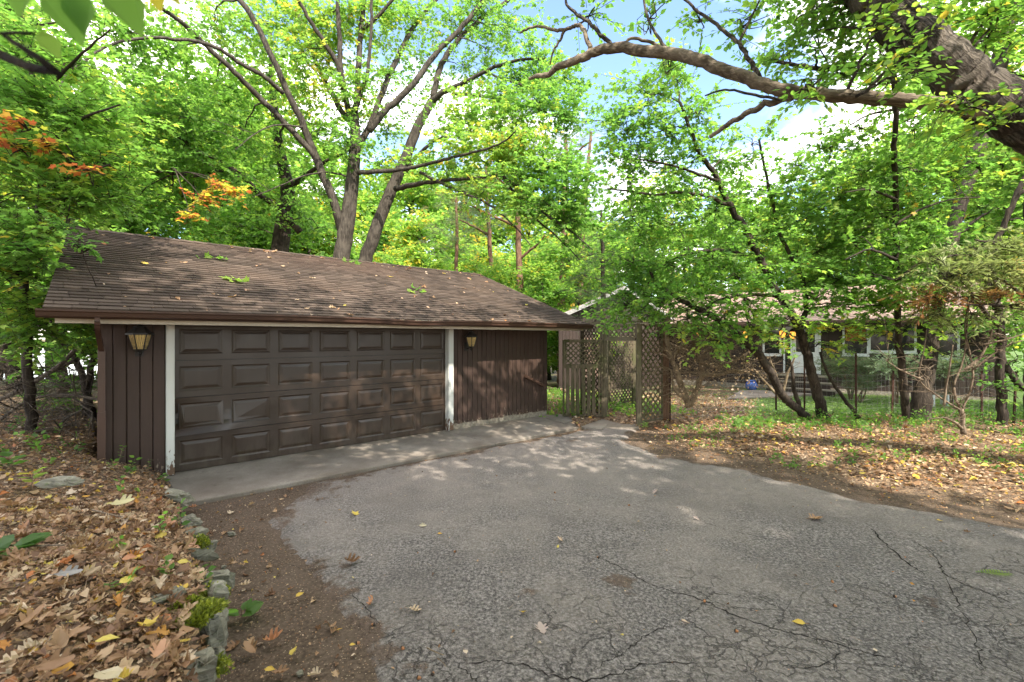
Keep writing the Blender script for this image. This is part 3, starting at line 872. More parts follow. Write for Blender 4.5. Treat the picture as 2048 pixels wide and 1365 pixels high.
shl.sort(key=lambda q: np.linalg.norm(RP((q[0] + q[1]) / 2, q[2]) - camp))
for q in shl[:300]:
    m = MB(); shingle(m, *q); m.build('shingle', SHINGLE, parent=roof)
m = MB()
for q in shl[300:]: shingle(m, *q)
m.build('shingle_courses', SHINGLE, parent=roof, kind='stuff')
m = MB(); u = -1.26
while u < 8.40:
    w = 0.24; t_ = r.random() * 0.8
    for sgn in (1, -1):
        v = []
        for uu, h in ((u, 0.026), (min(u + w + 0.05, 8.44), 0.014)):
            top = G(uu, RN, RZ) + Z3 * (h + 0.012 - 0.018 * math.sin(max(0, min(1, (uu + 1.2) / 9.6)) * math.pi))
            v += [top, top - (N3 * sl[0] * sgn + Z3 * sl[1]) * 0.15 - Z3 * 0.002]
        m.add(v, [(0, 1, 3, 2) if sgn > 0 else (0, 2, 3, 1)], t_)
    u += w
m.build('ridge_cap', SHINGLE, parent=roof, kind='stuff')
# drip edge, gutter and downspout
gbox(-1.243, 8.425, EN - 0.022, EN - 0.001, EZ - 0.075, EZ - 0.006).build('drip_edge', CREAM, parent=gar)
m = MB()
prof = [(-0.624, 2.258), (-0.628, 2.165), (-0.665, 2.158), (-0.708, 2.178), (-0.722, 2.222), (-0.740, 2.236), (-0.742, 2.258), (-0.732, 2.258), (-0.730, 2.243), (-0.714, 2.228), (-0.700, 2.186), (-0.665, 2.167), (-0.634, 2.172), (-0.632, 2.258)]
st = np.linspace(-1.30, 8.44, 40); v = []
for u in st:
    sag = -0.016 * math.exp(-((u - 3.5) / 0.55) ** 2) + 0.006 * math.sin(u * 1.3)
    tw = 0.014 * math.exp(-((u - 3.5) / 0.4) ** 2)
    for n, z in prof: v.append(G(u, n + tw, z + sag))
k = len(prof)
f = [(i * k + j, i * k + (j + 1) % k, (i + 1) * k + (j + 1) % k, (i + 1) * k + j) for i in range(len(st) - 1) for j in range(k)]
f += [tuple(range(0, 7)), tuple(range((len(st) - 1) * k + 6, (len(st) - 1) * k - 1, -1))]
f = [tuple(reversed(q)) for q in f]
m.add(v, f); m.build('gutter', BROWN_TRIM, parent=gar)
m = MB(); du = wall_u(203, -0.06)
ds = smooth_line([G(du - .03, -0.66, 2.17), G(du - .03, -0.62, 2.06), G(du - .02, -0.30, 1.93), G(du, -0.075, 1.78)], 4)
for a, b in zip(ds[:-1], ds[1:]): m.bar(a - (b - a) * 0.08, b, 0.075, 0.05, U3, 0.6)
m.bar(G(du, -0.070, 1.80), G(du, -0.070, 0.95), 0.05, 0.075, U3, 0.5)
m.bar(G(du, -0.072, 0.97), G(du, -0.070, 0.30), 0.058, 0.083, U3, 0.4)
m.build('downspout', BROWN_TRIM, parent=gar)
m = MB()
ua, ub = wall_u(1050, -.08), wall_u(1091, -.08)
za = CAM_H - (752 - HY) / FOC * G(ua, -.08)[1]; zb = CAM_H - (773 - HY) / FOC * G(ub, -.08)[1]
m.bar(G(ua, -0.08, za), G(ub, -0.08, zb), 0.045, 0.06, U3 + Z3 * 0, 0.8)
for t in (0.15, 0.85):
    p = G(ua + (ub - ua) * t, -0.05, za + (zb - za) * t - 0.03); m.bar(p - N3 * 0.03, p + N3 * 0.05, 0.03, 0.03)
m.build('handrail', BROWN_TRIM, parent=gar)

def lantern(px, py_top, py_bot, label):
    u = wall_u(px, -0.20); base = G(u, -0.20); Y = base[1]
    zt, zb = CAM_H + (HY - py_top) / FOC * Y, CAM_H + (HY - py_bot) / FOC * Y
    Hh = zt - zb
    root = empty('wall_lantern', G(u, -0.01, zb + 0.1), label, 'lantern', 'lanterns beside the garage door')
    c = G(u, -0.19)[:2]; R = Hh * 0.27
    gz0, gz1 = zb + Hh * 0.24, zb + Hh * 0.68
    n = 6; rot = math.atan2(N3[1], N3[0]) + math.pi / 6
    # roof cap
    m = MB(); cc = np.array([*c, 0])
    m.lathe(cc, [(R * 1.22, gz1 - 0.012), (R * 1.22, gz1 + 0.008), (R * 0.95, gz1 + Hh * 0.07), (R * 0.62, gz1 + Hh * 0.16), (R * 0.55, gz1 + Hh * 0.20), (R * 0.60, gz1 + Hh * 0.215), (R * 0.15, gz1 + Hh * 0.25), (R * 0.12, gz1 + Hh * 0.30), (0.004, gz1 + Hh * 0.32)], n, rot=rot)
    m.build('cap', BLACK_METAL, parent=root)
    m = MB(); m.lathe(cc, [(R * 0.56, gz0 - 0.012), (R * 0.62, gz0), (R * 0.30, gz0 - Hh * 0.055), (R * 0.16, gz0 - Hh * 0.09), (R * 0.22, gz0 - Hh * 0.12), (R * 0.09, gz0 - Hh * 0.17), (0.003, gz0 - Hh * 0.22)][::-1], n, rot=rot)
    m.build('finial', BLACK_METAL, parent=root)
    fr = MB(); a = np.arange(n) * 2 * math.pi / n + rot
    top = [np.array([c[0] + R * math.cos(t), c[1] + R * math.sin(t), gz1]) for t in a]
    bot = [np.array([c[0] + R * 0.56 * math.cos(t), c[1] + R * 0.56 * math.sin(t), gz0]) for t in a]
    for i in range(n):
        fr.tube([bot[i], top[i]], 0.007, 5); j = (i + 1) % n
        fr.tube([top[i], top[j]], 0.006, 4); fr.tube([bot[i], bot[j]], 0.006, 4)
    ax = np.array([*c, (gz0 + gz1) / 2])
    for i in range(n):
        j = (i + 1) % n
        q = [bot[i], bot[j], top[j], top[i]]; cen = sum(q) / 4; inw = norm(np.array([ax[0] - cen[0], ax[1] - cen[1], 0]))
        p = [x * 0.96 + cen * 0.04 for x in q]
        m = MB(); vv = [x for x in p] + [x + inw * 0.004 for x in p]
        m.add(vv, [(0, 1, 2, 3), (7, 6, 5, 4), (0, 4, 5, 1), (1, 5, 6, 2), (2, 6, 7, 3), (3, 7, 4, 0)]); m.build('pane', AMBER, parent=root)
        for t in np.linspace(0.12, 0.88, 4):                    # leaded diamonds
            for s0, s1 in ((t, t + 0.28), (t, t - 0.28)):
                b0 = p[0] * (1 - t) + p[1] * t; s1 = min(0.98, max(0.02, s1)); b1 = p[3] * (1 - s1) + p[2] * s1
                fr.tube([b0 - inw * 0.001, b1 - inw * 0.001], 0.0018, 3, cap=False)
    fr.build('frame', BLACK_METAL, parent=root)
    m = MB()
    arm = smooth_line([G(u, 0.0, gz0 - Hh * 0.04), G(u, -0.07, gz0 - Hh * 0.10), G(u, -0.14, gz0 - Hh * 0.02), G(u, -0.16, gz0 + Hh * 0.0)], 4)
    m.tube(arm, 0.012, 6); m.box(G(u, -0.006, gz0 - Hh * 0.02), U3 * 0.045, N3 * 0.01, Z3 * 0.09)
    m.build('bracket', BLACK_METAL, parent=root)
    m = MB(); m.tube([np.array([*c, gz1 + Hh * .31]), np.array([*c, 2.136])], 0.006, 5); m.build('hanger', BLACK_METAL, parent=root)
lantern(280, 646, 716, 'hexagonal amber lantern on the narrow wall left of the garage door')
lantern(943, 660, 704, 'hexagonal amber lantern on the wide wall right of the garage door')

# ------------------------------------------------------------------ lattice gateway and gate
def lath_panel(parent, P0, P1, z0, z1, sp, w, mat, parts=True, frame=0.04, name='lattice_panel', off=0.0):
    """diagonal lattice between P0 and P1 (plan points) inside a wooden frame"""
    P0, P1 = np.array([*P0[:2], 0.0]), np.array([*P1[:2], 0.0])
    L = np.linalg.norm(P1 - P0); d = (P1 - P0) / L; nn = np.array([d[1], -d[0], 0.0])
    fr = MB()
    for a, b in (((0, z0), (L, z0)), ((0, z1), (L, z1)), ((0, z0), (0, z1)), ((L, z0), (L, z1))):
        A, B = P0 + d * a[0] + Z3 * a[1] + nn * off, P0 + d * b[0] + Z3 * b[1] + nn * off
        if a[1] == b[1]: fr.box((A + B) / 2, d * L / 2, nn * 0.019, Z3 * frame / 2)
        else:
            s = 1 if a[0] == 0 else -1
            fr.box((A + B) / 2 + d * s * frame / 2, d * frame / 2, nn * 0.017, Z3 * ((z1 - z0) / 2 - frame / 2))
    panel = fr.build(name, mat, parent=parent) if parent is not None else None
    joined = MB(); Hh = z1 - z0
    for sgn in (1, -1):
        c = -Hh if sgn > 0 else 0.0
        top = L if sgn > 0 else L + Hh
        c += sp * 0.4
        while c < top:
            # line s = c + sgn * z'
            zs = []
            za, zb_ = (max(0, -c), min(Hh, L - c)) if sgn > 0 else (max(0, c - L), min(Hh, c))
            if zb_ - za > 0.05:
                A = P0 + d * (c + sgn * za) + Z3 * (z0 + za) + nn * (off + 0.006 * sgn)
                B = P0 + d * (c + sgn * zb_) + Z3 * (z0 + zb_) + nn * (off + 0.006 * sgn)
                t = norm(B - A); wv = np.cross(t, nn)
                m = MB() if parts else joined
                m.box((A + B) / 2, t * np.linalg.norm(B - A) / 2, wv * w / 2, nn * 0.004, random.random())
                if parts: m.build('lath', mat, parent=panel)
            c += sp
    if not parts: joined.build('lath_lattice', mat, parent=panel, kind='stuff')
    return panel
PA, PB, PC = gp(1209, 839, -.07), gp(1277, 853, -.07), gp(1330, 838, 0.0)
PD, PE = gp(1216, 817, -.1), gp(1268, 809, -.1)
PF = np.array([1.86, 12.1, -0.1])
ZT = 2.25
arb = empty('lattice_arbor', PA, 'weathered lattice gateway with posts and crossed laths', 'arbor')
def post(p, zt, w, mat, name='post', zb=None, label=None):
    m = MB(); z0 = (p[2] if zb is None else zb) - 0.15
    m.box((p[0], p[1], (z0 + zt) / 2), (w / 2, 0, 0), (0, w / 2, 0), (0, 0, (zt - z0) / 2), random.random())
    return m.build(name, mat, parent=arb, label=label)
post(PA, ZT, 0.10, LATTICE); post(PB, ZT, 0.095, LATTICE); post(PC, ZT + 0.02, 0.14, REDWOOD, label='thick reddish post')
post(PD, ZT, 0.09, LATTICE); post(PE, ZT, 0.09, LATTICE); post(PF, ZT, 0.08, LATTICE)
dBC = norm(PC[:2] - PB[:2])
lath_panel(arb, PB[:2] + dBC * 0.06, PC[:2] - dBC * 0.08, 0.02, ZT - 0.03, 0.175, 0.042, LATTICE)
dAB = norm(PB[:2] - PA[:2])
lath_panel(arb, PA[:2] + dAB * 0.06, PB[:2] - dAB * 0.06, 1.93, ZT - 0.03, 0.14, 0.036, LATTICE)
m = MB(); m.bar([*(PA[:2] + dAB * 0.055), 1.89], [*(PB[:2] - dAB * 0.052), 1.89], 0.09, 0.07); m.build('header_beam', LATTICE, parent=arb)
m = MB()
for a, b in ((PA, PB), (PB, PC), (PA, PF)): m.bar([*a[:2], ZT + 0.045], [*b[:2], ZT + 0.045], 0.06, 0.045)
m.build('top_rail', LATTICE, parent=arb)
dAF = norm(PF[:2] - PA[:2])
lath_panel(arb, PA[:2] + dAF * 0.06, PF[:2] - dAF * 0.05, 0.05, ZT - 0.03, 0.15, 0.034, LATTICE, parts=False)
dDE = norm(PE[:2] - PD[:2])
lath_panel(arb, PD[:2] + dDE * 0.05, PE[:2] - dDE * 0.05, 0.0, 1.95, 0.15, 0.048, GATEWOOD, parts=False)  # back panel takes the darker wood to stand for its shaded face
dAD = norm(PD[:2] - PA[:2])
lath_panel(arb, PA[:2] + dAD * 0.06, PD[:2] - dAD * 0.05, 0.0, 1.95, 0.125, 0.032, LATTICE, parts=False)

GL = gp(1127, 836, -.03)[:2]; GR = PA[:2] - norm(PA[:2] - GL) * 0.07 - np.array([0, 0.06])
gate = empty('garden_gate', np.array([*GR, -0.03]), 'open mossy wooden gate with lattice top and spaced pickets', 'gate')
dg = np.array([*norm(GR - GL), 0.0]); ng = np.array([dg[1], -dg[0], 0.0]); LG = np.linalg.norm(GR - GL)
GLp = np.array([*GL, 0.0])
m = MB()
for s in (0.0, LG): m.box(GLp + dg * s + Z3 * 0.94, dg * 0.022, ng * 0.022, Z3 * 0.93)
m.build('stile', GATEWOOD, parent=gate)
for z, h in ((0.03, 0.022), (1.22, 0.035), (1.86, 0.024)):
    m = MB(); m.box(GLp + dg * LG / 2 + Z3 * z, dg * (LG / 2 - 0.022), ng * 0.021, Z3 * h); m.build('rail', GATEWOOD, parent=gate)
lath_panel(gate, GL + dg[:2] * 0.03, GR - dg[:2] * 0.03, 1.27, 1.83, 0.125, 0.028, GATEWOOD)
for i, s in enumerate((0.115, 0.235, 0.37, 0.54, 0.655, 0.79, 0.93)):
    m = MB(); w_ = 0.05 if i < 6 else 0.03
    tilt = random.uniform(-0.012, 0.012) + (0.03 if i == 3 else 0)
    a = GLp + dg * (s * LG / 0.98 * 0.97) + Z3 * 0.06 + ng * 0.022; b = a + Z3 * 1.135 - dg * tilt
    m.bar(a, b, 0.016, 2 * w_ * 0.88, dg, random.random()); m.build('picket', GATEWOOD, parent=gate)

# ------------------------------------------------------------------ house beyond the fence
R0 = np.array([17.3, 16.2, 0.0]); FD = np.array([-0.774, 0.633, 0.0]); FN = np.array([-0.633, -0.774, 0.0])
def F(s, out, z): return R0 + FD * s + FN * out + Z3 * z
def fs(px):
    k = (px - 1024.0) / FOC; return (17.3 - 16.2 * k) / (0.774 + 0.633 * k)
def fz(px, py): return CAM_H + (HY - py) / FOC * F(fs(px), 0, 0)[1]
house = empty('house', F(6, 0, -0.45), 'low brown ranch house with pale shingled roof behind the fence', 'house')
def fbox(s0, s1, o0, o1, z0, z1, m=None, tone=0.5):
    m = m or MB(); m.box(F((s0 + s1) / 2, (o0 + o1) / 2, (z0 + z1) / 2), FD * (s1 - s0) / 2, FN * (o1 - o0) / 2, Z3 * (z1 - z0) / 2, tone); return m
SC = 12.07
fbox(-0.0, SC, -6.5, -0.06, -0.9, 2.72).build('wall', HOUSEW, parent=house)
fbox(-0.02, SC, -0.055, 0.03, -0.9, -0.22).build('foundation', FOUND, parent=house)
WINS = [(1528, 1560, 640, 708), (1688, 1735, 640, 708), (1740, 1830, 640, 702), (1868, 1916, 640, 716)]
DR = (fs(1637), fs(1585))
holes = [(fs(b), fs(a)) for a, b, c, d in WINS] + [(DR[0] - .02, fs(1568))]
s = 0.0; r = random.Random(8)
while s < SC - 0.1:
    a, b = s + 0.006, s + 0.20 - 0.006
    segs = [(-0.24, 2.60)]
    for (h0, h1), win in zip(holes, WINS + [None]):
        if b > h0 - .05 and a < h1 + .05:
            segs = [] if win is None else [(-0.24, fz(win[0], win[3]) - 0.06)]
    for z0, z1 in segs:
        fbox(a, b, -0.058, -0.022 + r.uniform(-.004, .004), z0, z1, tone=r.random()).build('siding_board', HOUSEW, parent=house)
    s += 0.20
for i, (a, b, c, d) in enumerate(WINS):
    s0, s1 = fs(b), fs(a); z1, z0 = 2.52, fz(a, d)
    m = MB()
    for q in ((s0 - .05, s0 + .02, z0 - .05, z1 + .05), (s1 - .02, s1 + .05, z0 - .05, z1 + .05), (s0 + .0205, s1 - .0205, z0 - .05, z0 + .02), (s0 + .0205, s1 - .0205, z1 - .02, z1 + .05)):
        fbox(q[0], q[1], -0.06, 0.03, q[2], q[3], m)
    if s1 - s0 > 0.9 and i != 2: fbox((s0 + s1) / 2 - .02, (s0 + s1) / 2 + .02, -0.05, 0.01, z0 + .0205, z1 - .0205, m)
    w = m.build('window', WHITEP, parent=house)
    fbox(s0 + .021, s1 - .021, -0.052, -0.045, z0 + .021, z1 - .021).build('pane', WINGLASS, parent=w)
    fbox(s0 - .07, s1 + .07, -0.05, 0.07, z0 - .10, z0 - .052).build('sill', WHITEP, parent=w)
    if i == 1: fbox(s0 + .05, s1 - .05, -0.043, -0.035, z0 + (z1 - z0) * .42, z1 - .03).build('blind', ORANGE, parent=w)
# door with sidelight
s0, s1 = DR
m = MB()
for a, b, z0, z1 in ((s0 - .08, s0, .36, 2.5), (s1, s1 + .07, .36, 2.5), (fs(1570), fs(1570) + .06, .36, 2.5), (s0 + .001, s1 - .001, 2.42, 2.5)): fbox(a, b, -0.06, 0.04, z0, z1, m)
m.build('door_frame', WHITEP, parent=house)
m = fbox(s0 + .01, s1 - .01, -0.03, 0.005, .37, 1.30)
fbox(s0 + .01, s0 + .13, -0.03, 0.005, 1.302, 2.41, m); fbox(s1 - .13, s1 - .01, -0.03, 0.005, 1.302, 2.41, m); fbox(s0 + .131, s1 - .131, -0.03, 0.005, 2.27, 2.41, m)
fbox(s0 + .18, s1 - .18, 0.0, 0.018, .55, 1.15, m)
door = m.build('door', WHITEP, parent=house)
fbox(s0 + .131, s1 - .131, -0.02, -0.012, 1.303, 2.269).build('pane', WINGLASS, parent=door)
fbox(s1 - .09, s1 - .06, 0.005, 0.05, 1.28, 1.40).build('handle', BLACK_METAL, parent=door)
fbox(s1 + .071, fs(1570) - .001, -0.05, -0.03, .38, 2.5).build('sidelight', WINGLASS, parent=house)
# roof of the long wing
EO, EZ2, RI, RZ2 = 0.75, 2.50, -4.6, 4.45
m = MB(); v = [F(s, o, z - t) for s in (-0.7, SC + 1.0) for t in (0.14, 0) for o, z in ((EO, EZ2 + .14), (RI, RZ2))]
m.add(v, [(0, 1, 3, 2), (4, 6, 7, 5), (2, 3, 7, 6), (0, 4, 5, 1), (0, 2, 6, 4), (1, 5, 7, 3)])
hr = m.build('roof', HROOF, parent=house)
m = MB(); n_ = 26; sl2 = np.array([RI - EO, RZ2 - EZ2 - .14]); L2 = np.linalg.norm(sl2); sl2 /= L2
sd2 = FN * sl2[0] + Z3 * sl2[1]; sn2 = norm(np.cross(FD, sd2)); sn2 = sn2 if sn2[2] > 0 else -sn2
for row in range(n_):
    s = -0.72 - (row % 2) * .2
    while s < SC + 1.0:
        w = r.uniform(.25, .5); a, b = s + .003, min(s + w, SC + 1.0)
        o0 = F(0, EO, EZ2 + .14) - R0 - Z3 * 0
        p = lambda q, t, h: R0 + FD * q + (F(0, EO, EZ2 + .14) - R0) + sd2 * t + sn2 * h
        t0 = row * L2 / n_ - .02; t1 = t0 + L2 / n_ + .03
        m.add([p(a, t0, .004), p(b, t0, .004), p(a, t0, .022), p(b, t0, .022), p(a, t1, .006), p(b, t1, .006)], [(0, 2, 3, 1), (2, 4, 5, 3)], min(1, max(0, r.gauss(.5, .2))))
        s += w
m.build('shingle_courses', HROOF, parent=hr, kind='stuff')
m = fbox(-0.7, SC + 0.6, EO - .02, EO + .02, EZ2 - .06, EZ2 + .12); m.build('eave_board', BROWN_TRIM, parent=house)
fbox(-0.7, SC, EO + .021, EO + .13, EZ2 + .02, EZ2 + .13).build('gutter', BROWN_TRIM, parent=house)
fbox(-0.65, SC, 0.0, EO - .021, EZ2 + .03, EZ2 + .05).build('soffit', CREAM, parent=house)
# gable wing at the left
A0 = np.array([1.98, 19.4, 0.0]); AD = norm(np.array([8.0 - 1.98, 23.8 - 19.4, 0.0])); AN = np.array([AD[1], -AD[0], 0.0]); AL = 7.3
ABK = np.array([0.16, 0.987, 0.0])
def A(s, out, z): return A0 + AD * s + (AN * out if out > 0 else ABK * -out) + Z3 * z
m = MB(); v = [A(s, o, z) for o in (0, -6.0) for s, z in ((0, -1.0), (AL, -1.0), (AL, 2.9), (AL / 2, 2.9 + 0.36 * AL / 2), (0, 2.9))]
m.add(v, [(0, 1, 2, 3, 4), (9, 8, 7, 6, 5), (0, 4, 9, 5), (1, 6, 7, 2)]); m.build('gable_wall', HOUSEW, parent=house)
for i in range(int(AL / 0.2)):
    a = i * 0.2; zt = 2.85 + 0.36 * min(a, AL - a - .2)
    m = MB(); m.box(A(a + .1, 0.018, (zt - .55) / 2), AD * 0.094, AN * 0.016, Z3 * (zt + .55) / 2, r.random()); m.build('siding_board', HOUSEW, parent=house)
for sg in (0, 1):
    e, k = (-0.55, AL / 2) if sg == 0 else (AL + .55, AL / 2)
    ze, zk = 2.9 - 0.36 * 0.55 + .12, 2.9 + 0.36 * AL / 2 + .12
    m = MB(); v = [A(s, o, z - t) for s, z in ((e, ze), (k, zk)) for o in (0.5, -6.3) for t in (0.1, 0)]
    m.add(v, [(0, 1, 3, 2), (4, 6, 7, 5), (1, 5, 7, 3), (0, 2, 6, 4), (0, 4, 5, 1), (2, 3, 7, 6)]); m.build('wing_roof', HROOF, parent=house)
    m = MB(); v = [A(s, o, z - t) for s, z in ((e, ze - .01), (k, zk - .01)) for o in (0.54, 0.502) for t in (0.17, 0)]
    m.add(v, [(0, 1, 3, 2), (4, 6, 7, 5), (1, 5, 7, 3), (0, 2, 6, 4), (0, 4, 5, 1), (2, 3, 7, 6)]); m.build('bargeboard', WORNWHITE, parent=house)
m = MB(); m.box(A(2.0, 0.045, 1.05), AD * 0.55, AN * 0.02, Z3 * 0.9); m.build('sunlit_wall_patch', SUNLITW, parent=house)  # pinkish panel painted for the sunlit patch of wall behind the lattice
# steps
st_ = empty('porch_steps', F(fs(1612), 1.0, -0.45), 'wooden porch steps leading up to the white house door', 'steps')
for z, o0, o1, e in ((0.33, 0.045, 1.0, 0.35), (0.10, 1.004, 1.42, 0.55), (-0.14, 1.424, 1.85, 0.85)):
    k0, k1 = fs(1650) - e * .6, fs(1560) + e * .3
    nb = 4 if o0 < .1 else 2
    for i in range(nb):
        a = o0 + (o1 - o0) * i / nb; b = o0 + (o1 - o0) * (i + 1) / nb - .008
        fbox(k0, k1, a, b, z - .045, z, tone=r.random()).build('tread', WEATHERED, parent=st_)
    fbox(k0 + .03, k1 - .03, o1 - .06, o1 - .03, z - .24, z - .047).build('riser', HOUSEW, parent=st_)
for px, py, lab in ((1395, 671, 'lit amber porch lamp nearest the lattice gateway'), (1494, 670, 'lit amber porch lamp left of the house window'),
                    (1566, 669, 'lit amber porch lamp left of the white door, left of the close pair'), (1586, 671, 'lit amber porch lamp beside the white door, right of the close pair')):
    s = fs(px); zc = fz(px, py); c = F(s, 0.16, zc)
    root = empty('porch_lamp', F(s, 0, zc - .2), lab, 'lamp', 'lit lamps on the house wall')
    m = MB(); m.lathe(c, [(0.07, -0.15), (0.12, -0.02), (0.13, 0.12), (0.06, 0.16)], 8); m.build('lamp_glass', LIT, parent=root)
    m = MB(); m.lathe(c, [(0.16, 0.155), (0.15, 0.175), (0.05, 0.27), (0.01, 0.30)], 8); m.lathe(c, [(0.02, -0.22), (0.075, -0.155)], 8)
    for q in range(8):
        t = q * math.pi / 4; m.tube([c + np.array([.075 * math.cos(t), .075 * math.sin(t), -.15]), c + np.array([.128 * math.cos(t), .128 * math.sin(t), -.02]), c + np.array([.137 * math.cos(t), .137 * math.sin(t), .13])], .006, 4)
    m.build('lamp_frame', BLACK_METAL, parent=root)
    m = MB(); m.bar(F(s, -.03, zc - .17), F(s, 0.15, zc - .19), .02, .02); m.build('bracket', BLACK_METAL, parent=root)
slab('walkway', [gp(1455, 800, -.36)[:2], gp(1545, 797, -.36)[:2], gp(1690, 786, -.36)[:2], gp(1600, 781, -.36)[:2], gp(1480, 784, -.36)[:2]], -0.30, 0.2, org=(6, 16, -.4), kind='structure', label='pale walkway leading to the porch steps')

# ------------------------------------------------------------------ wire fence
fence = empty('wire_fence', gp(1712, 842, 0.0), 'sagging welded wire fence on rusty steel posts', 'fence')
fps = []
for px, pt, pb, lean in ((1340, 738, 838, 0), (1552, 752, 836, 0), (1609, 703, 826, 0), (1712, 703, 842, 0), (1784, 742, 838, 3), (1846, 750, 842, 0), (1964, 742, 842, 0), (2027, 743, 856, 6), (2140, 750, 860, 0)):
    p = gp(px, pb, 0.03); z0 = float(gz(p[0], p[1])); zt = at(px, pt, p[1])[2]
    fps.append((p, z0, zt))
    m = MB(); top = np.array([p[0] + lean * p[1] / FOC, p[1], zt]); b = np.array([p[0], p[1], z0 - 0.2])
    m.bar(b, top, 0.042, 0.006, (0, 1, 0)); m.bar(b + [0, .018, 0], top + [0, .018, 0], 0.006, 0.032, (0, 1, 0))
    m.build('post', RUST, parent=fence)
m = MB(); rr = random.Random(3)
line = [(p[0], p[1]) for p, a, b in fps]
hs = [0.05, 0.15, 0.25, 0.35, 0.47, 0.6, 0.75, 0.9, 1.05]
for (p, za, zt), (p2, zb, zt2) in zip(fps[:-1], fps[1:]):
    L = np.linalg.norm(p2[:2] - p[:2]); n = max(2, int(L / 0.12))
    P_ = lambda t, h: np.array([p[0] + (p2[0] - p[0]) * t, p[1] + (p2[1] - p[1]) * t + 0.03 * math.sin(7 * t + h), float(gz(p[0] + (p2[0] - p[0]) * t, p[1] + (p2[1] - p[1]) * t)) + h - 0.05 * h * math.sin(math.pi * t)])
    for h in hs:
        m.tube([P_(t, h) for t in np.linspace(0, 1, 6)], 0.0026, 3, cap=False)
    for i in range(n):
        t = (i + .5) / n; m.tube([P_(t, 0.0), P_(t, 0.5), P_(t, 1.05)], 0.0022, 3, cap=False)
m.build('wire_mesh', WIRE, parent=fence, kind='stuff')

# ------------------------------------------------------------------ leaves: shapes and scattering
def outline(pts):
    pts = np.array(pts, float); return pts
SHAPES = {
    'quad': np.array([(0, 0, 0), (.34, .42, .07), (0, 1, -.03), (-.34, .42, .07)]),
    'oval': np.array([(0, 0, 0), (.26, .22, .04), (.30, .52, .06), (0, 1, -.06), (-.30, .52, .06), (-.26, .22, .04)]),
    'maple': np.array([(0, 0, 0), (.36, .02, .03), (.30, .24, .05), (.56, .52, .0), (.20, .55, .05), (0, 1, -.05), (-.20, .55, .05), (-.56, .52, .0), (-.30, .24, .05), (-.36, .02, .03)]),
    'oak': np.array([(0, 0, 0), (.07, .12, .01), (.21, .22, .05), (.13, .31, .02), (.33, .40, .09), (.34, .50, .09), (.17, .53, .02), (.33, .68, .09), (.27, .76, .07), (.15, .73, .02), (.10, .94, .04), (0, 1, .05),
                     (-.11, .92, .04), (-.14, .75, .02), (-.28, .78, .07), (-.31, .68, .09), (-.16, .54, .02), (-.35, .52, .09), (-.31, .41, .09), (-.12, .32, .02), (-.20, .20, .05), (-.07, .13, .01)]),
    'blade': np.array([(-.035, 0, 0), (.035, 0, 0), (.02, .6, .03), (0, 1, .16)]),
    'leaflet': np.array([(0, 0, 0), (.11, .3, .02), (.10, .6, .02), (0, 1, -.02), (-.10, .6, .02), (-.11, .3, .02)]),
    'needle': np.array([(-.012, 0, 0), (.012, 0, 0), (.006, 1, .0)]),
}
def leaves(mb, pos, d, n, size, tone, shape='quad', curl=0.0, rng=RNG):
    """one polygon per leaf: pos, axis d, normal n (arrays N,3), size (N,)"""
    base = SHAPES[shape]; N = len(pos); k = len(base)
    if N == 0: return
    y = norm(d); z = norm(n - y * (n * y).sum(1, keepdims=True)); x = np.cross(y, z)
    b = np.repeat(base[None], N, 0)
    if curl:
        c = curl * (rng.random(N) * 2 - 0.6)[:, None]; c2 = curl * (rng.random(N) - 0.3)[:, None]
        b[:, :, 2] = b[:, :, 2] * (1 + c) + c * (b[:, :, 0] ** 2) * 2.2 + c2 * ((b[:, :, 1] - .4) ** 2) * 1.4
        b[:, :, 0] *= (0.72 + 0.62 * rng.random((N, 1)))
        b[:, 1:, :2] += rng.standard_normal((N, k - 1, 2)) * .028
        b[:, :, 2] += rng.standard_normal((N, k)) * .03
        b[:, :, 0] += (rng.random((N, 1)) - .5) * .5 * b[:, :, 1] ** 2
    size = np.broadcast_to(np.asarray(size, float), (N,))
    v = pos[:, None] + size[:, None, None] * (b[:, :, 0:1] * x[:, None] + b[:, :, 1:2] * y[:, None] + b[:, :, 2:3] * z[:, None])
    mb.addarr(v.reshape(-1, 3), np.arange(N * k).reshape(N, k), tone)
def rdir(N, rng=RNG):
    return norm(rng.standard_normal((N, 3)))
def flat_dirs(N, rng=RNG, up=0.0, j=0.15):
    a = rng.random(N) * 2 * math.pi
    return np.stack([np.cos(a), np.sin(a), up + j * rng.standard_normal(N)], 1)
UP = np.array([0, 0, 1.0])

# leaf litter: the berm, the bank, below the gateway
def in_house(x, y):
    q = np.stack([x - GO[0], y - GO[1]], 1); u = q @ U3[:2]; n = q @ N3[:2]
    return (u > -0.80) & (u < 7.6) & (n > -0.1) & (n < 8)
def litter_tones(N, rng):
    t = rng.choice([0.08, 0.2, 0.32, 0.42, 0.52, 0.62, 0.72, 0.84, 0.93, 0.99], N, p=[.14, .18, .17, .14, .12, .09, .06, .055, .03, .015])
    return np.clip(t + rng.standard_normal(N) * 0.03, 0, 1)
rng = np.random.default_rng(21)
mb = MB()
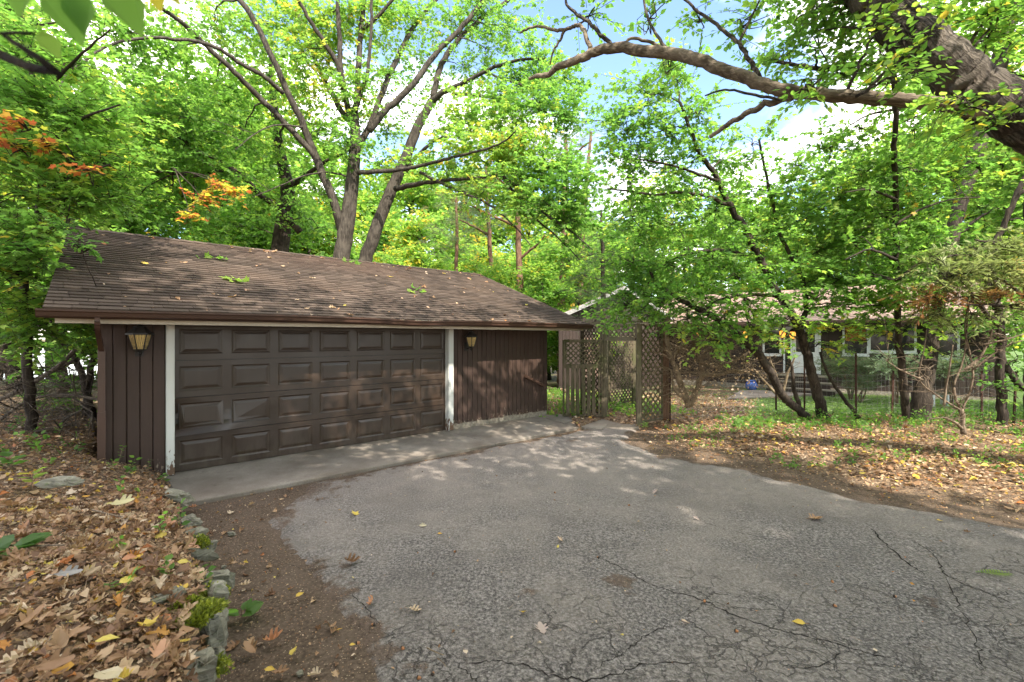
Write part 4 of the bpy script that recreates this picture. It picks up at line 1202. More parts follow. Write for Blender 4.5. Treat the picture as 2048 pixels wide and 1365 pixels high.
# berm, densest near the camera
N = 80000
x = rng.random(N) * 9.5 - 10; y = rng.random(N) * 9.0 + 1.0
bd_ = pl_dist(BE, x, y); ok = inside(BPOLY, x, y) & ~in_house(x, y) & (bd_ > 0.02)
rr_ = np.hypot(x, y); ok &= rng.random(N) < np.clip((4.2 / rr_) ** 1.2, 0, 1) * (0.6 + 0.4 * sstep(bd_, 0, .2))
x, y, rr_ = x[ok], y[ok], rr_[ok]; N = len(x)
def drop(mb, x, y, z, shape, size, tone, tilt=0.35, curl=0.9, rng=rng):
    N = len(x)
    leaves(mb, np.stack([x, y, z], 1), flat_dirs(N, rng, 0, 0.28), UP + rng.standard_normal((N, 3)) * tilt * (.6 + 1.1 * rng.random((N, 1))), size, tone, shape, curl, rng)
sel = rng.random(N) < 0.6
zt = gz(x, y) + 0.006 + rng.random(N) ** 2 * 0.035
sz = (0.020 + rng.random(N) ** 2.6 * 0.080)
tn = litter_tones(N, rng)
near = rr_ < 6.5
for shp, msk in (('oak', sel & near), ('oval', ~sel & near), ('oval', ~near)):
    drop(mb, x[msk], y[msk], zt[msk], shp, sz[msk] * (1.25 if shp == 'oak' else 0.9), tn[msk])
# bits and needles
N = 70000
x = rng.random(N) * 7.5 - 8; y = rng.random(N) * 7 + 1.2
ok = inside(BPOLY, x, y) & ~in_house(x, y) & (rng.random(N) < np.clip((3.0 / np.hypot(x, y)) ** 1.5, 0, 1)); x, y = x[ok], y[ok]; N = len(x)
drop(mb, x, y, gz(x, y) + 0.004 + rng.random(N) * .02, 'quad', 0.012 + rng.random(N) ** 2 * .048, litter_tones(N, rng) * .85)
N = 7000
x = rng.random(N) * 6 - 6.5; y = rng.random(N) * 5 + 1.2
ok = inside(BPOLY, x, y) & ~in_house(x, y); x, y = x[ok], y[ok]; N = len(x)
drop(mb, x, y, gz(x, y) + .008 + rng.random(N) * .03, 'needle', .06 + rng.random(N) * .09, .35 + rng.random(N) * .3, .5, 0)
mb.build('leaf_litter', LITTER, org=(-3, 4, 0), kind='stuff', label='thick brown fallen leaves covering the bank left of the drive')
mb = MB()
N = 52000
x = rng.random(N) * 12 + 1.8; y = rng.random(N) * 8.2 + 3.4
db = pl_dist(BANK, x, y); out = (~inside(DPOLY, x, y)) & (y < 10.6 + 0.12 * x)
pr = sstep(db, 0.15, 1.3) * (1 - 0.8 * sstep(y - 0.12 * x, 9.2, 10.2)) + 0.06
patch = sstep(vnoise(x, y, .8, 31), .25, .6)
ok = out & (rng.random(N) < np.clip(pr, 0, 1) * (0.3 + 0.7 * patch) * np.clip(8 / np.hypot(x, y), 0, 1)); x, y, db = x[ok], y[ok], db[ok]; N = len(x)
tn = litter_tones(N, rng); yel = rng.random(N) < .03 + .06 * sstep(x, 3.5, 7); tn[yel] = .93 + .05 * rng.random(yel.sum()); tn = np.where(tn < .78, np.clip(tn * .9 + .03, 0, .74), tn)
drop(mb, x, y, gz(x, y) + .008 + rng.random(N) ** 2 * .04, 'oval', .028 + rng.random(N) ** 2.2 * .075, tn, .35)
N = 9000
x = rng.random(N) * 9 + 1.8; y = rng.random(N) * 6.5 + 4
ok = ~inside(DPOLY, x, y) & (y < 10.4); x, y = x[ok], y[ok]; N = len(x)
drop(mb, x, y, gz(x, y) + .004 + rng.random(N) * .012, 'quad', .012 + rng.random(N) * .03, litter_tones(N, rng))
mb.build('leaf_litter', LITTER, org=(6, 8, 0), kind='stuff', label='sunlit tan and yellow fallen leaves on the bank right of the drive')
mb = MB(); N = 9000
x = rng.random(N) * 11 - 0.5; y = rng.random(N) * 9 + 9.9
ok = (~inside(DPOLY, x, y)) & ~in_house(x, y) & (x < 4.5 + rng.random(N) + .5 * np.maximum(y - 9.5, 0)); x, y = x[ok], y[ok]; N = len(x)
drop(mb, x, y, gz(x, y) + .006 + rng.random(N) * .03, 'oval', .04 + rng.random(N) * .07, litter_tones(N, rng))
mb.build('leaf_litter', LITTER, org=(2, 12, 0), kind='stuff', label='brown fallen leaves behind the lattice gateway')
# crumbs on the drive
mb = MB(); N = 3600
x = rng.random(N) * 10 - 3.5; y = 1.5 + rng.random(N) * 9
e = pl_dist(dl, x, y)
ok = inside(DPOLY, x, y) & (rng.random(N) < 0.22 + 0.75 * np.exp(-e / .45)); x, y = x[ok], y[ok]; N = len(x)
drop(mb, x, y, drive_z(x, y) + .006 + rng.random(N) * .006, 'quad', .008 + rng.random(N) ** 3 * .034, litter_tones(N, rng), .25)
N = 260
x = rng.random(N) * 9 - 2; y = 1.6 + rng.random(N) * 6; ok = inside(DPOLY, x, y); x, y = x[ok], y[ok]; N = len(x)
drop(mb, x, y, drive_z(x, y) + .008, 'needle', .04 + rng.random(N) * .06, .5 + rng.random(N) * .2, .1, 0)
mb.build('leaf_crumbs', LITTER, org=(1, 5, 0), kind='stuff', label='crumbs of dry leaf and needles scattered on the asphalt')
mb = MB()
N = 900
x = -4.3 + rng.random(N) * 4.6; y = 1.2 + rng.random(N) * 5
ok = ~inside(DPOLY, x, y) & ~inside(BPOLY, x, y) & ~in_house(x, y); x, y = x[ok], y[ok]; N = len(x)
drop(mb, x, y, gz(x, y) + .008 + rng.random(N) * .01, 'oak', .02 + rng.random(N) ** 2 * .08, litter_tones(N, rng), .3)
N = 4500
x = -4.3 + rng.random(N) * 4.6; y = 1.2 + rng.random(N) * 5
ok = ~inside(DPOLY, x, y) & ~inside(BPOLY, x, y) & ~in_house(x, y); x, y = x[ok], y[ok]; N = len(x)
drop(mb, x, y, gz(x, y) + .004 + rng.random(N) * .006, 'quad', .006 + rng.random(N) ** 2 * .022, litter_tones(N, rng), .4)
mb.build('leaf_crumbs', LITTER, org=(-2, 3, 0), kind='stuff', label='broken leaves on the dark soil below the bank')
# leaves lying on the garage roof
mb = MB(); N = 150
u = rng.random(N) * 9.4 - 1.1; s = rng.random(N) * SLEN; up_ = rng.random(N) < .3; s[up_] = SLEN - rng.random(up_.sum()) ** 2 * .5
low = rng.random(N) < .10; s[low] = rng.random(low.sum()) * .1
P_ = np.array([RP(a, b, .022) for a, b in zip(u, s)])
leaves(mb, P_, U3 * rng.standard_normal((N, 1)) + SD * rng.standard_normal((N, 1)), SNRM + rng.standard_normal((N, 3)) * .25, .03 + rng.random(N) ** 2 * .13, np.clip(litter_tones(N, rng) + .12, 0, 1), 'oak', .8, rng)
mb.build('roof_leaves', LITTER, org=G(3, 1, 2.4), kind='stuff', label='dry leaves scattered over the garage roof')
mb = MB(); N = 70
for (u0, s0, k) in ((0.75, 3.3, 8), (0.95, 1.7, 10), (4.6, 2.0, 8), (4.0, 4.5, 8)):
    uu = u0 + rng.standard_normal(k) * .13; ss = s0 + rng.standard_normal(k) * .07
    P_ = np.array([RP(a, b, .025 + rng.random() * .03) for a, b in zip(uu, ss)])
    leaves(mb, P_, U3 * rng.standard_normal((k, 1)) + SD * rng.standard_normal((k, 1)), SNRM + rng.standard_normal((k, 3)) * .5, .08 + rng.random(k) * .08, .4 + rng.random(k) * .35, 'maple', .6, rng)
mb.build('roof_sprigs', LEAF, org=G(3, 1.2, 2.4), kind='stuff', label='small green sprigs fallen onto the garage roof')

# ------------------------------------------------------------------ trees
def sprays(origins, dirs, L, n, size, tones, rng, droop=0.12, planar=0.55, fan=0.9):
    """n leaves on each of S little twigs; returns arrays and the twig polylines"""
    Sn = len(origins); d = norm(dirs); L = np.broadcast_to(np.asarray(L, float), (Sn,))
    side = norm(np.cross(d, UP + rng.standard_normal((Sn, 3)) * .25)); up = np.cross(side, d)
    t = (np.linspace(0.12, 1.0, n)[None] + rng.standard_normal((Sn, n)) * .03)
    P = lambda t: origins[:, None] + d[:, None] * (L[:, None] * t)[..., None] - UP * (droop * L[:, None] * t ** 2)[..., None]
    pos = P(t)
    sg = np.where(np.arange(n) % 2 == 0, 1.0, -1.0)[None] * np.ones((Sn, 1))
    ld = d[:, None] * (0.55 + .3 * rng.random((Sn, n)))[..., None] + side[:, None] * (sg * fan)[..., None] - UP * (0.35 * rng.random((Sn, n)))[..., None] + rng.standard_normal((Sn, n, 3)) * .22
    nr = up[:, None] * planar + UP * planar + rng.standard_normal((Sn, n, 3)) * (.75 - .4 * planar)
    tn = np.broadcast_to(np.asarray(tones, float)[:, None], (Sn, n)) + rng.standard_normal((Sn, n)) * .07
    sz = size * (0.42 + .9 * rng.random((Sn, n)))
    pos = pos + norm(ld) * (sz * .25)[..., None]
    tw = np.stack([P(np.full((Sn, 1), q))[:, 0] for q in (0, .5, 1)], 1)
    f = lambda a: a.reshape(-1, a.shape[-1])
    top = np.where(np.mean(tones) > .88, 1.0, .915)
    return f(pos), f(ld), f(nr), sz.ravel(), np.clip(tn.ravel(), 0, top), tw

def twig_tubes(mb, tw, r0, r1):
    """three-sided tubes along (S,3,3) polylines"""
    Sn = len(tw)
    d = norm(tw[:, 2] - tw[:, 0]); s = norm(np.cross(d, np.array([.3, .2, 1.0]))); q = np.cross(s, d)
    a = np.arange(3) * 2 * math.pi / 3
    off = np.cos(a)[None, :, None] * s[:, None] + np.sin(a)[None, :, None] * q[:, None]
    v = np.stack([tw[:, i][:, None] + off * r for i, r in enumerate((r0, (r0 + r1) / 2, r1))], 1)     # S,3 rings,3,3
    f = []
    for i in range(2):
        for j in range(3):
            k = (j + 1) % 3; f.append((3 * i + j, 3 * i + k, 3 * i + 3 + k, 3 * i + 3 + j))
    f = np.array(f)
    mb.addarr(v.reshape(-1, 3), (f[None] + 9 * np.arange(Sn)[:, None, None]).reshape(-1, 4), .5)

class Tree:
    def __init__(self, name, base, label, cat='tree', group=None, bark=BARK, leaf=LEAF, shape='maple', size=.1, n=14, L=.6, seed=0, twig=None):
        self.root = empty(name, base, label, cat, group)
        self.rng = np.random.default_rng(1000 + seed); self.seed = seed
        self.bark, self.leaf, self.shape, self.size, self.n, self.L = bark, leaf, shape, size, n, L
        self.pts = []; self.rad = []; self.tw = MB(); self.cr = MB(); self.ntw = 0; self.ncr = 0
        self.twigmat = twig or bark
    def limb(self, pts, rads, name='branch', sides=9, per=5, rough=.05, mat=None, jit=.25, label=None):
        """pts: world points, rads: world radii at those points"""
        p = smooth_line(pts, per); r = np.interp(np.linspace(0, 1, len(p)), np.linspace(0, 1, len(rads)), rads)
        p[1:-1] += self.rng.standard_normal((len(p) - 2, 3)) * np.minimum(r[1:-1, None] * jit, .012)
        m = MB(); m.tube(p, r, sides, rough=rough, seed=self.seed + len(self.pts))
        o = m.build(name, mat or self.bark, parent=self.root, smooth=True, label=label)
        self.pts.append(p); self.rad.append(r)
        return o
    def limb_px(self, px, Y, rpx, name='branch', **kw):
        """px: photo points, Y: distances (2 = ends, or one per point), rpx: half-widths in photo pixels"""
        Ys = np.interp(np.linspace(0, 1, len(px)), np.linspace(0, 1, len(Y)), Y)
        rs = np.interp(np.linspace(0, 1, len(px)), np.linspace(0, 1, len(rpx)), rpx)
        return self.limb([at(a, b, y) for (a, b), y in zip(px, Ys)], [r * y / FOC for r, y in zip(rs, Ys)], name, **kw)
    def branch_to(self, c, sub=0, r=None, start=None, spread=None):
        A = np.concatenate(self.pts); R = np.concatenate(self.rad)
        d = np.linalg.norm(A - c, axis=1) + 0.8 * np.maximum(0, A[:, 2] - c[2])
        i = int(np.argmin(d)); a = A[i]; r = r or min(R[i] * .6, 0.012 + 0.012 * np.linalg.norm(c - a))
        mid = (a + c) / 2 + UP * .12 * np.linalg.norm(c - a) + self.rng.standard_normal(3) * .08 * np.linalg.norm(c - a)
        p = smooth_line([a, mid, c], 5)
        p[1:-1] += self.rng.standard_normal((len(p) - 2, 3)) * r * .6
        self.tw.tube(p, np.linspace(r, max(.004, r * .35), len(p)), 5, cap=False); self.ntw += 1
        return a
    def clump(self, c, rad, S, tone=.42, size=None, n=None, L=None, shape=None, var=.12, droop=.12, planar=.55, inner=.35, subs=5, branch=True):
        """S leafy twigs filling an ellipsoid round c; they fan out from the limb that carries them"""
        c = np.asarray(c, float); rad = np.asarray(rad, float); rng = self.rng
        a = self.branch_to(c) if branch and self.pts else c - UP * rad[2]
        u = rdir(S, rng) * (inner + (1 - inner) * rng.random((S, 1)) ** .6)
        org = c + u * rad
        dr = norm((org - a)) * .5 + norm(u) * .55 + rng.standard_normal((S, 3)) * .45; dr[:, 2] *= .55
        L = L or self.L; Ls = L * (.6 + .7 * rng.random(S))
        org = org - norm(dr) * Ls[:, None] * .5
        tn = tone + rng.standard_normal(S) * var
        pos, ld, nr, sz, tt, tw = sprays(org, dr, Ls, n or self.n, size or self.size, tn, rng, droop, planar)
        leaves(self.cr, pos, ld, nr, sz, tt, shape or self.shape, 0, rng); self.ncr += 1
        twig_tubes(self.tw, tw, .0045 * max(1, L), .002 * max(1, L)); self.ntw += 1
        k = min(subs, S)
        for i in rng.choice(S, k, replace=False):
            mid = (c + org[i]) / 2 + rng.standard_normal(3) * .06
            self.tw.tube(smooth_line([c - (c - a) * .15, mid, org[i]], 3), np.linspace(.011, .004, 7) * max(1, L), 4, cap=False)
    def clump_px(self, px, py, Y, rx, ry, S, tone=.42, depth=None, **kw):
        g = kw.pop('grow', 1.3); r = rx * Y / FOC * g
        kw.setdefault('inner', .08)
        self.clump(at(px, py, Y), (r, depth or r * .9, ry * Y / FOC * g), S, tone, **kw)
    def finish(self, crown='crown'):
        if self.ntw: self.tw.build('twigs', self.twigmat, parent=self.root, kind='stuff')
        if self.ncr: self.cr.build(crown, self.leaf, parent=self.root, kind='stuff')

def gbase(px, py, z=None, Y=None):
    """ground point below photo pixel px at distance Y"""
    p = at(px, py, Y); return np.array([p[0], p[1], float(gz(p[0], p[1]))])

# --- the many-stemmed maple behind the garage
Y = 16.5
b = gbase(700, 600, Y=Y)
T = Tree('maple_tree', b, 'large grey many-stemmed maple rising behind the garage ridge', bark=BARK, size=.125, n=13, L=.85, seed=1, shape='maple')
foot = b - UP * .2
T.limb([foot + [-.12, 0, 0], at(677, 560, Y), at(681, 528, Y), at(690, 470, Y), at(700, 400, Y), at(706, 350, Y), at(711, 285, Y), at(709, 232, Y)], [.36, .31, .29, .27, .24, .225, .20, .16], 'trunk', sides=14)
T.limb([foot + [.12, .3, 0], at(713, 560, Y + .4), at(727, 528, Y + .5), at(748, 470, Y + .5), at(779, 389, Y + .6), at(807, 327, Y + .7), at(834, 258, Y + .8), at(862, 203, Y + .9)], [.30, .27, .25, .235, .21, .19, .17, .14], 'trunk', sides=14)
PX = lambda pts, Yv, rp, **k: T.limb_px(pts, Yv, [q * .68 for q in rp], **k)
PX([(684, 462), (668, 405), (630, 312), (606, 248), (578, 190), (551, 131), (510, 45), (465, -20), (440, -60)], (Y, Y - 2.5), (13, 6))
PX([(640, 325), (585, 262), (516, 193), (470, 145), (413, 93), (370, 50), (324, 18), (280, -20)], (Y - .5, Y - 4.5), (9.5, 5))
PX([(567, 188), (530, 155), (482, 127), (440, 100), (396, 84), (345, 78), (293, 76), (241, 84), (200, 100), (172, 120), (138, 146), (115, 185), (103, 213)], (Y - 1.7, Y - 7), (6.5, 2))
PX([(700, 240), (684, 160), (681, 131), (679, 69), (674, -10), (672, -50)], (Y, Y - 1), (9, 5))
PX([(690, 205), (679, 138), (650, 90), (620, 41), (590, -10)], (Y - .1, Y - 1.5), (8, 5))
PX([(709, 232), (714, 189), (720, 86), (729, 0), (735, -60)], (Y, Y + .5), (10, 5))
PX([(711, 225), (724, 180), (734, 148), (741, 86), (743, 0), (745, -50)], (Y - .2, Y - .8), (6, 4))
PX([(690, 234), (665, 190), (645, 155), (625, 105), (607, 62), (585, -10)], (Y + .2, Y + 2), (8, 5))
PX([(724, 62), (760, 28), (800, -20)], (Y + .3, Y), (6, 4))
PX([(712, 300), (729, 272), (745, 240), (769, 172), (793, 120), (820, 65), (850, 25), (890, -20)], (Y, Y + 2), (10, 5))
PX([(738, 262), (770, 222), (807, 189), (840, 150), (875, 103), (917, 62), (968, 0), (990, -40)], (Y, Y + 1), (10, 6))
PX([(862, 203), (886, 186), (915, 172), (944, 158), (989, 134), (1044, 120), (1090, 118)], (Y + .9, Y - 1), (9, 3))
PX([(866, 198), (876, 150), (886, 124), (905, 95), (927, 69), (970, 32), (1017, 0), (1050, -40)], (Y + .9, Y + 2), (9, 5))
PX([(716, 346), (760, 343), (793, 341), (840, 332), (886, 320), (935, 308), (979, 296), (1010, 282), (1032, 262)], (Y - .2, Y - 3.5), (7, 2))
PX([(790, 378), (830, 368), (875, 363), (930, 358), (1003, 351)], (Y + .3, Y - 2), (8, 4))
PX([(1000, 351), (1035, 375), (1058, 403), (1100, 435), (1151, 470), (1185, 500)], (Y - 2, Y - 3.5), (5, 1.5))
PX([(1002, 352), (1030, 390), (1062, 430), (1110, 470), (1160, 520)], (Y - 2, Y - 3), (4.5, 1.5))
PX([(840, 345), (893, 372), (940, 392), (979, 410), (1010, 435), (1037, 461), (1060, 490)], (Y - 1, Y - 3), (5, 1.5))
PX([(813, 344), (830, 318), (848, 300), (865, 284), (882, 276), (905, 274), (940, 274)], (Y + .7, Y - .5), (6, 3))
PX([(882, 278), (905, 290), (940, 305), (975, 330), (1000, 352)], (Y, Y - 1.5), (3.5, 2))
PX([(905, 188), (960, 192), (1005, 200), (1060, 212), (1105, 232), (1150, 244), (1200, 241)], (Y + .5, Y - 2), (5, 1.5))
PX([(970, 145), (1010, 160), (1060, 175), (1110, 182), (1160, 180)], (Y, Y - 2), (3.5, 1.5))
PX([(700, 355), (655, 345), (610, 352), (560, 372), (505, 395)], (Y, Y - 2), (3, 1.2))
PX([(605, 255), (560, 250), (520, 262), (470, 300)], (Y - 1, Y - 3), (3, 1.2))
R_ = T.rng
# leafy masses (photo position, distance, half sizes, number of twigs, colour)
for (px, py, dy, rx, ry, S_, tn) in (
        (420, 60, -3, 75, 55, 70, .55), (520, 40, -2, 70, 50, 70, .6), (330, 100, -5, 70, 55, 60, .45), (250, 60, -6, 60, 50, 50, .45), (200, 170, -6.5, 70, 60, 60, .45),
        (430, 170, -3, 80, 50, 70, .5), (360, 230, -4, 80, 60, 70, .42), (520, 150, -1.5, 60, 60, 55, .55), (600, 110, -.5, 60, 60, 45, .64), (640, 40, 0, 60, 40, 45, .66), (580, 20, 0, 60, 40, 45, .62),
        (480, 270, -2, 80, 50, 60, .45), (560, 300, -1, 60, 50, 35, .5), (620, 190, 0, 50, 60, 30, .66), (660, 120, .5, 45, 50, 26, .68), (760, 330, 1.5, 40, 40, 10, .5), (800, 200, 1.5, 50, 50, 12, .5), (880, 180, 1.5, 50, 50, 12, .5), (930, 130, 1.5, 50, 40, 14, .45), (980, 100, 1.2, 50, 40, 14, .42), (700, 30, .3, 50, 35, 30, .62), (770, 40, 1, 55, 40, 30, .58),
        (820, 20, 1, 50, 30, 24, .52), (900, 40, 1.5, 55, 35, 26, .45), (960, 20, 1.5, 55, 30, 30, .42), (1020, 50, 1, 60, 40, 30, .42), (760, 140, .8, 40, 40, 14, .6), (840, 120, 1, 45, 45, 14, .5), (740, 230, 1, 40, 40, 14, .6),
        (700, 190, -.5, 40, 50, 20, .55), (690, 290, -.5, 40, 40, 16, .45), (640, 270, 0, 45, 50, 26, .5),
        (780, 260, 1.0, 30, 30, 9, .5), (900, 250, .4, 50, 30, 24, .5), (950, 230, -.5, 60, 35, 36, .62), (1020, 240, -1, 60, 35, 36, .58), (1080, 200, -1.5, 60, 30, 34, .45), (1130, 230, -2, 50, 35, 30, .42), (1000, 190, -.5, 50, 25, 22, .5),
        (940, 290, -1.5, 60, 28, 34, .66), (1000, 300, -2, 55, 30, 34, .66), (1045, 280, -2.5, 45, 35, 26, .72), (1060, 340, -2.5, 60, 30, 34, .5), (1110, 330, -2.5, 50, 35, 30, .4), (1150, 370, -3, 50, 40, 34, .4),
        (1100, 410, -3, 55, 35, 34, .42), (1040, 400, -2.5, 50, 30, 24, .55), (1150, 440, -3, 40, 40, 26, .4), (960, 390, -1.5, 60, 30, 24, .62), (900, 350, -.8, 50, 25, 16, .6), (850, 320, -.4, 40, 22, 12, .55),
        (1080, 120, -.5, 50, 30, 26, .4), (1120, 160, -1, 50, 30, 22, .4), (1040, 160, 0, 50, 25, 20, .42), (640, 390, 0, 40, 40, 14, .45), (560, 400, -1, 60, 30, 24, .45), (470, 350, -2.5, 60, 35, 34, .45), (400, 310, -3.5, 60, 45, 40, .4)):
    T.clump_px(px, py, Y + dy + (2.2 if px < 580 else 0), rx, ry, int(S_ * (2.7 if px > 600 else 1.6)), tn)
T.finish()

# --- the great leaning tree at the upper right with its bare limb over the drive
Yb = 5.2
base = np.array([9.4, 4.9, float(gz(9.4, 4.9))])
T = Tree('oak_tree', base, 'massive rough-barked trunk leaning in at the upper right with a long bare limb', bark=BARK_BIG, size=.085, n=14, L=.5, seed=2, shape='oval')
tp = [base - UP * .2, base + [-.25, .02, 1.4], at(2400, 440, Yb), at(2200, 322, Yb), at(2048, 238, Yb), at(1951, 181, Yb), at(1885, 128, Yb), at(1821, 70, Yb), at(1753, 0, Yb + .1), at(1690, -70, Yb + .2), at(1570, -200, Yb + .3)]
T.limb(tp, [.44, .36, .32, .29, .27, .25, .24, .23, .22, .20, .15], 'trunk', sides=28, per=12, rough=.06, jit=.05)
T.limb_px([(2130, 285), (2060, 255), (1985, 228), (1900, 211), (1810, 200), (1720, 194), (1660, 190), (1600, 185), (1550, 176), (1500, 160), (1450, 142), (1400, 123), (1365, 112), (1330, 108), (1285, 103), (1240, 97), (1200, 102), (1170, 114), (1140, 126), (1112, 136), (1098, 150), (1075, 152), (1058, 158)],
          (Yb, Yb - .1, Yb + .6, Yb + 1.2), (17, 14.5, 13, 12, 11, 10, 8.5, 6, 3), name='limb', sides=14, per=5, rough=.07, mat=BARK_LIMB, jit=.10, label='long bare pale limb')
q = T.limb_px
q([(1180, 100), (1172, 72), (1160, 52), (1140, 56), (1115, 62), (1085, 54), (1060, 56), (1040, 66)], (Yb + 1, Yb + 1.6), (5, 2), mat=BARK_LIMB, sides=7)
q([(1130, 60), (1118, 85), (1108, 100), (1100, 130)], (Yb + 1.3, Yb + 1.4), (3, 1.5), mat=BARK_LIMB, sides=6)
q([(1228, 95), (1205, 75), (1178, 45), (1142, 20), (1130, -5), (1135, -40)], (Yb + .9, Yb + 1.2), (4.5, 2), sides=6)
q([(1338, 105), (1320, 80), (1297, 40), (1285, -10)], (Yb + .7, Yb + 1), (4, 2), sides=6)
q([(1240, 97), (1262, 78), (1300, 84), (1330, 100)], (Yb + .8, Yb + .8), (3, 3), mat=BARK_LIMB, sides=6)
q([(1520, 158), (1500, 120), (1478, 88), (1440, 55), (1405, 30), (1370, 0), (1340, -30)], (Yb + .2, Yb + .8), (5, 2), sides=7)
q([(1478, 88), (1500, 40), (1530, -20)], (Yb + .4, Yb + .6), (3, 1.5), sides=6)
q([(1600, 190), (1550, 202), (1500, 222), (1460, 248), (1420, 274)], (Yb + .1, Yb + .8), (8, 4), mat=BARK_LIMB, sides=8)
q([(1560, 200), (1500, 188), (1450, 180), (1410, 192)], (Yb + .2, Yb + .8), (3, 1.5), sides=6)
q([(1900, 140), (1800, 130), (1720, 128), (1650, 137), (1580, 128), (1530, 118)], (Yb + .4, Yb + 1.6), (7, 3), sides=7)
q([(1800, 60), (1740, 60), (1690, 55), (1640, 62)], (Yb, Yb + .4), (3, 1), sides=6)
for (px, py, dy, rx, ry, S_, tn) in ((1640, 90, .8, 70, 60, 34, .45), (1560, 110, 1.2, 60, 40, 20, .45), (1700, 30, .4, 70, 40, 34, .48), (1620, 20, .6, 60, 40, 24, .48), (1760, 110, .7, 60, 45, 30, .5), (1680, 150, .9, 70, 35, 24, .5),
                                   (1480, 60, .8, 50, 40, 8, .4), (1400, 40, .9, 50, 40, 8, .4), (1300, 40, 1.2, 50, 40, 7, .42), (1180, 30, 1.3, 60, 30, 10, .4), (1900, 20, .5, 90, 50, 50, .55), (1990, 60, .7, 60, 60, 40, .55), (2000, 10, .3, 80, 40, 40, .55),
                                   (1340, 150, 1.3, 40, 30, 6, .4), (1840, 90, -.8, 45, 30, 10, .62), (1930, 210, -.7, 50, 25, 12, .62), (1800, 150, -.8, 40, 25, 9, .6), (1760, 40, -.6, 40, 30, 9, .6), (1990, 240, -.7, 40, 25, 9, .6), (1620, 180, -.6, 40, 20, 7, .55), (1780, -40, .2, 120, 50, 50, .5), (1560, -50, .2, 120, 50, 40, .5)):
    T.clump_px(px, py, Yb + dy, rx, ry, S_, tn)
# unseen crown clumps above the frame, added to shade drive and garage front
for (cx, cy, cz, r, S_) in ((5.6, 4.6, 8.4, 2.0, 70), (2.4, 3.0, 9.0, 2.4, 150), (.5, 1.4, 9.2, 2.4, 170), (4.0, 1.6, 8.8, 2.2, 150), (6.5, 1.5, 8.2, 2.0, 70), (2.4, -.6, 9.2, 2.2, 90), (1.9, 1.3, 8.2, 2.0, 150), (-.9, .6, 8.5, 2.0, 120), (3.4, 2.6, 8.3, 1.8, 110)):
    T.clump((cx, cy, cz), (r, r, r * .5), S_, .45, size=.14, L=.8, n=10)
T.finish()

# --- trees along the fence
b = gbase(1652, 842, Y=10.4)
T = Tree('leaning_maple', b, 'leaning dark-stemmed maple between the fence posts, full of bright leaves', bark=BARK_DARK, size=.092, n=12, L=.55, seed=3)
T.limb_px([(1654, 850), (1647, 832), (1634, 785), (1621, 737), (1610, 695), (1596, 655), (1578, 620), (1558, 590), (1538, 555), (1520, 520), (1505, 488), (1488, 456), (1460, 413), (1437, 362), (1415, 328), (1394, 298), (1378, 250), (1360, 205)], (10.4, 9.6, 8.6), (11.5, 9, 8, 7, 6, 4.5, 3), name='trunk', sides=12)
T.limb_px([(1600, 662), (1612, 610), (1606, 560), (1585, 520), (1560, 470), (1545, 410), (1530, 340), (1518, 280)], (10.1, 9.6), (5.5, 2))
T.limb_px([(1520, 520), (1470, 505), (1420, 500), (1370, 510)], (9.6, 8.8), (5, 2)); T.limb_px([(1460, 413), (1420, 395), (1360, 385), (1310, 390), (1250, 382), (1215, 378)], (9.2, 8.6), (4, 1.5))
T.limb_px([(1560, 592), (1500, 590), (1440, 600), (1400, 630)], (9.8, 8.8), (4, 1.5)); T.limb_px([(1437, 362), (1400, 350), (1340, 330), (1280, 320)], (8.9, 8.6), (3, 1.5))
